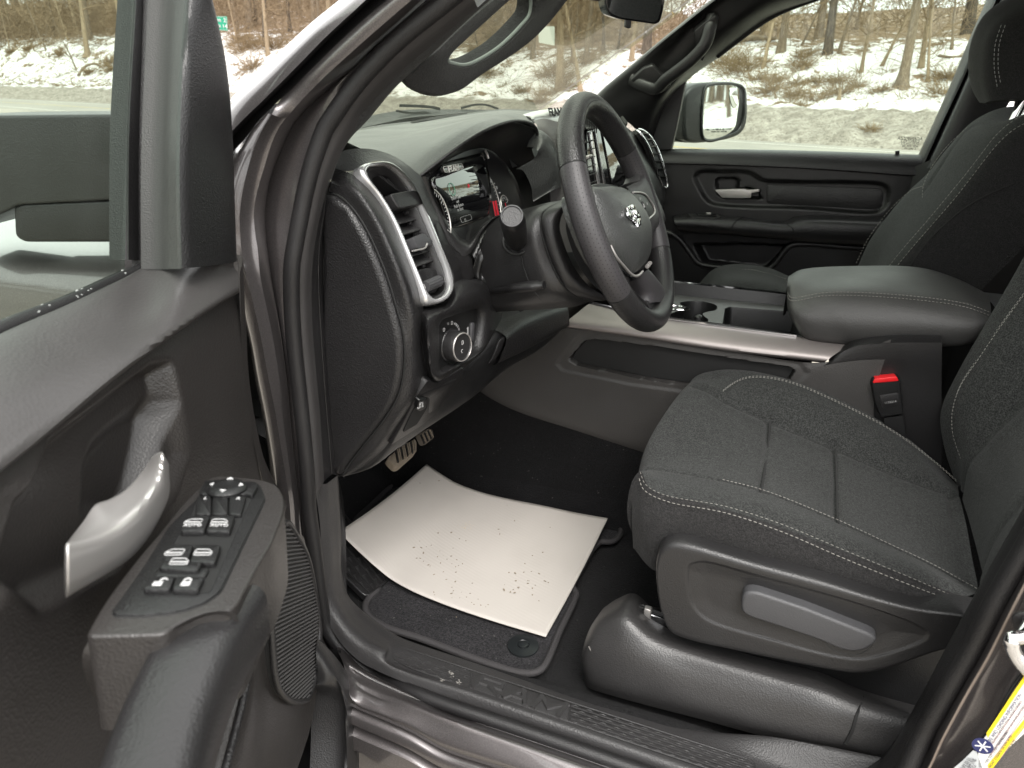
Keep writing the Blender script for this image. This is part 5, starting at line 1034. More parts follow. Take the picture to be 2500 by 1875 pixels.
# tray top, walls, far rail
ZT = 1.032
FR = ly('K', [(900, 190), (1090, 214), (1400, 247), (1770, 287), (2000, 312)], 1.815)
sweep('rail_chrome_edge', FR, [(-.004, -.001), (-.004, .002), (.004, .003), (.004, -.001)], chrome, con, 40)
net('tray_wall', [off(FR, (0, -.003, -.001)), off(FR, (0, -.012, -.035)), off(FR, (0, -.016, -.06))], hard_l, con, 40, 6)
net('far_rail', [off(FR, (0, .003, 0)), off(FR, (0, .05, -.03)), off(FR, (0, .07, -.25))], hard, con, 40, 6)
zt = (FR[1].z+ly('K', [(1400, 487)], CY+.05)[0].z)/2-.022
cup1 = atz('K', 1242, 372, zt); cup2 = atz('K', 1225, 410, zt)
tray = slab('console_tray', [Vector((-.36, CY+.058, zt)), Vector((.10, CY+.058, zt)), Vector((.10, 1.80, zt)), Vector((-.36, 1.80, zt))], (0, 0, 1), .003, plastic('tray_grey', (.085, .085, .085), .4, 900, .15), con)
# cup wells and bin as real hollows: cut the tray with a boolean
def cutter(pts, depth):
    m = len(pts); V = [p+Vector((0, 0, .02)) for p in pts]+[p-Vector((0, 0, depth)) for p in pts]
    return V, [tuple(range(m)), tuple(range(m, 2*m))[::-1]]+[(j, m+j, m+(j+1) % m, (j+1) % m) for j in range(m)]
cups = []
cw = lz('K', [(1130, 345), (1170, 336), (1240, 334), (1310, 345), (1350, 362), (1345, 385), (1300, 395), (1268, 405), (1275, 425), (1300, 445), (1290, 458), (1200, 450), (1110, 436), (1060, 425), (1100, 400), (1140, 392), (1158, 370)], zt)
cwc = cr(cw, 60, True)
bn = rounded(lz('K', [(1400, 378), (1430, 368), (1830, 400), (1860, 540), (1820, 530), (1385, 475)], zt), .006, 3)
for nm, outl, dep in (('cup_holder', cwc, .07), ('console_bin', bn, .06)):
    n = len(outl); rows = [[p+Vector((0, 0, .0012)) for p in outl], [p.lerp(sum(outl, Vector())/n, .02)+Vector((0, 0, -.004)) for p in outl], [p.lerp(sum(outl, Vector())/n, .08)+Vector((0, 0, -dep)) for p in outl]]
    V = [p for r in rows for p in r]; Fc = gridfaces(3, n, True)+[tuple(range(2*n, 3*n))]
    o = mesh(nm, V, Fc, smoothb, con, True, 40)
    bmx = bmesh.new(); vs = [bmx.verts.new(v) for v in cutter(outl, .02)[0]]; [bmx.faces.new([vs[i] for i in f]) for f in cutter(outl, .02)[1]]; bmesh.ops.recalc_face_normals(bmx, faces=bmx.faces)
    cme = bpy.data.meshes.new('cut'); bmx.to_mesh(cme); bmx.free(); co = bpy.data.objects.new('cut', cme); COL.objects.link(co)
    md = tray.modifiers.new('hole', 'BOOLEAN'); md.object = co; md.operation = 'DIFFERENCE'; md.solver = 'EXACT'
    bpy.context.view_layer.update(); new = bpy.data.meshes.new_from_object(tray.evaluated_get(bpy.context.evaluated_depsgraph_get())); tray.modifiers.clear(); tray.data = new; bpy.data.objects.remove(co)
lathe('cup_grip', atz('K', 1245, 425, zt-.01), (0, 0, 1), [(.012, -.05), (.013, -.01), (.010, .0), (.004, .004)], hard, con, 16)
tube('shifter_ring', [atz('K', 1110, 372, zt+.002)+Vector((cos(t_)*.03, sin(t_)*.016, 0)) for t_ in [k*pi/10 for k in range(20)]], .002, chrome, con, 30, 6, closed=True)
# console rear side behind the rail
cr0 = ly('K', [(2020, 700), (2170, 600), (2400, 560), (2700, 560)], CY); cr1 = ly('K', [(1880, 800), (2100, 800), (2400, 820), (2700, 830)], CY); cr2 = ly('K', [(1850, 1300), (2100, 1400), (2400, 1500), (2700, 1500)], CY+.01)
net('console_rear_side', [off(cr0, (0, .03, .0)), cr0, cr1, cr2], hard, con, 30, 20)
# padded armrest lid
a0 = sy(('w', [(1728, 722, 1.55), (1745, 733, 1.515), (1850, 743, 1.51), (1960, 747, 1.51), (2085, 742, 1.51), (2145, 718, 1.52)])); a1 = sy(('w', [(1703, 675, 1.56), (1715, 680, 1.51), (1800, 692, 1.495), (1950, 706, 1.495), (2085, 706, 1.495), (2150, 700, 1.51)]))
a2 = sy(('w', [(1700, 640, 1.58), (1712, 652, 1.535), (1780, 641, 1.525), (1900, 643, 1.525), (2080, 664, 1.525), (2143, 686, 1.53)])); a3 = sy(('w', [(1701, 612, 1.60), (1716, 608, 1.60), (1800, 603, 1.62), (1950, 606, 1.62), (2075, 630, 1.62), (2140, 660, 1.60)]))
a4 = sy(('w', [(1704, 597, 1.70), (1735, 582, 1.75), (1850, 575, 1.80), (1990, 579, 1.80), (2065, 602, 1.78), (2132, 636, 1.75)]))
net('armrest_lid', [off(a0, (.01, .03, -.01)), a0, a1, a2, a3, a4, off(a4, (0, .03, -.02)), off(a4, (0, .035, -.1))], plastic('armrest_vinyl', (.046, .045, .044), .45, 480, .35), con, 70, 60)
front = [[r[0] for r in (a0, a1, a2, a3, a4)], [r[0]+Vector((.02, .06, 0)) for r in (a0, a1, a2, a3, a4)]]
stitches('armrest_stitching', off(cr(a2, 40), (0, -.0005, .002)), thread, con, .0042, .0022, .0006); stitches('armrest_stitching', off(cr(a2, 40), (0, .003, .0075)), thread, con, .0042, .0022, .0006)
hg0 = sy(('w', [(2110, 640, 1.62), (2150, 690, 1.53), (2135, 725, 1.53)]))
net('armrest_hinge_trim', [off(sy(('w', [(2100, 625, 1.75), (2145, 655, 1.62), (2150, 690, 1.53), (2120, 735, 1.52)])), (.0, 0, -.002)), sy(('w', [(2115, 630, 1.78), (2160, 655, 1.65), (2172, 690, 1.56), (2150, 740, 1.53)])), sy(('w', [(2212, 640, 1.80), (2230, 660, 1.68), (2260, 690, 1.58), (2260, 760, 1.54)]))], grayp, con, 20, 12)
net('console_back', [sy(('w', [(2140, 735, 1.51), (2300, 700, 1.51)])), sy(('w', [(2130, 800, 1.50), (2300, 800, 1.50)]))], hard, con, 8, 4)

# seat belt buckle
bk_ = thing('seat_belt_buckle', aty('L', 1480, 400, 1.46), 'black seat belt buckle with red release button', 'buckle')
BP = plane3(aty('L', 1395, 200, 1.455), aty('L', 1420, 370, 1.455), aty('L', 1535, 180, 1.46))
slab('buckle_body', rounded(lp('L', [(1388, 190), (1400, 165), (1530, 152), (1545, 190), (1565, 358), (1440, 378), (1405, 290)], BP), .004, 3), BP[1], .022, smoothb, bk_, .004, 3)
rb = slab('release_button', rounded(lp('L', [(1394, 190), (1408, 166), (1525, 153), (1538, 178)], BP, .003), .003, 3), BP[1], .02, red, bk_, .003, 3); rb['label'] = 'red release button'
slab('buckle_panel', rounded(lp('L', [(1430, 255), (1535, 240), (1545, 310), (1448, 328)], BP, .001), .004, 3), BP[1], .002, hard, bk_, .0005, 2)
text('buckle_print', '1135214', lp('L', [(1490, 292)], BP, .0015)[0], lp('L', [(1540, 285)], BP)[0]-lp('L', [(1440, 300)], BP)[0], (0, 0, 1), .006, whited, bk_, .0002)
sweep('buckle_strap', ly('L', [(1505, 370), (1515, 430), (1540, 560), (1560, 700)], 1.462), [(-.016, -.002), (.016, -.002), (.016, .002), (-.016, .002)], smoothb, bk_, 12, up=(0, -1, 0))

# ================================================================== driver's seat
st_ = thing('driver_seat', Vector((.15, 1.22, .56)), 'dark grey cloth driver seat with white stitching and plastic side shield', 'car seat')
def seatline(pts): 
    l = ly('L', pts); return [l[0]+Vector((.03, 0, -.16)), l[0]+Vector((-.012, 0, -.085)), l[0]+Vector((-.012, 0, -.02))]+l
def seatlow(pts):
    l = ly('L', pts); return [l[0]+Vector((.05, .02, -.012)), l[0]+Vector((.012, .012, -.008)), l[0]+Vector((-.001, .004, -.004))]+l
c0 = seatline([(447, 150, 1.47), (560, 118, 1.475), (700, 119, 1.48), (850, 148, 1.485), (1100, 222, 1.49), (1400, 372, 1.49), (1650, 545, 1.485), (1850, 748, 1.47)])
c1 = seatline([(420, 180, 1.43), (560, 170, 1.43), (690, 178, 1.43), (830, 183, 1.43), (1080, 262, 1.43), (1380, 410, 1.425), (1620, 560, 1.42), (1856, 760, 1.41)])
c2 = seatline([(385, 215, 1.385), (500, 235, 1.37), (640, 300, 1.365), (820, 378, 1.36), (1180, 530, 1.35), (1480, 660, 1.345), (1700, 745, 1.345), (1862, 790, 1.35)])
c3 = seatline([(300, 330, 1.28), (430, 380, 1.27), (620, 450, 1.265), (820, 530, 1.26), (1195, 680, 1.25), (1480, 800, 1.25), (1700, 880, 1.25), (1900, 950, 1.25)])
c3b = seatline([(205, 500, 1.17), (330, 560, 1.165), (560, 610, 1.16), (800, 670, 1.155), (1200, 830, 1.15), (1480, 950, 1.15), (1700, 1050, 1.15), (1935, 1150, 1.15)])
c4 = seatline([(172, 655, 1.085), (270, 660, 1.085), (580, 716, 1.08), (800, 772, 1.075), (1200, 932, 1.07), (1480, 1062, 1.07), (1700, 1165, 1.07), (1968, 1312, 1.07)])
c5 = seatline([(150, 665, 1.035), (260, 730, 1.025), (560, 800, 1.015), (800, 860, 1.012), (1200, 1010, 1.01), (1480, 1130, 1.01), (1700, 1215, 1.015), (1950, 1325, 1.03)])
c6 = seatline([(138, 685, 1.01), (190, 778, .99), (470, 858, .982), (740, 935, .98), (1150, 1085, .98), (1430, 1195, .982), (1650, 1280, .985), (1860, 1355, 1.0)])
c7 = seatlow([(98, 880, 1.0), (160, 930, .978), (450, 1000, .974), (740, 1080, .972), (1150, 1200, .972), (1430, 1290, .972), (1650, 1345, .975), (1870, 1385, .99)])
c8 = seatlow([(105, 1080, 1.005), (215, 1200, .985), (450, 1200, .985), (740, 1250, .985), (1150, 1350, .985), (1430, 1430, .985), (1650, 1480, .985), (1870, 1500, .99)])
cush = net('seat_cushion', [off(c0, (0, .015, -.12)), off(c0, (0, .008, -.03)), c0, c1, c2, c3, c3b, c4, c5, c6], seatf, st_, 150, 110, sharp=70)
# quilted grooves pressed into the cushion top
def groove(o, path, w_, dep, n=120):
    P = np.array([tuple(p) for p in cr(path, n)]); me = o.data; V = np.empty(len(me.vertices)*3); me.vertices.foreach_get('co', V); V = V.reshape(-1, 3); Nn = np.empty(len(V)*3); me.vertices.foreach_get('normal', Nn); Nn = Nn.reshape(-1, 3)
    d = np.full(len(V), 9.)
    for p in P: d = np.minimum(d, np.linalg.norm(V-p, axis=1))
    V -= Nn*(dep*np.exp(-(d/w_)**2))[:, None]; me.vertices.foreach_set('co', V.ravel()); me.update()
sub = cush.modifiers.new('sub', 'SUBSURF'); sub.levels = 1; sub.render_levels = 1
dg = bpy.context.evaluated_depsgraph_get(); bpy.context.view_layer.update(); new = bpy.data.meshes.new_from_object(cush.evaluated_get(bpy.context.evaluated_depsgraph_get())); cush.modifiers.clear(); cush.data = new
gA = ly('L', [(842, 385, 1.362), (838, 450, 1.32), (825, 560, 1.25), (808, 680, 1.15), (790, 768, 1.08)]); gB = ly('L', [(1196, 530, 1.352), (1200, 620, 1.29), (1202, 730, 1.22), (1206, 850, 1.13), (1212, 930, 1.075)])
gC = ly('L', [(440, 190, 1.395), (560, 255, 1.372), (660, 300, 1.365), (820, 372, 1.36), (1180, 525, 1.352), (1480, 655, 1.347), (1820, 785, 1.35)])
gD = c4[3:]; gE = ly('L', [(1815, 790, 1.345), (1850, 920, 1.25), (1890, 1060, 1.16), (1950, 1300, 1.07)])
for g_, w_, d_ in ((gA, .008, .010), (gB, .008, .010), (gC, .010, .010), (gD, .004, .003), (gE, .008, .010), (c6[3:], .003, .003)): groove(cush, g_, w_, d_)
for g_ in (gA, gB): tube('seat_seam', off(g_, (0, 0, -.0052)), .0016, threadd, st_, 40, 6)
net('seat_side_cloth', [off(c6, (0, .004, .004)), off(c6, (0, 0, -.002)), c7, c8], seats, st_, 110, 30)
def seam(nm, pts, sep, par, mat=thread, **k):
    l = pts; stitches(nm, off(l, (0, -sep/2, -sep/2)), mat, par, **k); stitches(nm, off(l, (0, sep/2, sep/2)), mat, par, **k)
st1 = ly('L', [(136, 700, 1.005), (160, 760, .992), (280, 822, .985), (600, 885, .977), (900, 985, .976), (1250, 1135, .976), (1600, 1275, .98), (1840, 1365, .994)])
st2 = ly('L', [(140, 668, 1.012), (168, 735, 1.0), (260, 790, .992), (600, 855, .986), (900, 950, .985), (1250, 1095, .985), (1600, 1240, .988), (1845, 1345, 1.0)])
stitches('seat_stitching', off(st1, (0, -.004, .001)), thread, st_, .0048, .0026, .0007); stitches('seat_stitching', off(st2, (0, -.003, .002)), thread, st_, .0042, .0030, .0005)
st3 = off(ly('L', [(582, 716, 1.08), (800, 772, 1.075), (1200, 932, 1.07), (1480, 1062, 1.07), (1700, 1165, 1.07), (1968, 1312, 1.07)]), (0, -.002, .0035)); stitches('seat_stitching', st3, thread, st_, .0042, .002, .0006)
b1 = ly('L', [(585, 248, 1.378), (640, 208, 1.405), (710, 178, 1.428), (800, 174, 1.435), (950, 203, 1.435), (1200, 308, 1.433), (1500, 466, 1.43), (1700, 612, 1.425), (1855, 745, 1.415)])
stitches('seat_stitching', off(b1, (0, -.0055, .008)), thread, st_, .0045, .0024, .00065); stitches('seat_stitching', off(b1, (0, .0015, .008)), thread, st_, .0045, .0024, .00065)
# backrest
bk0 = ly('L', [(1855, 745, 1.47), (1790, 560, 1.475), (1762, 380, 1.48), (1778, 300, 1.48), (1825, 195, 1.48), (1905, 45, 1.48), (2010, -140, 1.48), (2200, -480, 1.47), (2400, -900, 1.45)])
bk1 = ly('L', [(1870, 740, 1.43), (1850, 560, 1.42), (1830, 400, 1.42), (1850, 300, 1.42), (1920, 160, 1.42), (2040, -20, 1.42), (2160, -180, 1.42), (2400, -480, 1.41), (2650, -900, 1.40)])
bk2 = ly('L', [(1872, 790, 1.365), (1900, 610, 1.355), (1960, 530, 1.35), (2050, 430, 1.345), (2212, 275, 1.34), (2350, 130, 1.34), (2480, 0, 1.34), (2700, -300, 1.34), (2950, -700, 1.34)])
bk3 = ly('L', [(1915, 930, 1.25), (1990, 800, 1.24), (2080, 690, 1.23), (2180, 590, 1.22), (2330, 470, 1.22), (2500, 330, 1.22), (2700, 150, 1.22), (3000, -150, 1.22), (3300, -600, 1.22)])
bk4 = ly('L', [(1980, 1180, 1.10), (2050, 1010, 1.08), (2130, 890, 1.07), (2240, 770, 1.06), (2400, 640, 1.05), (2600, 480, 1.05), (2800, 300, 1.05), (3100, 0, 1.05), (3500, -500, 1.05)])
bk5 = ly('L', [(2010, 1330, 1.01), (2080, 1160, .99), (2200, 1010, .985), (2350, 870, .98), (2550, 720, .98), (2750, 560, .98), (2950, 380, .98), (3300, 50, .98), (3700, -500, .98)])
back = net('backrest', [off(bk0, (.05, .02, 0)), bk0, bk1, bk2, bk3, bk4, bk5, off(bk5, (.08, .0, 0))], seatf, st_, 90, 80, sharp=70)
groove(back, bk2, .012, .010); groove(back, ly('L', [(2210, 780, 1.055), (2060, 1010, 1.07), (2005, 1180, 1.08)]), .01, .006)
sb1 = ly('L', [(1890, 600, 1.40), (1850, 480, 1.42), (1840, 390, 1.425), (1852, 300, 1.425), (1890, 200, 1.425), (1990, 50, 1.425), (2100, -110, 1.425), (2300, -380, 1.42)])
stitches('seat_stitching', off(sb1, (-.006, -.003, 0)), thread, st_, .0045, .0024, .00065); stitches('seat_stitching', off(sb1, (-.004, .006, .002)), thread, st_, .0045, .0024, .00065)
bolst = ly('L', [(1862, 770, 1.33), (1890, 850, 1.25), (1950, 1000, 1.16), (2000, 1180, 1.08)])
hc_ = bk3[-1]+Vector((.04, 0, .13)); hx_ = (bk3[-1]-bk3[-3]).normalized()
box('headrest', hc_, Vector((.055, 0, -.02)), (0, .14, 0), hx_*.11, seats, st_, .045, 5)
for dy_ in (-.06, .06): tube('headrest_post', [hc_+Vector((0, dy_, 0)), bk3[-1]+Vector((.02, dy_, -.05))], .007, chrome, st_, 4, 10, smoothpath=False)
# plastic side shield with lever
SY = .955
so1 = [(6, 220), (35, 135), (100, 105), (190, 112), (600, 228), (1000, 335), (1300, 425), (1560, 492), (1900, 540), (2250, 640), (2250, 820), (1900, 720), (1740, 745), (1350, 882), (1200, 902), (1000, 872), (500, 770), (200, 702), (95, 655), (45, 560), (12, 400)]
SHP = (Vector((0, SY, 0)), Vector((0, -1, 0)))
q_ = cr(ly('O', so1, SY), 150, True)
cs_ = ly('O', [(900, 560)], SY)[0]
rows = []
ctrline = lin(ly('O', [(120, 400), (1000, 590), (1900, 640)], SY), 150)
def nearest_on(p):
    best = min(ctrline, key=lambda c: (c-p).length); return best
for s_, h_ in ((0, -.035), (0, -.008), (.02, .002), (.06, .007), (.12, .009), (.2, .009), (.28, .009), (.36, .009), (.44, .009), (.52, .009), (.62, .009), (.72, .009), (.85, .009), (1, .009)):
    rows.append([p.lerp(nearest_on(p), s_)+Vector((0, -h_, 0)) for p in q_])
shd = mesh('side_shield', [p for r in rows for p in r], gridfaces(len(rows), len(q_), True), hard_l, st_, True, 60)
if sum(p.normal.dot(Vector((0, -1, 0)))*p.area for p in shd.data.polygons) < 0: shd.data.flip_normals()
s2_ = shd.modifiers.new('s', 'SUBSURF'); s2_.levels = 2; s2_.render_levels = 2; bpy.context.view_layer.update(); new = bpy.data.meshes.new_from_object(shd.evaluated_get(bpy.context.evaluated_depsgraph_get())); shd.modifiers.clear(); shd.data = new
rec = cr(ly('O', [(196, 320), (206, 260), (260, 238), (320, 242), (600, 318), (1000, 425), (1300, 515), (1560, 612), (1632, 665), (1618, 700), (1350, 802), (1220, 822), (1050, 800), (700, 708), (320, 590), (240, 520), (205, 430)], SY-.008), 120, True)
rec2 = ly('O', [(235, 300), (300, 268), (600, 345), (1000, 455), (1500, 640), (1560, 680), (1330, 770), (1200, 785), (700, 680), (330, 560), (255, 470)], SY-.008)
emboss(shd, SHP, [(rec, -.002, .004), (rec2, -.004, .035)])
tube('shield_groove', off(rec, (0, .0015, 0)), .0010, dark, st_, 200, 6, closed=True, up=(0, -1, 0))
lv = rounded(ly('O', [(512, 470), (530, 412), (600, 408), (900, 508), (1290, 662), (1332, 692), (1312, 728), (1245, 765), (1165, 772), (1070, 742), (985, 700), (560, 560), (518, 530)], SY-.018), .012, 4)
lev = slab('recline_lever', lv, (0, -1, 0), .028, grayp, st_, .009, 5, front=.004); lev['label'] = 'grey recline lever on the seat side'
tube('lever_dimple', ly('O', [(1030, 735), (1080, 775), (1160, 795), (1240, 785), (1300, 740)], SY-.0215), .0006, dark, st_, 30, 5)
# riser cover and rail on the floor
h0 = ly('O', [(-345, 560, 1.02), (-260, 505, 1.02), (-150, 478, 1.01), (0, 610, 1.0), (250, 718, .995), (700, 850, .99), (1000, 930, .985), (1250, 1040, .98), (1800, 1190, .98)])
h0b = ly('O', [(-395, 640, .985), (-335, 590, .975), (-190, 575, .965), (0, 700, .96), (250, 800, .955), (700, 925, .95), (1000, 1005, .945), (1240, 1080, .945), (1800, 1235, .945)])
h1 = ly('O', [(-430, 740, .97), (-385, 705, .955), (-230, 710, .945), (0, 815, .94), (250, 900, .94), (700, 1020, .935), (1000, 1090, .93), (1220, 1140, .93), (1800, 1300, .93)])
h2 = ly('O', [(-445, 830, .965), (-420, 830, .95), (-260, 855, .935), (0, 935, .93), (250, 1010, .93), (700, 1130, .925), (1000, 1200, .92), (1190, 1240, .92), (1790, 1400, .92)])
h3 = ly('O', [(-432, 900, .965), (-405, 935, .95), (-250, 985, .932), (0, 1052, .928), (250, 1115, .925), (700, 1235, .92), (1000, 1300, .915), (1150, 1330, .915), (1770, 1510, .915)])
net('seat_riser_cover', [off(h0, (.0, .05, -.02)), h0, h0b, h1, h2, h3, off(h3, (0, .01, -.03))], plastic('riser_plastic', (.032, .031, .031), .35, 430, .25), st_, 90, 50)
sl_ = ly('O', [(1245, 1045, .978), (1235, 1090, .943), (1210, 1150, .928), (1185, 1240, .918), (1140, 1330, .912)]); sweep('riser_gap', sl_, [(-.002, -.001), (.002, -.001), (.002, .0012), (-.002, .0012)], dark, st_, 20, up=(0, -1, 0))
tube('riser_scuff', ly('M', [(1900, 1322, .95), (1912, 1345, .949), (1920, 1362, .949)]), .0012, simple('scuff', (.16, .15, .14), .8), st_, 12, 5)
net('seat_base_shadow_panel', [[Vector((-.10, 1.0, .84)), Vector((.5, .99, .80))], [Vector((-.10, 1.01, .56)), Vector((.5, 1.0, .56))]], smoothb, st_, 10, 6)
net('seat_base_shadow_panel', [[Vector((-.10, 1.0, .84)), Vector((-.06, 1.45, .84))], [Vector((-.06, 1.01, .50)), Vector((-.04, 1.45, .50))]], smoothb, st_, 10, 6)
rl0 = ly('L', [(85, 1405, 1.02), (170, 1425, 1.02), (262, 1452, 1.02), (400, 1500, 1.02)])
sweep('seat_rail', rl0, [(-.012, -.008), (-.012, .006), (-.008, .009), (.008, .009), (.012, .006), (.012, -.008)], chrome, st_, 12)
box('rail_latch', aty('L', 180, 1432, 1.008), (.006, 0, 0), (0, .006, 0), (0, 0, .012), silver, st_, .002, 2)
tube('rail_slot', off(rl0, (0, -.006, .012)), .003, dark, st_, 12, 6)

# ================================================================== passenger seat
ps = thing('passenger_seat', Vector((.2, 2.1, .56)), 'dark grey cloth front passenger seat with headrest beyond the console', 'car seat')
n0 = ly('D', [(1100, 1800), (1215, 1600), (1285, 1450), (1400, 1290), (1520, 1150), (1640, 1040), (1760, 890), (1890, 745), (1990, 680), (2090, 645), (2212, 640)], 2.22)
n1 = ly('D', [(1200, 1850), (1310, 1620), (1400, 1440), (1510, 1290), (1620, 1150), (1720, 1020), (1830, 870), (1930, 770), (2020, 735), (2120, 720), (2230, 720)], 2.05)
n2 = ly('D', [(1240, 1870), (1380, 1630), (1490, 1490), (1620, 1340), (1745, 1190), (1860, 1050), (1960, 920), (2030, 830), (2100, 765), (2190, 705), (2300, 660)], 1.915)
n3 = ly('D', [(1300, 1900), (1430, 1650), (1540, 1510), (1670, 1360), (1800, 1210), (1910, 1070), (2010, 940), (2080, 860), (2150, 800), (2260, 740), (2380, 690)], 1.885)
n4 = ly('D', [(1800, 2000), (1950, 1750), (2100, 1600), (2240, 1450), (2360, 1300), (2460, 1150), (2550, 1020), (2620, 920), (2680, 850), (2740, 790), (2800, 750)], 1.885)
pb_ = net('backrest', [off(n0, (.03, .03, 0)), n0, n1, n2, n3], seatf, ps, 90, 50, sharp=70)
net('backrest_side', [off(n3, (-.004, .006, .004)), off(n3, (.01, -.006, 0)), n4], seats, ps, 60, 20)
groove(pb_, ly('D', [(1630, 1170, 2.06), (1660, 1060, 2.08), (1760, 930, 2.10), (1890, 785, 2.12), (2020, 797, 2.0)]), .010, .006)
stitches('seat_stitching', off(n2, (0, -.006, .004)), thread, ps, .0055, .003, .0008); stitches('seat_stitching', off(n3, (-.004, -.004, .006)), thread, ps, .0055, .003, .0008)
stitches('seat_stitching', off(ly('D', [(1225, 1590, 2.18), (1300, 1440, 2.17), (1420, 1280, 2.17), (1540, 1165, 2.17), (1625, 1130, 2.1)]), (-.01, -.01, .006)), thread, ps, .0055, .003, .0008)
stitches('seat_stitching', off(ly('D', [(1625, 1260, 2.03), (1620, 1150, 2.06), (1660, 1040, 2.08), (1760, 900, 2.11), (1890, 775, 2.13)]), (-.008, -.008, .006)), thread, ps, .0055, .003, .0008)
tube('back_seam', off(ly('D', [(1550, 1640, 1.88), (1700, 1440, 1.88), (1860, 1290, 1.88), (2010, 1190, 1.88), (2212, 1100, 1.88)]), (-.02, -.008, 0)), .0015, dark, ps, 30, 5)
# headrest
r_ = [(1945, 612), (1905, 545), (1880, 440), (1880, 330), (1908, 210), (1965, 100), (2050, 25), (2150, -30), (2300, -70)]
hr0 = ly('D', r_, 2.12); hr1 = ly('D', [(1975, 618), (1945, 540), (1930, 430), (1935, 330), (1960, 220), (2020, 120), (2110, 50), (2210, 0), (2340, -40)], 2.03)
hr2 = ly('D', [(2040, 602), (2030, 540), (2025, 430), (2030, 330), (2050, 230), (2110, 150), (2200, 90), (2300, 50), (2420, 20)], 1.97); hr3 = ly('D', [(2500, 590), (2520, 500), (2520, 430), (2530, 330), (2550, 250), (2600, 200), (2650, 150), (2700, 120), (2750, 100)], 1.95)
bt = 1
net('headrest', [off(hr0, (.03, .05, 0)), hr0, hr1, hr2, hr3], seats, ps, 50, 40, sharp=70)
net('headrest_underside', [[l[0] for l in (hr0, hr1, hr2, hr3)], [l[0]+Vector((.02, .06, -.004)) for l in (hr0, hr1, hr2, hr3)]], seats, ps, 20, 6)
for dx in (0, 24): stitches('headrest_stitching', off(ly('D', [(2085+dx, 150, 1.965), (2050+dx, 260, 1.965), (2042+dx, 400, 1.965), (2060+dx, 520, 1.965)]), (-.004, -.006, 0)), whited, ps, .006, .003, .0007)
for k in range(2):
    tb_ = aty('D', 2190+60*k, 640, 2.0-.02*k); lathe('headrest_post', tb_, (.25, 0, 1), [(.0085, -.05), (.0085, .10)], chrome, ps, 16)
# cushion
pc0 = ly('K', [(1190, 300), (1330, 155), (1450, 122), (1560, 125), (1680, 150), (1800, 200), (2000, 250)], 2.30); pc1 = ly('K', [(1230, 320), (1360, 175), (1470, 160), (1580, 172), (1690, 195), (1800, 240), (2000, 290)], 2.12); pc2 = ly('K', [(1240, 360), (1400, 260), (1500, 250), (1600, 262), (1700, 285), (1800, 310), (2000, 340)], 1.95)
net('seat_cushion', [off(pc0, (0, .05, -.1)), pc0, pc1, pc2, off(pc2, (0, -.03, -.12))], seatf, ps, 50, 30)
stitches('seat_stitching', off(ly('K', [(1410, 195, 2.12), (1450, 165, 2.17), (1530, 152, 2.18), (1640, 172, 2.18), (1780, 215, 2.18)]), (0, -.012, .008)), thread, ps, .0055, .003, .0008); stitches('seat_stitching', off(ly('K', [(1420, 205, 2.11), (1460, 175, 2.16), (1535, 163, 2.17), (1640, 183, 2.17), (1780, 228, 2.17)]), (0, -.012, .008)), thread, ps, .0055, .003, .0008)
# ================================================================== passenger door
pd = thing('truck_door', Vector((0, 2.5, .6)), 'closed passenger door with silver handle and clear window above its black trim', 'car door')
PY_ = 2.47
w0 = ly('D', [(-60, 905), (95, 897), (500, 899), (1000, 910), (1590, 932), (1800, 942)], 2.525); w1 = ly('D', [(-60, 925), (95, 915), (500, 918), (1000, 930), (1580, 955), (1800, 965)], 2.475); w2 = ly('D', [(-60, 978), (95, 978), (500, 989), (1000, 1012), (1500, 1048), (1720, 1062)], 2.455)
net('belt_pad', [off(w0, (0, .02, -.03)), w0, w1, w2, off(w2, (0, .006, -.004))], leather, pd, 50, 22)
v0 = ly('D', [(-60, 984), (95, 984), (400, 990), (800, 1008), (1200, 1022), (1560, 1060)], PY_); v1 = ly('D', [(-60, 1250), (95, 1255), (400, 1262), (800, 1275), (1200, 1290), (1560, 1320)], PY_); v2 = ly('D', [(-60, 1460), (200, 1465), (500, 1470), (800, 1480), (1200, 1500), (1560, 1540)], PY_+.005); v3 = ly('D', [(-60, 1900), (200, 1900), (500, 1900), (800, 1900), (1200, 1900), (1560, 1900)], PY_+.01)
pp = net('inner_panel', [v0, v1, v2, v3], hard, pd, 150, 120)
PPL = (Vector((0, PY_, 0)), Vector((0, -1, 0)))
ins = cr(ly('D', [(236, 1060), (262, 1032), (400, 1030), (565, 1036), (640, 1080), (800, 1090), (1290, 1098), (1375, 1112), (1400, 1150), (1395, 1200), (1370, 1250), (1330, 1272), (900, 1250), (340, 1222), (300, 1190), (255, 1110)], PY_), 80, True)
cupd = ly('D', [(358, 1085), (380, 1070), (480, 1072), (498, 1090), (492, 1135), (560, 1130), (620, 1150), (628, 1195), (410, 1190), (372, 1165)], PY_)
pckt = ly('D', [(240, 1475), (520, 1470), (800, 1480), (760, 1530), (680, 1615), (640, 1630), (300, 1590)], PY_)
emboss(pp, PPL, [(ins, -.014, .010), (cupd, -.022, .006), (pckt, -.05, .015)])
slab('armrest_insert', rounded(ly('D', [(668, 1108), (800, 1112), (1350, 1132), (1368, 1160), (1360, 1240), (1330, 1258), (668, 1222)], PY_+.010), .01, 3), (0, -1, 0), .008, leather, pd, .003, 2)
hd = slab('door_handle', rounded(ly('D', [(356, 1140), (460, 1136), (530, 1134), (560, 1140), (622, 1136), (626, 1150), (575, 1160), (572, 1188), (500, 1190), (400, 1186)], PY_-.004), .003, 3), (0, -1, 0), .02, silver, pd, .004, 3); hd['label'] = 'small silver inside handle'
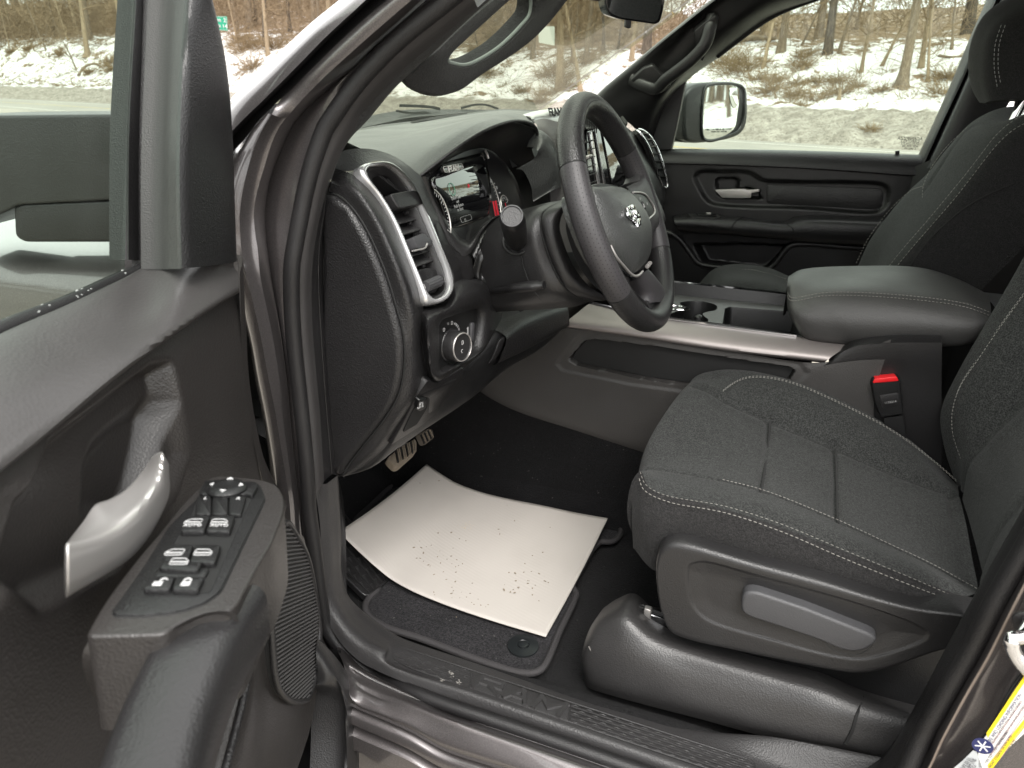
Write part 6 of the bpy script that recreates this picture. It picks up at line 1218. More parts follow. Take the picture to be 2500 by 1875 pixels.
# armrest with switch
ar = [(110, 1330), (130, 1290), (200, 1280), (460, 1292), (530, 1300), (790, 1330), (900, 1300), (1340, 1325)]
x0 = ly('D', [(108, 1300), (200, 1282), (460, 1298), (600, 1318), (770, 1330), (830, 1300), (900, 1292), (1400, 1305)], PY_-.005); x1 = ly('D', [(112, 1320), (200, 1318), (460, 1330), (600, 1336), (790, 1352), (870, 1338), (930, 1330), (1400, 1345)], 2.39); x2 = ly('D', [(120, 1350), (200, 1352), (460, 1380), (600, 1390), (800, 1400), (870, 1400), (930, 1405), (1400, 1420)], 2.385); x3 = ly('D', [(140, 1385), (220, 1395), (460, 1410), (600, 1425), (815, 1440), (870, 1450), (930, 1455), (1400, 1480)], 2.41)
net('armrest', [x0, x1, x2, x3, off(x3, (0, .06, .0))], leather, pd, 70, 36)
tube('armrest_gap', ly('D', [(530, 1300, 2.44), (480, 1330, 2.388), (458, 1360, 2.383), (462, 1405, 2.40)]), .0014, dark, pd, 20, 5); tube('armrest_gap', ly('D', [(790, 1345, 2.39), (828, 1375, 2.383), (825, 1410, 2.39), (815, 1445, 2.405)]), .0014, dark, pd, 20, 5)
slab('switch_plate', rounded(ly('D', [(190, 1285, 2.43), (380, 1290, 2.43), (395, 1306, 2.41), (370, 1316, 2.40), (215, 1310, 2.40)]), .003, 3), (0, -.4, .9), .003, hard_l, pd, .0008, front=.003)
slab('window_switch', ly('D', [(245, 1290, 2.425), (360, 1294, 2.425), (368, 1304, 2.412), (255, 1302, 2.412)]), (0, -.4, .9), .003, gloss, pd, .0008, front=.007); box('window_switch', aty('D', 318, 1295, 2.42)+Vector((0, 0, .008)), (.008, 0, 0), (0, .003, 0), (0, 0, .002), silver, pd, .001)
# speaker in the front corner and lower edge moulding
sp0 = ly('D', [(40, 1390), (90, 1400), (150, 1440), (210, 1520), (260, 1580), (400, 1605), (640, 1625), (700, 1600), (790, 1490), (830, 1468), (1250, 1490)], PY_-.02)
tube('pocket_moulding', sp0, .009, hard, pd, 70, 10)
spk = ly('D', [(-20, 1400), (60, 1420), (130, 1490), (190, 1580), (210, 1700), (-20, 1700)], PY_-.012); slab('speaker_grille', rounded(spk, .02, 3), (0, -1, 0), .01, plastic('grille2', (.03, .03, .03), .5, 220, .9), pd, .002)
lower = net('pocket_front', [off(sp0, (0, .002, -.004)), off(sp0, (0, .01, -.25))], hard, pd, 60, 8)
tube('lock_pin', [aty('D', 1452, 948, 2.50), aty('D', 1452, 905, 2.50)], .006, smoothb, pd, 6, 10); lathe('pin_collar', aty('D', 1450, 945, 2.498), (0, 0, 1), [(.016, -.002), (.016, .002), (.012, .004), (.006, .005)], smoothb, pd, 20)
# window glass with its small etched print
gq = ly('D', [(60, 935), (150, 600), (190, 470), (360, 335), (480, 250), (700, 95), (1000, -20), (1500, -140), (2120, -140), (2030, -20), (1610, 935)], 2.54)
slab('window_glass', gq, (0, -1, 0), .004, glass_d, pd)
for k, (s_, z_) in enumerate((('AGENIPZZA', .020), ('CARLITES 2', .016), ('DOT-376 M2', .014), ('AS2 43R 00', .014), ('E 000195', .013))): text('glass_print', s_[::-1] if False else s_, aty('D', 1528, 832+15*k, 2.535), (-1, 0, 0), (0, 0, 1), z_*.62, simple('etch', (.02, .02, .02), .9) if k == 0 else MATS['etch'], pd, .0003)
# black sail panel in front of the glass
slab('sail_panel', ly('D', [(-140, 905), (95, 897), (125, 770), (185, 470), (150, 440), (60, 560), (-60, 700)], 2.49), (0, -1, 0), .03, plastic('sail2', (.016, .016, .017), .5, 900, .1), pd, .002)
# far outside mirror
MN = Vector((.788, -.616, .028)).normalized(); M0 = aty('D', 380, 670, 2.83); MP = (M0, MN)
mo = [(172, 640), (185, 560), (235, 510), (330, 493), (500, 496), (548, 525), (558, 600), (550, 745), (520, 800), (440, 835), (330, 852), (215, 856), (180, 835), (172, 760)]
mir = thing  # naming helper only
hs_ = slab('mirror_housing', cr(lp('D', mo, MP), 50, True), MN, .11, hard_l, pd, .012, 4); hs_['label'] = 'grey housing of the far door mirror outside the window'
mg = slab('mirror_glass', cr(lp('D', [(284, 700), (292, 590), (305, 535), (340, 517), (470, 514), (500, 535), (502, 600), (492, 680), (478, 760), (440, 800), (325, 836), (295, 822)], MP, .002), 50, True), MN, .002, mirrorg, hs_)
tube('mirror_rim', cr(lp('D', [(278, 700), (287, 585), (300, 525), (340, 508), (480, 506), (528, 530), (535, 600), (525, 720), (500, 780), (440, 812), (325, 846), (287, 830)], MP, .002), 50, True), .005, smoothb, hs_, 70, 8, closed=True, up=MN)
sm2 = slab('blind_spot_mirror', cr(lp('D', [(455, 530), (490, 535), (495, 590), (488, 640), (470, 650), (450, 600), (446, 560)], MP, .004), 30, True), (MN+Vector((-.05, -.18, .0))).normalized(), .002, mirrorg, hs_, .001)
text('mirror_print', 'OBJECTS IN MIRROR ARE CLOSER', lp('D', [(380, 776)], MP, .0025)[0], Vector((0, 0, 1)).cross(MN), (0, 0, 1), .0085, hard, hs_, .0002); text('mirror_print', 'THAN THEY APPEAR', lp('D', [(382, 790)], MP, .0025)[0], Vector((0, 0, 1)).cross(MN), (0, 0, 1), .0085, hard, hs_, .0002)
slab('mirror_arm', rounded(ly('D', [(105, 785), (170, 778), (185, 640), (215, 640), (215, 850), (190, 858), (110, 845)], 2.74), .01, 3), (.3, -1, 0), .08, hard_l, pd, .01, 3)

# ================================================================== far pillars, roof edge, visor, mirror: parts of the cab
g0_ = sy(('C', [(1150, 690, 2.33), (1210, 600, 2.34), (1430, 410, 2.33), (1659, 218, 2.31)]), ('s', [(1748, -2, 2.29), (1900, -110, 2.27)]))
g1_ = sy(('C', [(1230, 720, 2.36), (1330, 640, 2.36), (1530, 480, 2.355)]), ('D', [(180, 190, 2.34), (400, 0, 2.32), (700, -150, 2.28)]))
g1b = sy(('C', [(1390, 780, 2.40), (1480, 690, 2.39), (1590, 610, 2.385)]), ('D', [(250, 330, 2.37), (440, 160, 2.35), (800, -80, 2.30)]))
g2_ = sy(('D', [(-40, 890, 2.48), (50, 640, 2.47), (180, 480, 2.46), (370, 340, 2.44), (480, 255, 2.43), (700, 100, 2.41), (980, -10, 2.38)]))
net('far_windscreen_pillar', [off(g0_, (-.02, .03, 0)), g0_, g1_, g1b, g2_, off(g2_, (0, .05, 0))], headliner if False else hard, truck, 50, 40)
rl_ = sy(('D', [(370, 338, 2.44), (480, 253, 2.43), (700, 98, 2.41), (960, -8, 2.39), (1400, -130, 2.37), (2100, -230, 2.35)])); tube('far_window_seal', rl_, .008, rubber, truck, 40, 8)
tl0 = sy(('D', [(380, -10, 2.33), (700, -160, 2.28), (1400, -300, 2.25), (2200, -380, 2.25)])); tl1 = sy(('D', [(640, 60, 2.39), (960, -12, 2.385), (1400, -140, 2.36), (2100, -240, 2.35)]))
net('roof_rail_trim', [tl0, tl1, off(tl1, (0, .05, 0))], headliner, truck, 30, 10)
# grab handle on that pillar
GHP = plane3(g1_[1], g1b[4], g1_[4])
def gh(t, pts, o_): return [onplane(t, u, v, GHP[0]+GHP[1]*(o_ if len(p_) < 3 else p_[2]), GHP[1]) for p_ in pts for u, v in (p_[:2],)]
grab = sweep('grab_handle', gh('C', [(1400, 500, .0), (1470, 540, .022), (1560, 560, .036)], 0) + gh('D', [(60, 480, .046), (140, 420, .050), (230, 345, .050), (300, 260, .044), (330, 160, .028), (345, 95, .004)], 0), [(.018*cos(2*pi*k/12), .011*sin(2*pi*k/12)) for k in range(12)], hard_l, truck, 50, ref=lambda p: GHP[1]); grab['label'] = 'grab handle on the far windscreen pillar'
slab('grab_handle_cap', rounded(gh('D', [(232, 190), (290, 140), (362, 92), (366, 110), (330, 240), (285, 372), (262, 340), (240, 240)], .030), .006, 3), GHP[1], .03, hard_l, truck, .006, 3)
slab('grab_handle_cap', rounded(gh('C', [(1395, 505), (1480, 430), (1540, 410), (1600, 480), (1659, 540), (1600, 590), (1480, 580)], .020), .008, 3), GHP[1], .03, hard_l, truck, .006, 3)
# far middle pillar
m0 = ly('D', [(1560, 1010), (1590, 932), (1680, 740), (1800, 470), (1900, 230), (2015, -30), (2100, -230)], 2.50); m1 = ly('D', [(1600, 1010), (1625, 945), (1720, 740), (1845, 470), (1945, 240), (2060, -30), (2150, -230)], 2.46); m2 = ly('D', [(1615, 1010), (1640, 960), (1735, 745), (1860, 475), (1960, 245), (2080, -30), (2170, -230)], 2.48); m3 = ly('D', [(1640, 1010), (1665, 962), (1770, 745), (1890, 475), (1990, 245), (2110, -30), (2200, -230)], 2.43); m4 = ly('D', [(1900, 1010), (1950, 960), (2050, 745), (2200, 475), (2300, 245), (2400, -30), (2500, -230)], 2.42)
net('far_door_pillar', [off(m0, (0, .04, 0)), m0, m1, m2, m3, m4], hard, truck, 40, 40)
net('far_belt_trim', [ly('D', [(1560, 1000, 2.46), (1640, 965, 2.44), (1720, 965, 2.42), (2100, 975, 2.42)]), ly('D', [(1500, 1240, 2.46), (1560, 1240, 2.44), (1700, 1240, 2.42), (2100, 1240, 2.42)])], hard, truck, 20, 8)
net('kick_panel', [[Vector((-1.3, 2.478, .5)), Vector((-.38, 2.478, .5))], [Vector((-1.3, 2.478, 1.28)), Vector((-.38, 2.478, 1.2))]], hard, truck, 6, 6)
net('firewall', [[Vector((-1.24, .9, .5)), Vector((-1.24, 2.48, .5))], [Vector((-1.10, .9, 1.26)), Vector((-1.10, 2.48, 1.26))]], hard, truck, 6, 6)
net('cab_far_wall', [[Vector((.28, 2.485, .5)), Vector((1.7, 2.485, .5))], [Vector((.28, 2.485, 1.3)), Vector((1.7, 2.485, 1.3))]], hard, truck, 6, 6)
net('cab_far_wall', [[Vector((.52, 2.46, .6)), Vector((1.7, 2.46, .6))], [Vector((.52, 2.46, 1.9)), Vector((1.7, 2.40, 1.9))]], hard, truck, 6, 6)
net('rear_near_wall', [[Vector((.62, .84, .6)), Vector((1.7, .84, .6))], [Vector((.62, .86, 1.9)), Vector((1.7, .86, 1.9))]], hard, truck, 6, 6, thick=.02)

# sun visor hanging at the windscreen: a flat padded loop round its vanity window
vs_o = [(-40, 470), (-10, 530), (40, 580), (120, 606), (215, 604), (300, 570), (420, 480), (600, 365), (760, 250), (880, 130), (985, 0), (1060, -110), (900, -200), (560, -60), (330, 120), (120, 320)]
vs_i = [(222, 372), (240, 330), (330, 240), (500, 85), (620, -20), (700, -60), (748, -30), (752, 40), (742, 90), (705, 140), (560, 285), (400, 385), (335, 405), (272, 398)]
VSP = plane3(aty('C', 100, 560, 1.02), aty('C', 900, 60, 1.35), aty('C', 300, 150, 1.06))
vis = thing('sun_visor', lp('C', [(400, 300)], VSP)[0], 'black sun visor with rounded vanity opening folded down at the windscreen', 'sun visor')
A_ = cr(lp('C', vs_o, VSP), 120, True); B_ = cr(lp('C', vs_i, VSP), 120, True)
# match ring starts by angle
cB = sum(B_, Vector())/120; e1v = (A_[0]-cB).normalized(); e2v = VSP[1].cross(e1v)
def ang(p): q = p-cB; return atan2(q.dot(e2v), q.dot(e1v))
def byang(ring): 
    out = []; rr = [(ang(p), p) for p in ring]; rr.sort(key=lambda x: x[0])
    for k in range(120):
        t_ = -pi+2*pi*k/120; 
        for i in range(len(rr)):
            a1, p1 = rr[i]; a2, p2 = rr[(i+1) % len(rr)]; d1 = (t_-a1) % (2*pi); d2 = (a2-a1) % (2*pi)
            if d1 <= d2: out.append(p1.lerp(p2, d1/max(d2, 1e-9))); break
    return out
A_, B_ = byang(A_), byang(B_); nv_ = VSP[1]
ringnet('visor_pad', [[p-nv_*.022 for p in B_], [p-nv_*.012 for p in A_], [p+nv_*.000 for p in A_], [p.lerp(q, .12)+nv_*.008 for p, q in zip(A_, B_)], [p.lerp(q, .5)+nv_*.011 for p, q in zip(A_, B_)], [p.lerp(q, .93)+nv_*.009 for p, q in zip(A_, B_)], B_, [p-nv_*.022 for p in B_]], headliner, vis)
tube('vanity_frame', [p+nv_*.004 for p in B_], .0028, simple('vanity_edge', (.20, .23, .21), .3), vis, 140, 8, closed=True, up=nv_)
# inside rear-view mirror
rv = thing('rear_view_mirror', aty('C', 1430, 20, 1.66), 'frameless rear view mirror in black housing at the top of the windscreen', 'mirror')
RVN = Vector((.60, -.78, -.12)).normalized(); RP = (aty('C', 1450, 40, 1.64), RVN)
slab('mirror_housing', rounded(lp('C', [(1235, -60), (1238, 40), (1262, 95), (1320, 120), (1560, 155), (1590, 140), (1612, 60), (1625, -60)], RP), .012, 4), RVN, .035, gloss, rv, .006, 3)
slab('mirror_glass', rounded(lp('C', [(1250, -55), (1252, 35), (1275, 85), (1330, 108), (1545, 142), (1570, 128), (1592, 50), (1605, -55)], RP, .0015), .01, 4), RVN, .001, mirrorg, rv)
slab('mirror_button', rounded(lp('C', [(1372, 112), (1405, 118), (1402, 178), (1385, 182), (1366, 172)], RP, -.004), .003, 3), RVN, .008, smoothb, rv, .001)
tube('mirror_stem', [RP[0]-RVN*.03, RP[0]-RVN*.06+Vector((-.02, 0, .06)), Vector((-.33, 1.68, 1.76))], .012, hard, rv, 12, 10)
slab('sensor_cover', rounded(lp('C', [(1070, -90), (1135, 0), (1240, 12), (1240, -90)], RP, -.03), .006, 3), RVN, .05, hard, rv, .004)
# cowl, wipers, bonnet beyond the glass
cw0 = [Vector((-1.06, .90, 1.30)), Vector((-1.09, 1.66, 1.305)), Vector((-1.06, 2.42, 1.30))]
cwa = lx('C', [(-400, 760), (-150, 712), (0, 694), (200, 692), (420, 690), (700, 690)], -1.13); cwb = lx('C', [(-400, 830), (-150, 775), (0, 745), (200, 728), (420, 708), (700, 700)], -1.02)
net('cowl_grille', [off(cwa, (-.05, 0, -.05)), cwa, off(cwa, (.02, 0, -.006)), cwb], plastic('cowl_plastic', (.012, .014, .013), .45, 300, .6), truck, 30, 10)
fc = ly('s', [(330, 693), (219, 680), (0, 655), (-320, 625), (-1000, 585)], .70); fx = [fc[0], fc[1], fc[2], fc[3]]; fe = fc[3]
fx += [Vector((-1.7, .69, fe.z-.02)), Vector((-2.2, .71, fe.z-.06)), Vector((-2.65, .80, fe.z-.14))]
net('front_fender', [off(fx, (0, .03, -.55)), off(fx, (0, -.012, -.16)), off(fx, (0, -.006, -.02)), fx, off(fx, (0, .02, .010)), off(fx, (0, .12, .022)), off(fx, (0, .24, .034))], paintm, truck, 40, 40, thick=.004)
fy = [Vector((p.x, 3.33-p.y, p.z)) for p in fx]
net('bonnet', [off(fx, (0, .245, .030)), [p+Vector((-.03, .6, .05)) for p in fx], [p+Vector((-.05, .96, .055)) for p in fx], [p+Vector((-.03, -.6, .05)) for p in fy], off(fy, (0, -.245, .030)), off(fy, (0, -.12, .022)), fy, off(fy, (0, .01, -.2)), off(fy, (0, -.02, -.55))], paintm, truck, 30, 50, thick=.006)
wp = lx('C', [(-60, 668, -1.10), (60, 672, -1.10), (150, 680, -1.10), (190, 690, -1.10)]); sweep('wiper_blade', wp, [(-.003, -.004), (.003, -.004), (.002, .004), (-.002, .004)], dark, truck, 16)
wp2 = lx('C', [(-80, 700, -1.08), (0, 712, -1.08), (110, 712, -1.08), (140, 730, -1.08)]); sweep('wiper_arm', wp2, [(-.004, -.004), (.004, -.004), (.004, .002), (-.004, .002)], smoothb, truck, 16)
wp3 = lx('C', [(330, 684, -1.12), (400, 666, -1.12), (450, 662, -1.12), (500, 668, -1.12), (560, 690, -1.12)]); sweep('wiper_blade', wp3, [(-.003, -.003), (.003, -.003), (.002, .004), (-.002, .004)], dark, truck, 16)
net('defrost_vent', [lx('B', [(1300, 768, -.925), (1480, 735, -.925), (1659, 715, -.925)]), lx('B', [(1310, 778, -.90), (1490, 745, -.90), (1659, 726, -.90)])], dark, dash, 16, 3)
# ================================================================== floor mat, paper mat, pedals, sill lettering, stickers
mt = thing('floor_mat', Vector((-.5, 1.2, .55)), 'black carpet floor mat with corded border under the white sheet', 'floor mat')
mz = .556
mo_ = lz('M', [(395, 1060), (420, 1120), (520, 1190), (760, 1270), (1000, 1360), (1250, 1450), (1420, 1500), (1520, 1505), (1580, 1480), (1630, 1400), (1700, 1230), (1800, 1020), (1815, 960), (1790, 930), (1850, 800), (1980, 620), (2050, 620), (2115, 560), (2080, 490), (1990, 470), (1500, 330), (1000, 180), (850, 130), (700, 130), (560, 250), (400, 400), (330, 470), (300, 650), (420, 900), (480, 930), (410, 1010)], mz)
mo_ = [Vector((p.x, p.y, floor_z(p.x, p.y)*.0+mz+.0)) for p in mo_]
mc_ = cr(mo_, 160, True)
slab('mat_carpet', mc_, (0, 0, 1), .006, matm, mt)
edge_m = plastic('cord_binding', (.034, .032, .034), .7, 420, .8)
mb = tube('mat_binding', off(mc_, (0, 0, .001)), .0060, edge_m, mt, 260, 10, closed=True)
# twisted cord look: fine ridges around the binding
Vr, Fr = [], []; P_ = cr(mo_, 760, True)
for i, p in enumerate(P_):
    T = (P_[(i+1) % 760]-p).normalized(); S = T.cross(Vector((0, 0, 1))).normalized(); k = len(Vr); r = .0068
    for j in range(6):
        b = -.3+pi*1.2*j/5; d_ = S*cos(b)+Vector((0, 0, 1))*sin(b); Vr += [p+Vector((0, 0, .001))+d_*r+T*(.0012+.0012*cos(b)), p+Vector((0, 0, .001))+d_*r+T*(-.0002+.0012*cos(b))]
    for j in range(5): Fr.append((k+2*j, k+2*j+1, k+2*j+3, k+2*j+2))
cdm = mesh('binding_cord', Vr, Fr, simple('cord', (.050, .047, .048), .85), mt, False); cdm['kind'] = 'stuff'
gpos = atz('M', 1458, 1322, mz+.001); lathe('mat_grommet', gpos, (0, 0, 1), [(.0285, 0), (.028, .003), (.012, .0045), (.0105, .003), (.0095, .003), (.009, .006), (.007, .0065), (.0001, .0065)], simple('grommet', (.014, .016, .017), .28), mt, 40)
# white corrugated protective sheet
sh = thing('paper_floor_sheet', atz('M', 1100, 700, .58), 'creamy white ribbed paper sheet lying on the floor mat, speckled with grit', 'paper sheet')
def edge(pts): return lz('M', pts)
top_ = edge([(806, 91, .645), (900, 155, .628), (1000, 215, .612), (1150, 272, .60), (1300, 312, .592), (1600, 372, .588), (1800, 415, .590), (2028, 456, .596)])
bot_ = edge([(216, 545, .655), (320, 650, .628), (450, 770, .604), (560, 860, .583), (700, 940, .576), (900, 1025, .571), (1200, 1130, .568), (1610, 1255, .566)])
T_, B2 = cr(top_, 60), cr(bot_, 60)
rows = [[a_.lerp(b_, k/40)-Vector((0, 0, .010*sin(pi*k/40)*(1 if i < 60 else 1)*.8)) for i, (a_, b_) in enumerate(zip(T_, B2))] for k in range(41)]
pm, N, L, P = newmat('paper'); vtx = _coord(N, L)
wv = N.new('ShaderNodeTexWave'); wv.bands_direction = 'Y'; wv.inputs['Scale'].default_value = 38; wv.inputs['Distortion'].default_value = .15; L.new(vtx, wv.inputs['Vector'])
mp2 = N.new('ShaderNodeMapping'); mp2.inputs['Rotation'].default_value = (0, 0, radians(18)); L.new(vtx, mp2.inputs[0]); L.new(mp2.outputs[0], wv.inputs['Vector'])
nb = _noise(N, L, vtx, 10, 3); cA = _mix(N, L, _ramp(N, L, nb, .45, .75, 0, .5), (.50, .467, .432), (.44, .41, .378)); L.new(cA, P.inputs['Base Color']); P.inputs['Roughness'].default_value = .62
L.new(_bump(N, L, wv.outputs['Fac'], .11, .0008), P.inputs['Normal'])
so3 = mesh('sheet', [p for r in rows for p in r], gridfaces(41, 60), pm, sh); sh_n = so3
if sum(p.normal.z*p.area for p in so3.data.polygons) < 0: so3.data.flip_normals()
md = so3.modifiers.new('t', 'SOLIDIFY'); md.thickness = .0022; md.offset = -1
# grit: small muddy crumbs in two footprints, each lying on the sheet
gm = simple('dried_mud', (.27, .225, .17), .95)
def onsheet(u, v):
    r_ = ray('M', u, v); best = None
    for k in range(0, 41):
        for i in range(0, 60, 1):
            p = rows[k][i]; q = (p-CAM_LOC); d_ = (q-r_*(q.dot(r_)/r_.dot(r_))).length
            if best is None or d_ < best[0]: best = (d_, p)
    return CAM_LOC+r_*((best[1]-CAM_LOC).dot(r_)/r_.dot(r_))
bmg = bmesh.new(); rg = random.Random(5)
spots = [(720, 655), (840, 655), (805, 650), (785, 692), (895, 680), (925, 690), (752, 732), (785, 748), (880, 718), (980, 718), (1010, 738), (1048, 765), (875, 765), (900, 760), (950, 750), (1002, 786), (948, 797), (830, 780), (856, 838), (938, 872), (1000, 885), (760, 612), (838, 640), (985, 660), (1042, 958), (1172, 1045), (1175, 1082), (1075, 990), (1100, 965), (1362, 825), (1404, 828), (1462, 822), (1565, 832), (1575, 865), (1408, 880), (1332, 908), (1328, 940), (1372, 955), (1428, 960), (1540, 910), (1520, 930), (1560, 890), (1500, 808), (1600, 850), (1292, 532), (1300, 564), (1028, 597), (1072, 610), (1400, 475), (1350, 370), (890, 205), (762, 220), (860, 975), (1158, 1102), (1400, 960), (1640, 520), (1590, 688), (1520, 710)]
for (u, v) in spots+[(rg.gauss(900, 110), rg.gauss(760, 90)) for _ in range(22)]+[(rg.gauss(1470, 90), rg.gauss(880, 60)) for _ in range(16)]+[(rg.gauss(1080, 60), rg.gauss(1010, 60)) for _ in range(18)]:
    p = onsheet(u, v); s_ = rg.uniform(.0009, .0025); M_ = Matrix.Translation(p+Vector((0, 0, .0006))) @ Matrix.Rotation(rg.random()*6, 4, 'Z') @ Matrix.Diagonal((s_*rg.uniform(.8, 1.9), s_*rg.uniform(.5, 1), .0006, 1))
    bmesh.ops.create_icosphere(bmg, subdivisions=1, radius=1, matrix=M_)
me = bpy.data.meshes.new('grit'); bmg.to_mesh(me); bmg.free(); me.materials.append(gm); g_ = bpy.data.objects.new('grit', me); COL.objects.link(g_); setparent(g_, sh); g_['kind'] = 'stuff'
# stain on the sheet
p = onsheet(1075, 515); bms = bmesh.new()
for k in range(46):
    q = onsheet(1075+rg.gauss(0, 22), 515+rg.gauss(0, 16)); bmesh.ops.create_icosphere(bms, subdivisions=1, radius=1, matrix=Matrix.Translation(q+Vector((0, 0, .0003))) @ Matrix.Diagonal((rg.uniform(.0006, .0016), rg.uniform(.0006, .0014), .0003, 1)))
me = bpy.data.meshes.new('dust_smudge'); bms.to_mesh(me); bms.free(); me.materials.append(simple('tan_dust', (.62, .53, .40), .95)); g_ = bpy.data.objects.new('dust_smudge', me); COL.objects.link(g_); setparent(g_, sh); g_['kind'] = 'stuff'
# rubber footrest at the left of the mat
fr = thing('foot_rest', atz('S', 560, 450, .6), 'ribbed rubber foot rest at the left edge of the footwell', 'foot rest')
FRP = plane3(atz('S', 450, 120, .625), atz('S', 600, 620, .562), atz('S', 730, 510, .562))
slab('rest_pad', rounded(lp('S', [(430, 95), (520, 190), (735, 510), (720, 545), (620, 625), (590, 630), (440, 480)], FRP), .008, 3), FRP[1], .012, hard, fr, .003, 2)
tube('rest_border', rounded(lp('S', [(430, 100), (515, 195), (728, 512), (714, 545), (618, 620), (592, 624), (440, 470)], FRP, .001), .008, 3), .003, hard_l, fr, 80, 8, closed=True, up=FRP[1])
rv1 = (lp('S', [(728, 512)], FRP)[0]-lp('S', [(515, 195)], FRP)[0]).normalized(); rv2 = FRP[1].cross(rv1)
for k, (p_, q_) in enumerate((((442, 130), (722, 535)), ((442, 205), (700, 553)), ((442, 285), (676, 572)), ((442, 365), (650, 592)), ((442, 435), (622, 612)))):
    a_, b_ = lp('S', [p_, q_], FRP, .0015); sweep('rest_rib', [a_, b_], [(-.0022, -.002), (.0022, -.002), (.0012, .0018), (-.0012, .0018)], hard_l, fr, 4, up=FRP[1], smoothpath=False)
    if k < 4:
        for j_ in range(5):
            t_ = (j_+.6)/5.4; u = p_[0]+(q_[0]-p_[0])*t_-8; v = p_[1]+(q_[1]-p_[1])*t_+34; c = lp('S', [(u, v)], FRP, .0006)[0]; s_ = .0075
            mesh('rest_chevron', [c+rv1*s_*1.4, c+rv2*s_*.8-rv1*s_*.6, c-rv2*s_*.8-rv1*s_*.6, c+FRP[1]*.0018-rv1*s_*.3], [(0, 1, 3), (1, 2, 3), (2, 0, 3)], hard_l, fr, False)
# pedals
bp_ = thing('brake_pedal', aty('J', 780, 1280, 1.12), 'muddy ribbed brake pedal under the dashboard', 'pedal')
mud = plastic('muddy_rubber', (.20, .165, .125), .8, 300, .5)
BPP = plane3(aty('J', 690, 1320, 1.10), aty('J', 870, 1190, 1.19), aty('J', 760, 1375, 1.10))
slab('pedal_pad', rounded(lp('J', [(680, 1318), (760, 1255), (865, 1190), (880, 1215), (878, 1275), (765, 1375), (735, 1380), (700, 1345)], BPP), .006, 3), BPP[1], .016, mud, bp_, .003, 2)
for k in range(12):
    t_ = k/11; a_, b_ = lp('J', [(735+125*t_, 1272-72*t_)], BPP, .0012)[0], lp('J', [(752+118*t_, 1352-75*t_)], BPP, .0012)[0]
    sweep('pedal_rib', [a_, b_], [(-.0018, -.002), (.0018, -.002), (.0014, .0014), (-.0014, .0014)], mud if k % 3 else hard, bp_, 3, up=BPP[1], smoothpath=False)
tube('pedal_arm', [lp('J', [(790, 1240)], BPP, -.02)[0], aty('J', 850, 1100, 1.2)+Vector((-.06, 0, 0))], .010, hard, bp_, 6, 8)
gpd = thing('accelerator_pedal', aty('J', 950, 1190, 1.30), 'dusty narrow accelerator pedal beside the brake pedal', 'pedal')
GPP = plane3(aty('J', 900, 1165, 1.28), aty('J', 985, 1120, 1.32), aty('J', 935, 1232, 1.28))
slab('pedal_pad', rounded(lp('J', [(893, 1160), (960, 1122), (985, 1130), (998, 1185), (935, 1234), (922, 1225)], GPP), .005, 3), GPP[1], .014, plastic('dusty_rubber', (.10, .085, .07), .8, 300, .5), gpd, .002, 2)
for k in range(6):
    t_ = k/5; a_, b_ = lp('J', [(905+60*t_, 1165-35*t_)], GPP, .001)[0], lp('J', [(930+58*t_, 1225-42*t_)], GPP, .001)[0]; sweep('pedal_rib', [a_, b_], [(-.0018, -.002), (.0018, -.002), (.0014, .0014), (-.0014, .0014)], mud if k % 2 else hard, gpd, 3, up=GPP[1], smoothpath=False)

# moulded tread and lettering of the sill
SLP = plane3(aty('N', 870, 398, .871), aty('N', 2212, 828, .871), aty('N', 1420, 695, .826))
sr = (lp('N', [(1400, 640)], SLP)[0]-lp('N', [(900, 470)], SLP)[0]).normalized(); su = SLP[1].cross(sr)
if su.y < 0: su = -su
lo = .004
def trd(u, f, o_=.0006):
    # point of the tread: u along the picture, f 0 (inner edge) .. 1 (outer edge)
    v0 = 243+(u-400)*(828-243)/(2212-400); v1 = 335+(u-350)*(965-335)/(2212-350); return lp('N', [(u, v0+(v1-v0)*f)], SLP, o_)[0]
rim_ = rounded([trd(380, .75), trd(420, .02), trd(1200, .02), trd(2000, .02), trd(2560, .02), trd(2590, .95), trd(2000, .98), trd(1200, .98), trd(500, .98)], .012, 4)
tube('tread_outline', rim_, .0011, sillm, truck, 240, 6, closed=True, up=SLP[1])
prof_ = [(-.0009, -.001), (.0009, -.001), (.0005, .0007), (-.0005, .0007)]
for k in range(1, 5):
    for u0, u1 in ((400, 850), (1460, 2560)): sweep('tread_line', [trd(u0, k*.2), trd(u1, k*.2)], prof_, sillm, truck, 4, up=SLP[1], smoothpath=False)
for k in range(5):
    for j_ in range(26):
        u = 410+j_*83+(k % 2)*38
        if 845 < u < 1470 or u > 2540: continue
        c = trd(u, .1+.2*k); s_ = .0062
        mesh('tread_chevron', [c-sr*s_-su*s_*.35, c+sr*s_-su*s_*.35, c+su*s_*.45, c+SLP[1]*.0010-su*s_*.1], [(0, 1, 3), (1, 2, 3), (2, 0, 3)], sillm, truck, False)
plq = slab('sill_plaque', rounded([trd(862, .12, .003), trd(1455, .12, .003), trd(1440, .95, .003), trd(852, .95, .003)], .003, 2), SLP[1], .006, sillm, truck, .0008, 2); plq['label'] = 'moulded lettering plaque on the sill'
ramtext('sill_lettering', trd(1152, .54, .0032), sr, su, .142, .029, .0085, .0028, sillm, plq)
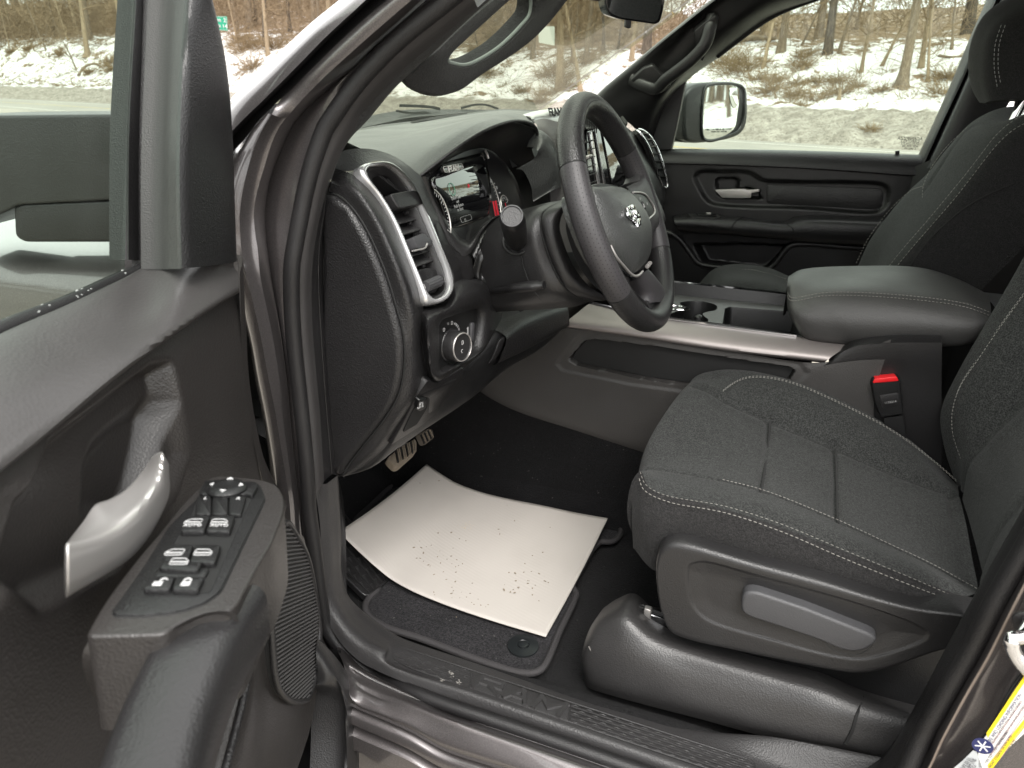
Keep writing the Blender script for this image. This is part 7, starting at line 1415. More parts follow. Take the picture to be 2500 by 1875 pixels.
# dried salt smears on the sill and melting slush by the seal
bms = bmesh.new()
for k in range(60):
    u, v = rg.choice(((738, 415), (690, 460), (780, 470), (820, 500), (850, 520))); q = lp('N', [(u+rg.gauss(0, 10), v+rg.gauss(0, 9))], SLP, .0012)[0]
    bmesh.ops.create_icosphere(bms, subdivisions=1, radius=1, matrix=Matrix.Translation(q) @ Matrix.Diagonal((rg.uniform(.0008, .002), rg.uniform(.0006, .0018), .0006, 1)))
me = bpy.data.meshes.new('salt_smears'); bms.to_mesh(me); bms.free(); me.materials.append(simple('salt', (.20, .19, .175), .9)); g_ = bpy.data.objects.new('salt_smears', me); COL.objects.link(g_); setparent(g_, truck); g_['kind'] = 'stuff'
bms = bmesh.new()
for k in range(46):
    t_ = rg.random(); q = aty('N', 1370+170*t_, 818+62*t_+rg.gauss(0, 5), .806); bmesh.ops.create_icosphere(bms, subdivisions=1, radius=rg.uniform(.0012, .0032), matrix=Matrix.Translation(q))
me = bpy.data.meshes.new('slush_crumbs'); bms.to_mesh(me); bms.free(); me.materials.append(simple('slush', (.75, .74, .74), .4)); g_ = bpy.data.objects.new('slush_crumbs', me); COL.objects.link(g_); setparent(g_, truck); g_['kind'] = 'stuff'

# stickers on the rear jamb
def sticker(name, pts, mat, o_=.007, par=None): return slab(name, lp('U', pts, jp, o_), jp[1], .0006, mat, par or truck)
stw = simple('sticker_white', (.78, .77, .75), .4); sty = simple('sticker_yellow', (.80, .62, .02), .45); stn = simple('sticker_navy', (.02, .025, .10), .45); stp = simple('sticker_pink', (.60, .36, .36), .5); stk2 = simple('sticker_ink', (.06, .06, .07), .6)
S1_ = sticker('tyre_information_label', [(935, 1510), (990, 1440), (1244, 1055), (1330, 920), (1500, 1100), (1250, 1420), (1000, 1659), (940, 1760)], stw); S1_['label'] = 'white tyre information label with yellow bands'
sticker('yellow_band', [(990, 1425), (1244, 1040), (1330, 905), (1345, 935), (1255, 1070), (1000, 1455)], sty, .0078, S1_); sticker('yellow_band', [(1000, 1640), (1244, 1335), (1420, 1090), (1440, 1120), (1244, 1390), (1010, 1690)], sty, .0078, S1_)
sd1 = (lp('U', [(1244, 1055)], jp)[0]-lp('U', [(990, 1440)], jp)[0]).normalized(); sd2 = jp[1].cross(sd1)
if sd2.dot(CR) > 0: sd2 = sd2
wc = lp('U', [(965, 1510)], jp, .0081)[0]; lathe('tyre_symbol', wc, jp[1], [(.0105, 0), (.0105, .0003), (.0001, .0003)], stn, S1_, 24)
for a in range(6): box('symbol_spoke', wc+jp[1]*.0005+(sd1*cos(a*pi/3)+sd2*sin(a*pi/3))*.004, (sd1*cos(a*pi/3)+sd2*sin(a*pi/3))*.0035, jp[1].cross(sd1*cos(a*pi/3)+sd2*sin(a*pi/3))*.0006, jp[1]*.0002, stw, S1_, 0)
sdr = sd1 if sd1.z > 0 else -sd1; upv = jp[1].cross(sdr)
for r_, (u0, v0, s_, z_) in enumerate(((1110, 1330, 'TIRE AND LOADING INFORMATION', .0048), (1128, 1352, 'SEATING CAPACITY TOTAL 5 FRONT 2 REAR 3', .0032), (1150, 1385, 'THE COMBINED WEIGHT OF OCCUPANTS AND CARGO', .0028), (1060, 1520, 'TIRE SIZE COLD TIRE PRESSURE', .0038), (1085, 1550, 'FRONT 275/65R18 250 KPA 36 PSI', .0036), (1112, 1575, 'REAR P275/65R18 250 KPA 36 PSI', .0036))):
    text('label_print', s_, lp('U', [(u0, v0)], jp, .0081)[0], sdr, upv, z_, stk2 if r_ else stn, S1_, .0001)
for k in range(4): 
    a_, b_ = lp('U', [(985+33*k, 1560+12*k), (1230+33*k, 1210+12*k)], jp, .0079); tube('label_rule', [a_, b_], .0003, stp, S1_, 3, 4, smoothpath=False, up=jp[1])
S2_ = sticker('certification_label', [(770, 1659), (830, 1610), (900, 1540), (925, 1550), (965, 1659), (900, 1800), (780, 1800)], simple('sticker_silver', (.45, .47, .48), .35)); S2_['label'] = 'silver certification label'
for k in range(4): text('label_print', ('MFD BY 02-21', 'GVWR 3221 KG', 'GAWR FRT 1746', 'VIN 1C6')[k], lp('U', [(842+18*k, 1640+10*k)], jp, .0081)[0], sdr, upv, .0042, stk2, S2_, .0001)
# ================================================================== outside: pavement, road, snow bank, winter wood
EDGE = [Vector((160, -6)), Vector((90, 2)), Vector((45, 9)), Vector((20, 16)), Vector((3, 23.3)), Vector((-2, 25.6)), Vector((-8, 28)), Vector((-20, 32.2)), Vector((-43, 41.2)), Vector((-65, 48.5)), Vector((-110, 60)), Vector((-190, 75))]
EDGE = [Vector((p.x, p.y, 0)) for p in EDGE]; ED = cr(EDGE, 420); EDA = np.array([(p.x, p.y) for p in ED])
def edist(x, y):
    dd = (EDA[:, 0]-x)**2+(EDA[:, 1]-y)**2; i = int(dd.argmin()); i = min(max(i, 1), len(EDA)-2); a, b = EDA[i-1], EDA[i+1]; t = b-a; n = np.array((t[1], -t[0]))/np.hypot(*t)
    if n[1] < 0: n = -n
    return float((np.array((x, y))-EDA[i])@n), i
def bank(d, x, y):
    m = 1+.9*sst(-15, -50, x)
    z = .34*sst(0, .9, d)+.62*sst(.6, 3.8, d)+2.35*m*sst(3.2, 12, d)+max(0, d-11)*.10*m
    a = sst(0, .6, d)*.17*(1-sst(3, 6, d)*.35)
    z += a*(noise.noise(Vector((x*1.1, y*1.1, 3)))+.7*noise.noise(Vector((x*2.7, y*2.7, 9))))+.28*sst(4, 8, d)*noise.noise(Vector((x*.35, y*.35, 1)))
    return z if d > 0 else .03*sst(-.6, 0, d)
def ter(x, y): return bank(edist(x, y)[0], x, y)
def hit(t, u, v, t0=14., t1=150.):
    r_ = ray(t, u, v); s_ = t0
    while s_ < t1:
        p = CAM_LOC+r_*s_
        if p.z <= ter(p.x, p.y): return p
        s_ += .12
    return CAM_LOC+r_*40

def pave(name, c1, c2, c3, crack=.0):
    m, N, L, P = newmat(name); v = _coord(N, L); n1 = _noise(N, L, v, .35, 4, .6); n2 = _noise(N, L, v, 60, 3, .6)
    c = _mix(N, L, _ramp(N, L, n1, .35, .65), c1, c2); c = _mix(N, L, _ramp(N, L, n2, .35, .7, 0, .6), c, c3)
    if crack:
        nz = N.new('ShaderNodeTexVoronoi'); nz.feature = 'DISTANCE_TO_EDGE'; nz.inputs['Scale'].default_value = crack
        wq_ = N.new('ShaderNodeTexNoise'); wq_.inputs['Scale'].default_value = 2.0; L.new(v, wq_.inputs['Vector']); ad = N.new('ShaderNodeVectorMath'); ad.operation = 'ADD'; L.new(v, ad.inputs[0]); L.new(wq_.outputs['Color'], ad.inputs[1]); L.new(ad.outputs[0], nz.inputs['Vector'])
        c = _mix(N, L, _ramp(N, L, nz.outputs['Distance'], .006, .014, .75, 0), c, (.05, .05, .05))
    L.new(c, P.inputs['Base Color']); P.inputs['Roughness'].default_value = .8; L.new(_bump(N, L, n2, .4, .01), P.inputs['Normal'])
    return m
gv = [(-250, -120, 0), (250, -120, 0), (250, 140, 0), (-250, 140, 0)]
gr = mesh('ground', gv, [(0, 1, 2, 3)], pave('salted_pavement', (.29, .262, .22), (.36, .33, .28), (.22, .20, .17), .22), None, False); tag(gr, 'pale salt-stained pavement around the truck', kind='structure')
rdl = []
def offs(i, d):
    a, b = EDA[max(i-1, 0)], EDA[min(i+1, len(EDA)-1)]; t = b-a; n = np.array((t[1], -t[0]))/np.hypot(*t)
    if n[1] < 0: n = -n
    q = EDA[i]+n*d; return q
V = []
for i in range(len(EDA)):
    for d in (-8.6, -7.9, -.7, .2): q = offs(i, d); V.append((q[0], q[1], .004))
rd = mesh('road', V, gridfaces(len(EDA), 4), pave('road_asphalt', (.25, .235, .205), (.32, .30, .26), (.20, .19, .17)), None, False); tag(rd, 'two lane road between the truck and the snow bank', kind='structure')
for nm, d, wd_, mm_ in (('yellow_road_line', -4.3, .10, simple('line_yellow', (.62, .42, .05), .7)), ('white_road_line', -.95, .11, simple('line_white', (.62, .60, .55), .7)), ('white_road_line', -7.7, .11, MATS['line_white'] if 'line_white' in MATS else None)):
    V = []
    for i in range(len(EDA)):
        for e in (-wd_/2, wd_/2): q = offs(i, d+e); V.append((q[0], q[1], .008))
    o = mesh(nm, V, gridfaces(len(EDA), 2), mm_ or MATS['line_white'], rd, False)
# snow bank terrain with roadside dirt and leaf litter
def snowmat():
    m, N, L, P = newmat('snow'); v = _coord(N, L); at = N.new('ShaderNodeVertexColor'); at.layer_name = 'dirt'; sep = N.new('ShaderNodeSeparateColor'); L.new(at.outputs['Color'], sep.inputs[0])
    n1 = _noise(N, L, v, .9, 5, .62); n2 = _noise(N, L, v, 3.2, 4, .6); n3 = _noise(N, L, v, 14, 3, .6)
    def math_(op, a, b):
        q = N.new('ShaderNodeMath'); q.operation = op
        for i_, x in ((0, a), (1, b)):
            if isinstance(x, (int, float)): q.inputs[i_].default_value = x
            else: L.new(x, q.inputs[i_])
        return q.outputs[0]
    litter = math_('ADD', math_('ADD', n1, math_('MULTIPLY', n2, .55)), math_('MULTIPLY', sep.outputs[1], .28))
    base = _mix(N, L, _ramp(N, L, litter, .84, .93), (.74, .73, .71), (.20, .14, .085))
    dirtc = _mix(N, L, _ramp(N, L, n2, .35, .65), (.38, .35, .30), (.21, .185, .155)); dirtc = _mix(N, L, _ramp(N, L, n3, .5, .72), dirtc, (.13, .112, .095))
    dm = math_('ADD', sep.outputs[0], math_('MULTIPLY', math_('SUBTRACT', n1, .5), .9))
    c = _mix(N, L, _ramp(N, L, dm, .35, .6), base, dirtc); L.new(c, P.inputs['Base Color']); P.inputs['Roughness'].default_value = .8; P.inputs['Specular IOR Level'].default_value = .2
    L.new(_bump(N, L, n3, .6, .12, _bump(N, L, n2, .7, .3)), P.inputs['Normal'])
    return m
snow = snowmat()
ds = [0, .1, .25, .4, .6, .8, 1.0, 1.3, 1.6, 1.9, 2.2, 2.6, 3.0, 3.4, 3.8, 4.2, 4.7, 5.2, 5.7, 6.2, 6.8, 7.4, 8, 8.7, 9.4, 10.2, 11, 12, 13, 14.5, 16, 18, 20, 23, 26, 30, 35, 42, 50, 60, 75, 95]
# fine columns where the picture looks, coarse elsewhere
cols = []
for i in range(len(EDA)-1):
    a, b = EDA[i], EDA[i+1]; mx = (a[0]+b[0])/2; n_ = 5 if -75 < mx < 14 else 1
    for k in range(n_): cols.append((i, k/n_))
V, Dt = [], []
for i, f in cols:
    a, b = offs(i, 0), offs(i+1, 0); t = EDA[i+1]-EDA[i]; n = np.array((t[1], -t[0]))/np.hypot(*t)
    if n[1] < 0: n = -n
    na, nb_ = offs(i, 1)-a, offs(i+1, 1)-b; nn = na*(1-f)+nb_*f; p = a*(1-f)+b*f
    for d in ds:
        q = p+nn*d; V.append((q[0], q[1], bank(d+1e-4, q[0], q[1]) if d > 0 else .0)); Dt.append((1-sst(2.2, 4.6, d), sst(8.5, 15, d), 0))
tr = mesh('snow_bank', V, gridfaces(len(cols), len(ds)), snow, None, True, 0); tag(tr, 'snow covered bank rising from the road into the wood', kind='structure')
ca = tr.data.color_attributes.new('dirt', 'FLOAT_COLOR', 'POINT'); ca.data.foreach_set('color', [x for c in Dt for x in (*c, 1)])
if sum(p.normal.z for p in tr.data.polygons) < 0: tr.data.flip_normals()
# low snow bank on the other side, behind the viewer
V, Dt = [], []
for i in range(60):
    x = -150+300*i/59
    for d in (0, .5, 1, 2, 3, 5, 8, 12, 20, 40, 80): V.append((x, -30-d-.0006*x*x*.2, .9*sst(0, 3, d)+1.8*sst(3, 14, d)+.08*max(0, d-14)+.25*sst(0, 1, d)*noise.noise(Vector((x*.4, d, 5))))); Dt.append((1-sst(1, 4, d), sst(8, 15, d), 0))
t2_ = mesh('far_side_snow_bank', V, gridfaces(60, 11), snow, None, True, 0); tag(t2_, 'snow bank on the opposite side of the pavement', kind='structure')
ca = t2_.data.color_attributes.new('dirt', 'FLOAT_COLOR', 'POINT'); ca.data.foreach_set('color', [x for c in Dt for x in (*c, 1)])
if sum(p.normal.z for p in t2_.data.polygons) < 0: t2_.data.flip_normals()

# ------------------------------------------------------------------ trees
def barkmat(name, a, b):
    m, N, L, P = newmat(name); v = _coord(N, L, (1, 1, .16)); n = _noise(N, L, v, 22, 4, .65); n2 = _noise(N, L, v, 3, 3)
    c = _mix(N, L, _ramp(N, L, n, .35, .65), a, b); c = _mix(N, L, _ramp(N, L, n2, .4, .7, 0, .4), c, tuple(x*.6 for x in a)); L.new(c, P.inputs['Base Color']); P.inputs['Roughness'].default_value = .9; P.inputs['Specular IOR Level'].default_value = .2
    L.new(_bump(N, L, n, .8, .05), P.inputs['Normal']); return m
bark1 = barkmat('bark_grey_brown', (.125, .095, .066), (.27, .215, .155)); bark2 = barkmat('bark_tan', (.20, .15, .095), (.36, .28, .19)); bark3 = barkmat('bark_dark', (.060, .048, .038), (.16, .13, .10)); twig = barkmat('twig_brown', (.16, .115, .07), (.30, .22, .14))
def limb(V, Fc, pts, r0, r1, m):
    k0 = len(V); n = len(pts)
    for i, p in enumerate(pts):
        a, b = pts[max(i-1, 0)], pts[min(i+1, n-1)]; T = (b-a).normalized(); S = T.cross(Vector((.3, .9, .2))).normalized(); U = S.cross(T); r = r0+(r1-r0)*(i/(n-1)); 
        if callable(m): pass
        V += [p+(S*cos(2*pi*k/m)+U*sin(2*pi*k/m))*r for k in range(m)]
    for i in range(n-1):
        for k in range(m): Fc.append((k0+i*m+k, k0+i*m+(k+1) % m, k0+(i+1)*m+(k+1) % m, k0+(i+1)*m+k))
def wander(p, d, L_, n, wob, rg, up=.0):
    pts = [p.copy()]; d = d.normalized()
    for i in range(n):
        d = (d+Vector((rg.gauss(0, wob), rg.gauss(0, wob), rg.gauss(0, wob)+up))).normalized(); pts.append(pts[-1]+d*(L_/n))
    return pts
def tree_proto(seed, H, r, nb, lowest, crook, flare, droop=.02, twigs=5, blen=.28):
    rg = random.Random(seed); tv, tf, cv, cf = [], [], [], []
    path = wander(Vector((0, 0, -.25)), Vector((rg.gauss(0, crook), rg.gauss(0, crook), 1)), H, 11, crook*.55, rg, .06); m = 10
    k0 = 0
    P = cr(path, 26)
    for i, p in enumerate(P):
        t = i/25; zz = p.z; rr = r*(1-.85*t)+r*flare*math.exp(-max(zz, 0)/.32)
        for k in range(m):
            a = 2*pi*k/m; lob = 1+(.20*cos(a*3+seed)+.12*cos(a*5+2*seed))*flare*math.exp(-max(zz, 0)/.35)+.05*noise.noise(Vector((cos(a)*2, sin(a)*2, zz*1.5+seed)))
            tv.append(p+Vector((cos(a), sin(a), 0))*rr*lob)
    tf += gridfaces(26, m, True)
    for b in range(nb):
        t = lowest+(1-lowest)*(b+rg.random())/nb; i = min(24, int(t*25)); p = P[i].lerp(P[i+1], rg.random()); a = rg.random()*2*pi; el = rg.uniform(.1, .9); br = r*(1-.85*t)*rg.uniform(.25, .5)
        d = Vector((cos(a)*cos(el), sin(a)*cos(el), sin(el))); L_ = H*blen*(1.15-t)*rg.uniform(.5, 1.2)
        bp = wander(p, d, L_, 7, .16, rg, droop); limb(cv, cf, bp, max(br, .012), .006, 5)
        for q in range(twigs):
            j = rg.randrange(2, 8); j = min(j, 7); dd = (bp[j]-bp[j-1]).normalized()+Vector((rg.gauss(0, .7), rg.gauss(0, .7), rg.gauss(.1, .6))); tp = wander(bp[j], dd, L_*rg.uniform(.25, .6), 4, .2, rg, .02); limb(cv, cf, tp, .011, .005, 3)
            if rg.random() < .6:
                tq = wander(tp[2], dd+Vector((rg.gauss(0, .8), rg.gauss(0, .8), rg.gauss(0, .6))), L_*.22, 3, .25, rg); limb(cv, cf, tq, .008, .004, 3)
    def mk(nm, V, Fc): 
        me = bpy.data.meshes.new(nm); me.from_pydata([tuple(v) for v in V], [], Fc); me.polygons.foreach_set('use_smooth', [True]*len(me.polygons)); return me
    return mk('trunk', tv, tf), mk('crown', cv, cf), r
protoT = [tree_proto(11, 13, .24, 26, .25, .03, .5), tree_proto(12, 14, .20, 22, .30, .025, .35), tree_proto(13, 12, .17, 26, .18, .06, .45), tree_proto(14, 15, .30, 22, .33, .03, .9)]
protoS = [tree_proto(21, 6.5, .055, 20, .12, .09, .5, .03, 4, .34), tree_proto(22, 7.5, .065, 22, .15, .07, .5, .03, 4, .30), tree_proto(23, 5.2, .045, 20, .10, .13, .4, .02, 5, .40), tree_proto(24, 8.5, .085, 24, .2, .06, .6, .03, 4, .3)]
ntree = [0]
def place_tree(pos, rad, proto, mat, label, grp, lean_=(0, 0), rot=None, hs=1.0):
    tm, cm, pr = proto; s = rad/pr; rg = random.Random(ntree[0]*7+3); ntree[0] += 1
    e = bpy.data.objects.new('bare_tree', None); COL.objects.link(e); e.location = pos; e.rotation_euler = (lean_[0], lean_[1], rg.random()*6.28 if rot is None else rot); e.scale = (s, s, min(s, 1.25)*hs if s < 1.6 else s*.8)
    tag(e, label, 'tree', grp)
    for nm, me in (('trunk', tm), ('crown', cm)):
        key_ = (me.name, mat.name); 
        if key_ not in matmesh: 
            c = me.copy(); c.materials.clear(); c.materials.append(mat if nm == 'trunk' else twig); matmesh[key_] = c
        o = bpy.data.objects.new(nm, matmesh[key_]); COL.objects.link(o); o.parent = e
    return e
matmesh = {}
def spot(t, u, v, wpx, big=True, mat=bark1, label='', grp=None, lean_=(0, 0), pi=0, hs=1.0, rf=1.0):
    p = hit(t, u, v); dep = (p-CAM_LOC).dot(CD); rad = wpx/VIEW[t][2]/2/FPX*dep*rf
    return place_tree(p, max(rad, .02), (protoT if big else protoS)[pi % 4], mat, label, grp, lean_, hs=hs)
GW = 'bare trees in the wood beyond the road'
# trees that can be told apart through the passenger window
spot('D', 1475, 530, 62, True, bark1, 'thick old tree with flared roots low on the snowy bank', GW, (0, .05), 3)
spot('D', 1030, 322, 52, True, bark3, 'dark straight trunk on top of the bank behind two brown stumps', GW, (0, .06), 1)
spot('D', 752, 308, 48, True, bark1, 'broad pale trunk beside a fallen log on the bank crest', GW, (0, .0), 0)
spot('D', 1235, 436, 20, False, bark2, 'slender tan sapling left of the thick flared tree', GW, (0, .08), 3)
spot('D', 1350, 402, 18, False, bark2, 'thin leaning sapling just left of the thick flared tree', GW, (0, .14), 1)
spot('D', 1590, 410, 34, True, bark2, 'mid sized tan trunk right of the thick flared tree', GW, (0, .14), 2)
spot('D', 1636, 492, 18, False, bark2, 'thin curved sapling nearest the seat on the right', GW, (0, .16), 0)
spot('D', 1100, 322, 20, False, bark1, 'thin trunk beside the dark straight one', GW, (0, .10), 3)
spot('D', 645, 412, 22, False, bark2, 'leaning thin trunk above the far door mirror', GW, (0, .20), 1)
spot('D', 860, 278, 14, False, bark1, 'small sapling on the crest right of the broad pale trunk', GW, (0, .05), 2)
spot('D', 1780, 300, 16, False, bark1, 'small trunk on the crest at the far right of the window', GW, (0, .08), 0)
# through the windscreen
spot('C', 780, 372, 34, True, bark1, 'trunk just left of the blank road sign', GW, (0, 0), 1)
spot('C', 950, 560, 52, True, bark2, 'tan trunk right of the road sign posts', GW, (0, .0), 0)
spot('C', 1035, 402, 24, False, bark1, 'thin trunk in the middle of the windscreen view', GW, (0, .04), 3)
spot('C', 1090, 582, 26, False, bark2, 'tall thin tan trunk low on the bank above the steering wheel', GW, (0, .03), 1)
spot('C', 1500, 335, 54, True, bark3, 'stout dark trunk below the rear view mirror', GW, (0, .03), 0)
spot('C', 1405, 385, 30, True, bark2, 'pale trunk left of the stout dark one under the mirror', GW, (0, .04), 2)
# through the driver's door glass and beside it
spot('A', 45, 195, 46, True, bark1, 'thick trunk at the left edge of the picture', GW, (0, -.04), 1)
spot('A', 135, 195, 36, True, bark3, 'dark trunk second from the left edge', GW, (0, -.03), 2)
spot('A', 290, 190, 40, True, bark3, 'slanting dark trunk in the middle of the door window', GW, (0, -.22), 0)
spot('A', 345, 175, 36, True, bark2, 'pale trunk crossing behind the slanting one', GW, (0, -.04), 1)
spot('A', 555, 355, 32, True, bark2, 'tan trunk with flared foot on the snow in the door window', GW, (0, -.14), 3)
spot('A', 492, 440, 9, False, bark1, 'thin dark sapling left of the flared tan trunk', GW, (0, -.03), 2)
spot('A', 815, 330, 26, True, bark2, 'trunk beside the window channel', GW, (0, -.08), 2)
spot('B', 215, 190, 20, False, bark1, 'thin trunk right of the green distance sign', GW, (0, 0), 1)
spot('B', 290, 180, 46, True, bark1, 'wide trunk between the green sign and the windscreen pillar', GW, (0, 0), 1)
spot('B', 400, 350, 26, True, bark2, 'leaning tan trunk low on the bank beside the windscreen pillar', GW, (0, -.04), 2)
spot('B', 540, 200, 24, True, bark3, 'dark slim trunk near the windscreen pillar', GW, (0, .0), 0)
spot('B', 690, 160, 26, True, bark2, 'pale slim trunk touching the windscreen pillar', GW, (0, .0), 1)
# the wood further back: alike trunks
rg = random.Random(44); cnt = 0; tries = 0; taken = []
while cnt < 120 and tries < 6000:
    tries += 1; u = rg.uniform(-200, 2600); 
    i = rg.randrange(60, 360); d = rg.choice((rg.uniform(9, 16), rg.uniform(12, 30), rg.uniform(20, 45))); q = offs(i, d); p = Vector((q[0], q[1], 0)); p.z = bank(d, q[0], q[1])
    c = p-CAM_LOC; wz = c.dot(CD)
    if wz < 5: continue
    uu = 1250+FPX*c.dot(CR)/wz; vv = 937.5-FPX*c.dot(CU)/wz
    if not (-150 < uu < 2450) or vv < -250 or (560 < uu < 900 and False): continue
    if any(abs(uu-x) < 10 and abs(wz-y) < 6 for x, y in taken): continue
    taken.append((uu, wz)); big = rg.random() < .5; cnt += 1
    place_tree(p, rg.uniform(.12, .26) if big else rg.uniform(.04, .085), rg.choice(protoT if big else protoS), rg.choice((bark1, bark1, bark2, bark3)), *(('bare tree deep in the wood seen through the driver door glass', 'deep wood trees through the door glass') if uu < 420 else ('bare tree deep in the wood seen between door and windscreen pillar', 'deep wood trees beside the pillar') if uu < 840 else ('bare tree deep in the wood seen through the windscreen', 'deep wood trees through the windscreen') if uu < 1720 else ('bare tree deep in the wood seen through the passenger window', 'deep wood trees through the passenger window')), (rg.gauss(0, .03), rg.gauss(0, .05)))
# thickets of twigs, dead grass, fallen branches: countless, so one mass each
def twigmass(name, n, fn, rr, mat, label, cat):
    V, Fc = [], []; rg = random.Random(len(name)*13)
    for k in range(n):
        r_ = fn(rg)
        if r_ is None: continue
        p, d, L_, wob, up, r0 = r_; limb(V, Fc, wander(p, d, L_, 4, wob, rg, up), r0, r0*.45, 3)
    o = mesh(name, V, Fc, mat, None, True, 0); tag(o, label, cat, kind='stuff'); return o
def inview(p, m_=120):
    c = p-CAM_LOC; wz = c.dot(CD)
    if wz < 5: return False
    return -m_ < 1250+FPX*c.dot(CR)/wz < 2500+m_
def thick(rg):
    i = rg.randrange(60, 350); d = rg.uniform(9.5, 34); q = offs(i, d); p = Vector((q[0], q[1], bank(d, q[0], q[1])-.05+rg.random()**1.3*3.4))
    if not inview(p): return None
    dist = (p-CAM_LOC).length
    return p, Vector((rg.gauss(0, .8), rg.gauss(0, .8), rg.uniform(.1, 1.1))), rg.uniform(.9, 2.8), .28, .02, .00030*dist+.002
twigmass('thicket', 34000, thick, 0, twig, 'brown leafless thicket filling the wood above the snow bank', 'thicket')
clumps = [(hit('D', u, v), s) for u, v, s in ((690, 545, 1.3), (900, 345, .8), (885, 405, 1.0), (1100, 560, 1.0), (960, 490, .6), (860, 510, .6), (1085, 500, .7), (1215, 535, .6), (1350, 550, .6), (840, 575, .7), (955, 600, .9), (620, 480, .8), (560, 400, 1.3), (480, 430, 1.5), (420, 380, 1.4), (730, 490, .8), (1700, 560, 1.2), (1750, 470, 1.0), (1290, 790, .4), (880, 640, .5))] + [(hit('C', u, v), s) for u, v, s in ((480, 470, .9), (620, 350, .8), (940, 440, 1.2), (980, 500, 1.2), (900, 480, 1.2), (720, 590, .7), (860, 600, .8), (820, 640, .8), (1120, 400, 1.2), (1200, 260, 1.5), (1000, 560, 1.0), (420, 320, .8), (540, 240, 1.0))] + [(hit('A', u, v), s) for u, v, s in ((80, 330, 1.0), (385, 345, 1.0), (700, 400, 1.4), (640, 200, 1.5), (720, 440, 1.2), (570, 460, .8), (190, 310, 1.0), (30, 230, 1.5))] + [(hit('B', u, v), s) for u, v, s in ((250, 320, 2.0), (330, 280, 2.0), (440, 300, 2.0), (300, 430, 1.6), (220, 260, 1.6))]
_r2 = random.Random(8); extra = []
while len(extra) < 260:
    i = _r2.randrange(110, 330); d = _r2.uniform(3.6, 11); q = offs(i, d); p = Vector((q[0], q[1], 0))
    if inview(p, 50): extra.append((p, _r2.uniform(.4, 1.2)))
def shrub(rg):
    c, s = rg.choice(clumps) if rg.random() < .62 else rg.choice(extra); a = rg.random()*6.28; r_ = abs(rg.gauss(0, .28))*s; x, y = c.x+cos(a)*r_, c.y+sin(a)*r_; p = Vector((x, y, ter(x, y)-.03)); dist = (p-CAM_LOC).length
    return p, Vector((cos(a)*.9+rg.gauss(0, .4), sin(a)*.9+rg.gauss(0, .4), rg.uniform(.15, 1.0))), rg.uniform(.25, .9)*s, .3, -.04, .0003*dist+.001
twigmass('dead_shrubs', 14000, shrub, 0, barkmat('dead_grass', (.21, .15, .085), (.36, .265, .16)), 'clumps of dead brown shrubs and grass poking through the snow', 'shrubs')
def litter(rg):
    i = rg.randrange(80, 340); d = rg.uniform(3.4, 12)**1.0; q = offs(i, d); p = Vector((q[0], q[1], bank(d, q[0], q[1])+.02))
    if not inview(p): return None
    dist = (p-CAM_LOC).length; a = rg.random()*6.28
    return p, Vector((cos(a), sin(a), rg.uniform(-.1, .9)*rg.random())), rg.uniform(.3, 1.6), .22, .0, .00022*dist+.001
twigmass('fallen_sticks', 5200, litter, 0, bark1, 'fallen sticks and bent stems scattered over the snow', 'sticks')
def rest(rg):
    if rg.random() < .45: x = rg.uniform(-140, 140); y = -40-rg.random()**1.5*45; z = 2.0+.05*(-y-40)
    else:
        i = rg.choice((rg.randrange(2, 130), rg.randrange(300, 418))); d = rg.uniform(4, 45); q = offs(i, d); x, y = q; z = bank(d, x, y)
        if inview(Vector((x, y, z)), 0): return None
    return Vector((x, y, z-.2)), Vector((rg.gauss(0, .05), rg.gauss(0, .05), 1)), rg.uniform(8, 15), .04, .02, rg.uniform(.08, .26)
rm_ = twigmass('wood_around', 1500, rest, 0, bark1, 'wood of bare trees surrounding the road outside the windows', 'wood')
# fallen logs, stumps
for k, (t, pts, r_, lb) in enumerate((('D', [(430, 265), (560, 245), (720, 245)], .16, 'fallen log lying on the crest beside the broad pale trunk'), ('A', [(500, 485), (540, 430), (600, 412), (640, 430)], .16, 'bent dead branch arching over the snow in the door window'), ('D', [(1700, 345), (1780, 352), (1840, 345)], .07, 'thin fallen branch on the crest at the right'), ('A', [(690, 400), (760, 385), (830, 372)], .14, 'fallen trunk lying beside the window channel'))):
    pts3 = [hit(t, u, v)+Vector((0, 0, r_*.6)) for u, v in pts]
    o = tube('fallen_log', pts3, r_, bark1, None, 24, 9, scale=lambda t_: 1-.45*t_); tag(o, lb, 'log')
for k, (u, v, w_, lb) in enumerate(((903, 345, 26, 'small brown stump higher on the snowy bank'), (885, 420, 40, 'brown stump below the higher one on the bank'), (1100, 600, 26, 'tall broken stump standing in the middle of the bank'))):
    p = hit('D', u, v); dep = (p-CAM_LOC).dot(CD); r_ = w_/2.4578/2/FPX*dep; V, Fc = [], []; m = 14; hh = r_*(1.6 if k < 2 else 5.5); rg2 = random.Random(k)
    for i in range(6):
        for j in range(m): a = 2*pi*j/m; V.append(p+Vector((cos(a), sin(a), 0))*r_*(1.25-.12*i+.12*noise.noise(Vector((cos(a)*2, sin(a)*2, i*.5+k))))+Vector((0, 0, -.1+hh*i/5*(1+(.25*rg2.random() if i == 5 else 0)))))
    o = mesh('tree_stump', V, gridfaces(6, m, True)+[tuple(range(5*m, 6*m))], bark2, None, True, 50); tag(o, lb, 'stump')
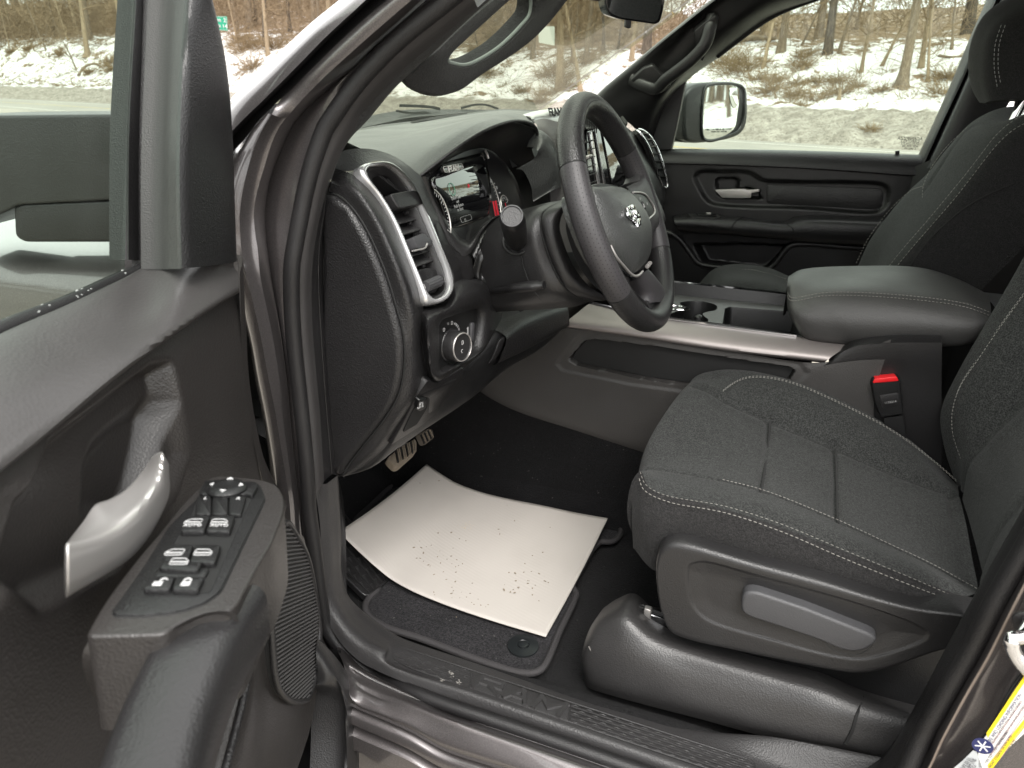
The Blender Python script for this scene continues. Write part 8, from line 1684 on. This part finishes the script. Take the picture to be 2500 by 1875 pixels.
# road signs
sgp = hit('C', 852, 668); dep = (sgp-CAM_LOC).dot(CD)
sg = thing('road_sign', sgp, 'blank grey back of a square road sign on two thin posts', 'sign'); SGN = (CAM_LOC-sgp); SGN.z = 0; SGN.normalize(); SGP = (sgp, SGN)
galv = simple('galvanised_steel', (.36, .37, .36), .5, .6)
slab('sign_plate', rounded(lp('C', [(815, 168), (918, 166), (918, 288), (818, 270)], SGP), .04, 3), SGN, .02, simple('sign_back', (.47, .50, .45), .5, .3), sg)
for (u0, v0, u1, v1) in ((838, 275, 828, 690), (886, 282, 874, 690)): 
    a_, b_ = lp('C', [(u0, v0)], SGP)[0]-SGN*.03, lp('C', [(u1, v1)], SGP)[0]-SGN*.03; b_.x, b_.y = a_.x, a_.y; tube('sign_post', [a_, b_-Vector((0, 0, .4))], .028, galv, sg, 4, 8, smoothpath=False)
gsb = hit('A', 1462, 575); gs2 = thing('road_sign', gsb, 'green distance sign with white numbers on a wooden post', 'sign'); GN = (CAM_LOC-gsb); GN.z = 0; GN.normalize(); GP = (gsb, GN)
pl_ = slab('sign_plate', rounded(lp('A', [(1240, 100), (1437, 104), (1441, 195), (1240, 182)], GP), .05, 3), GN, .03, simple('sign_green', (.0, .235, .13), .45), gs2)
tube('plate_border', rounded(lp('A', [(1245, 104), (1433, 108), (1437, 191), (1245, 178)], GP, .012), .05, 3), .010, white, pl_, 60, 6, closed=True, up=GN)
gr_ = Vector((0, 0, 1)).cross(GN)
hgt = (lp('A', [(1420, 110)], GP)[0]-lp('A', [(1420, 150)], GP)[0]).length
for s_, u, v in (('2', 1422, 130), ('14', 1422, 168), ('Verona', 1330, 126), ('Utica', 1340, 163)): text('sign_text', s_ if len(s_) < 3 else s_[-2:], lp('A', [(u if len(s_) < 3 else 1383, v)], GP, .012)[0], gr_, (0, 0, 1), hgt*.85, white, pl_, .004, bold=.02)
pa = lp('A', [(1420, 190)], GP)[0]-GN*.05; tube('sign_post', [pa+Vector((0, 0, .5)), Vector((pa.x, pa.y, gsb.z-.5))], .07, simple('post_wood', (.42, .31, .19), .85), gs2, 4, 8, smoothpath=False)
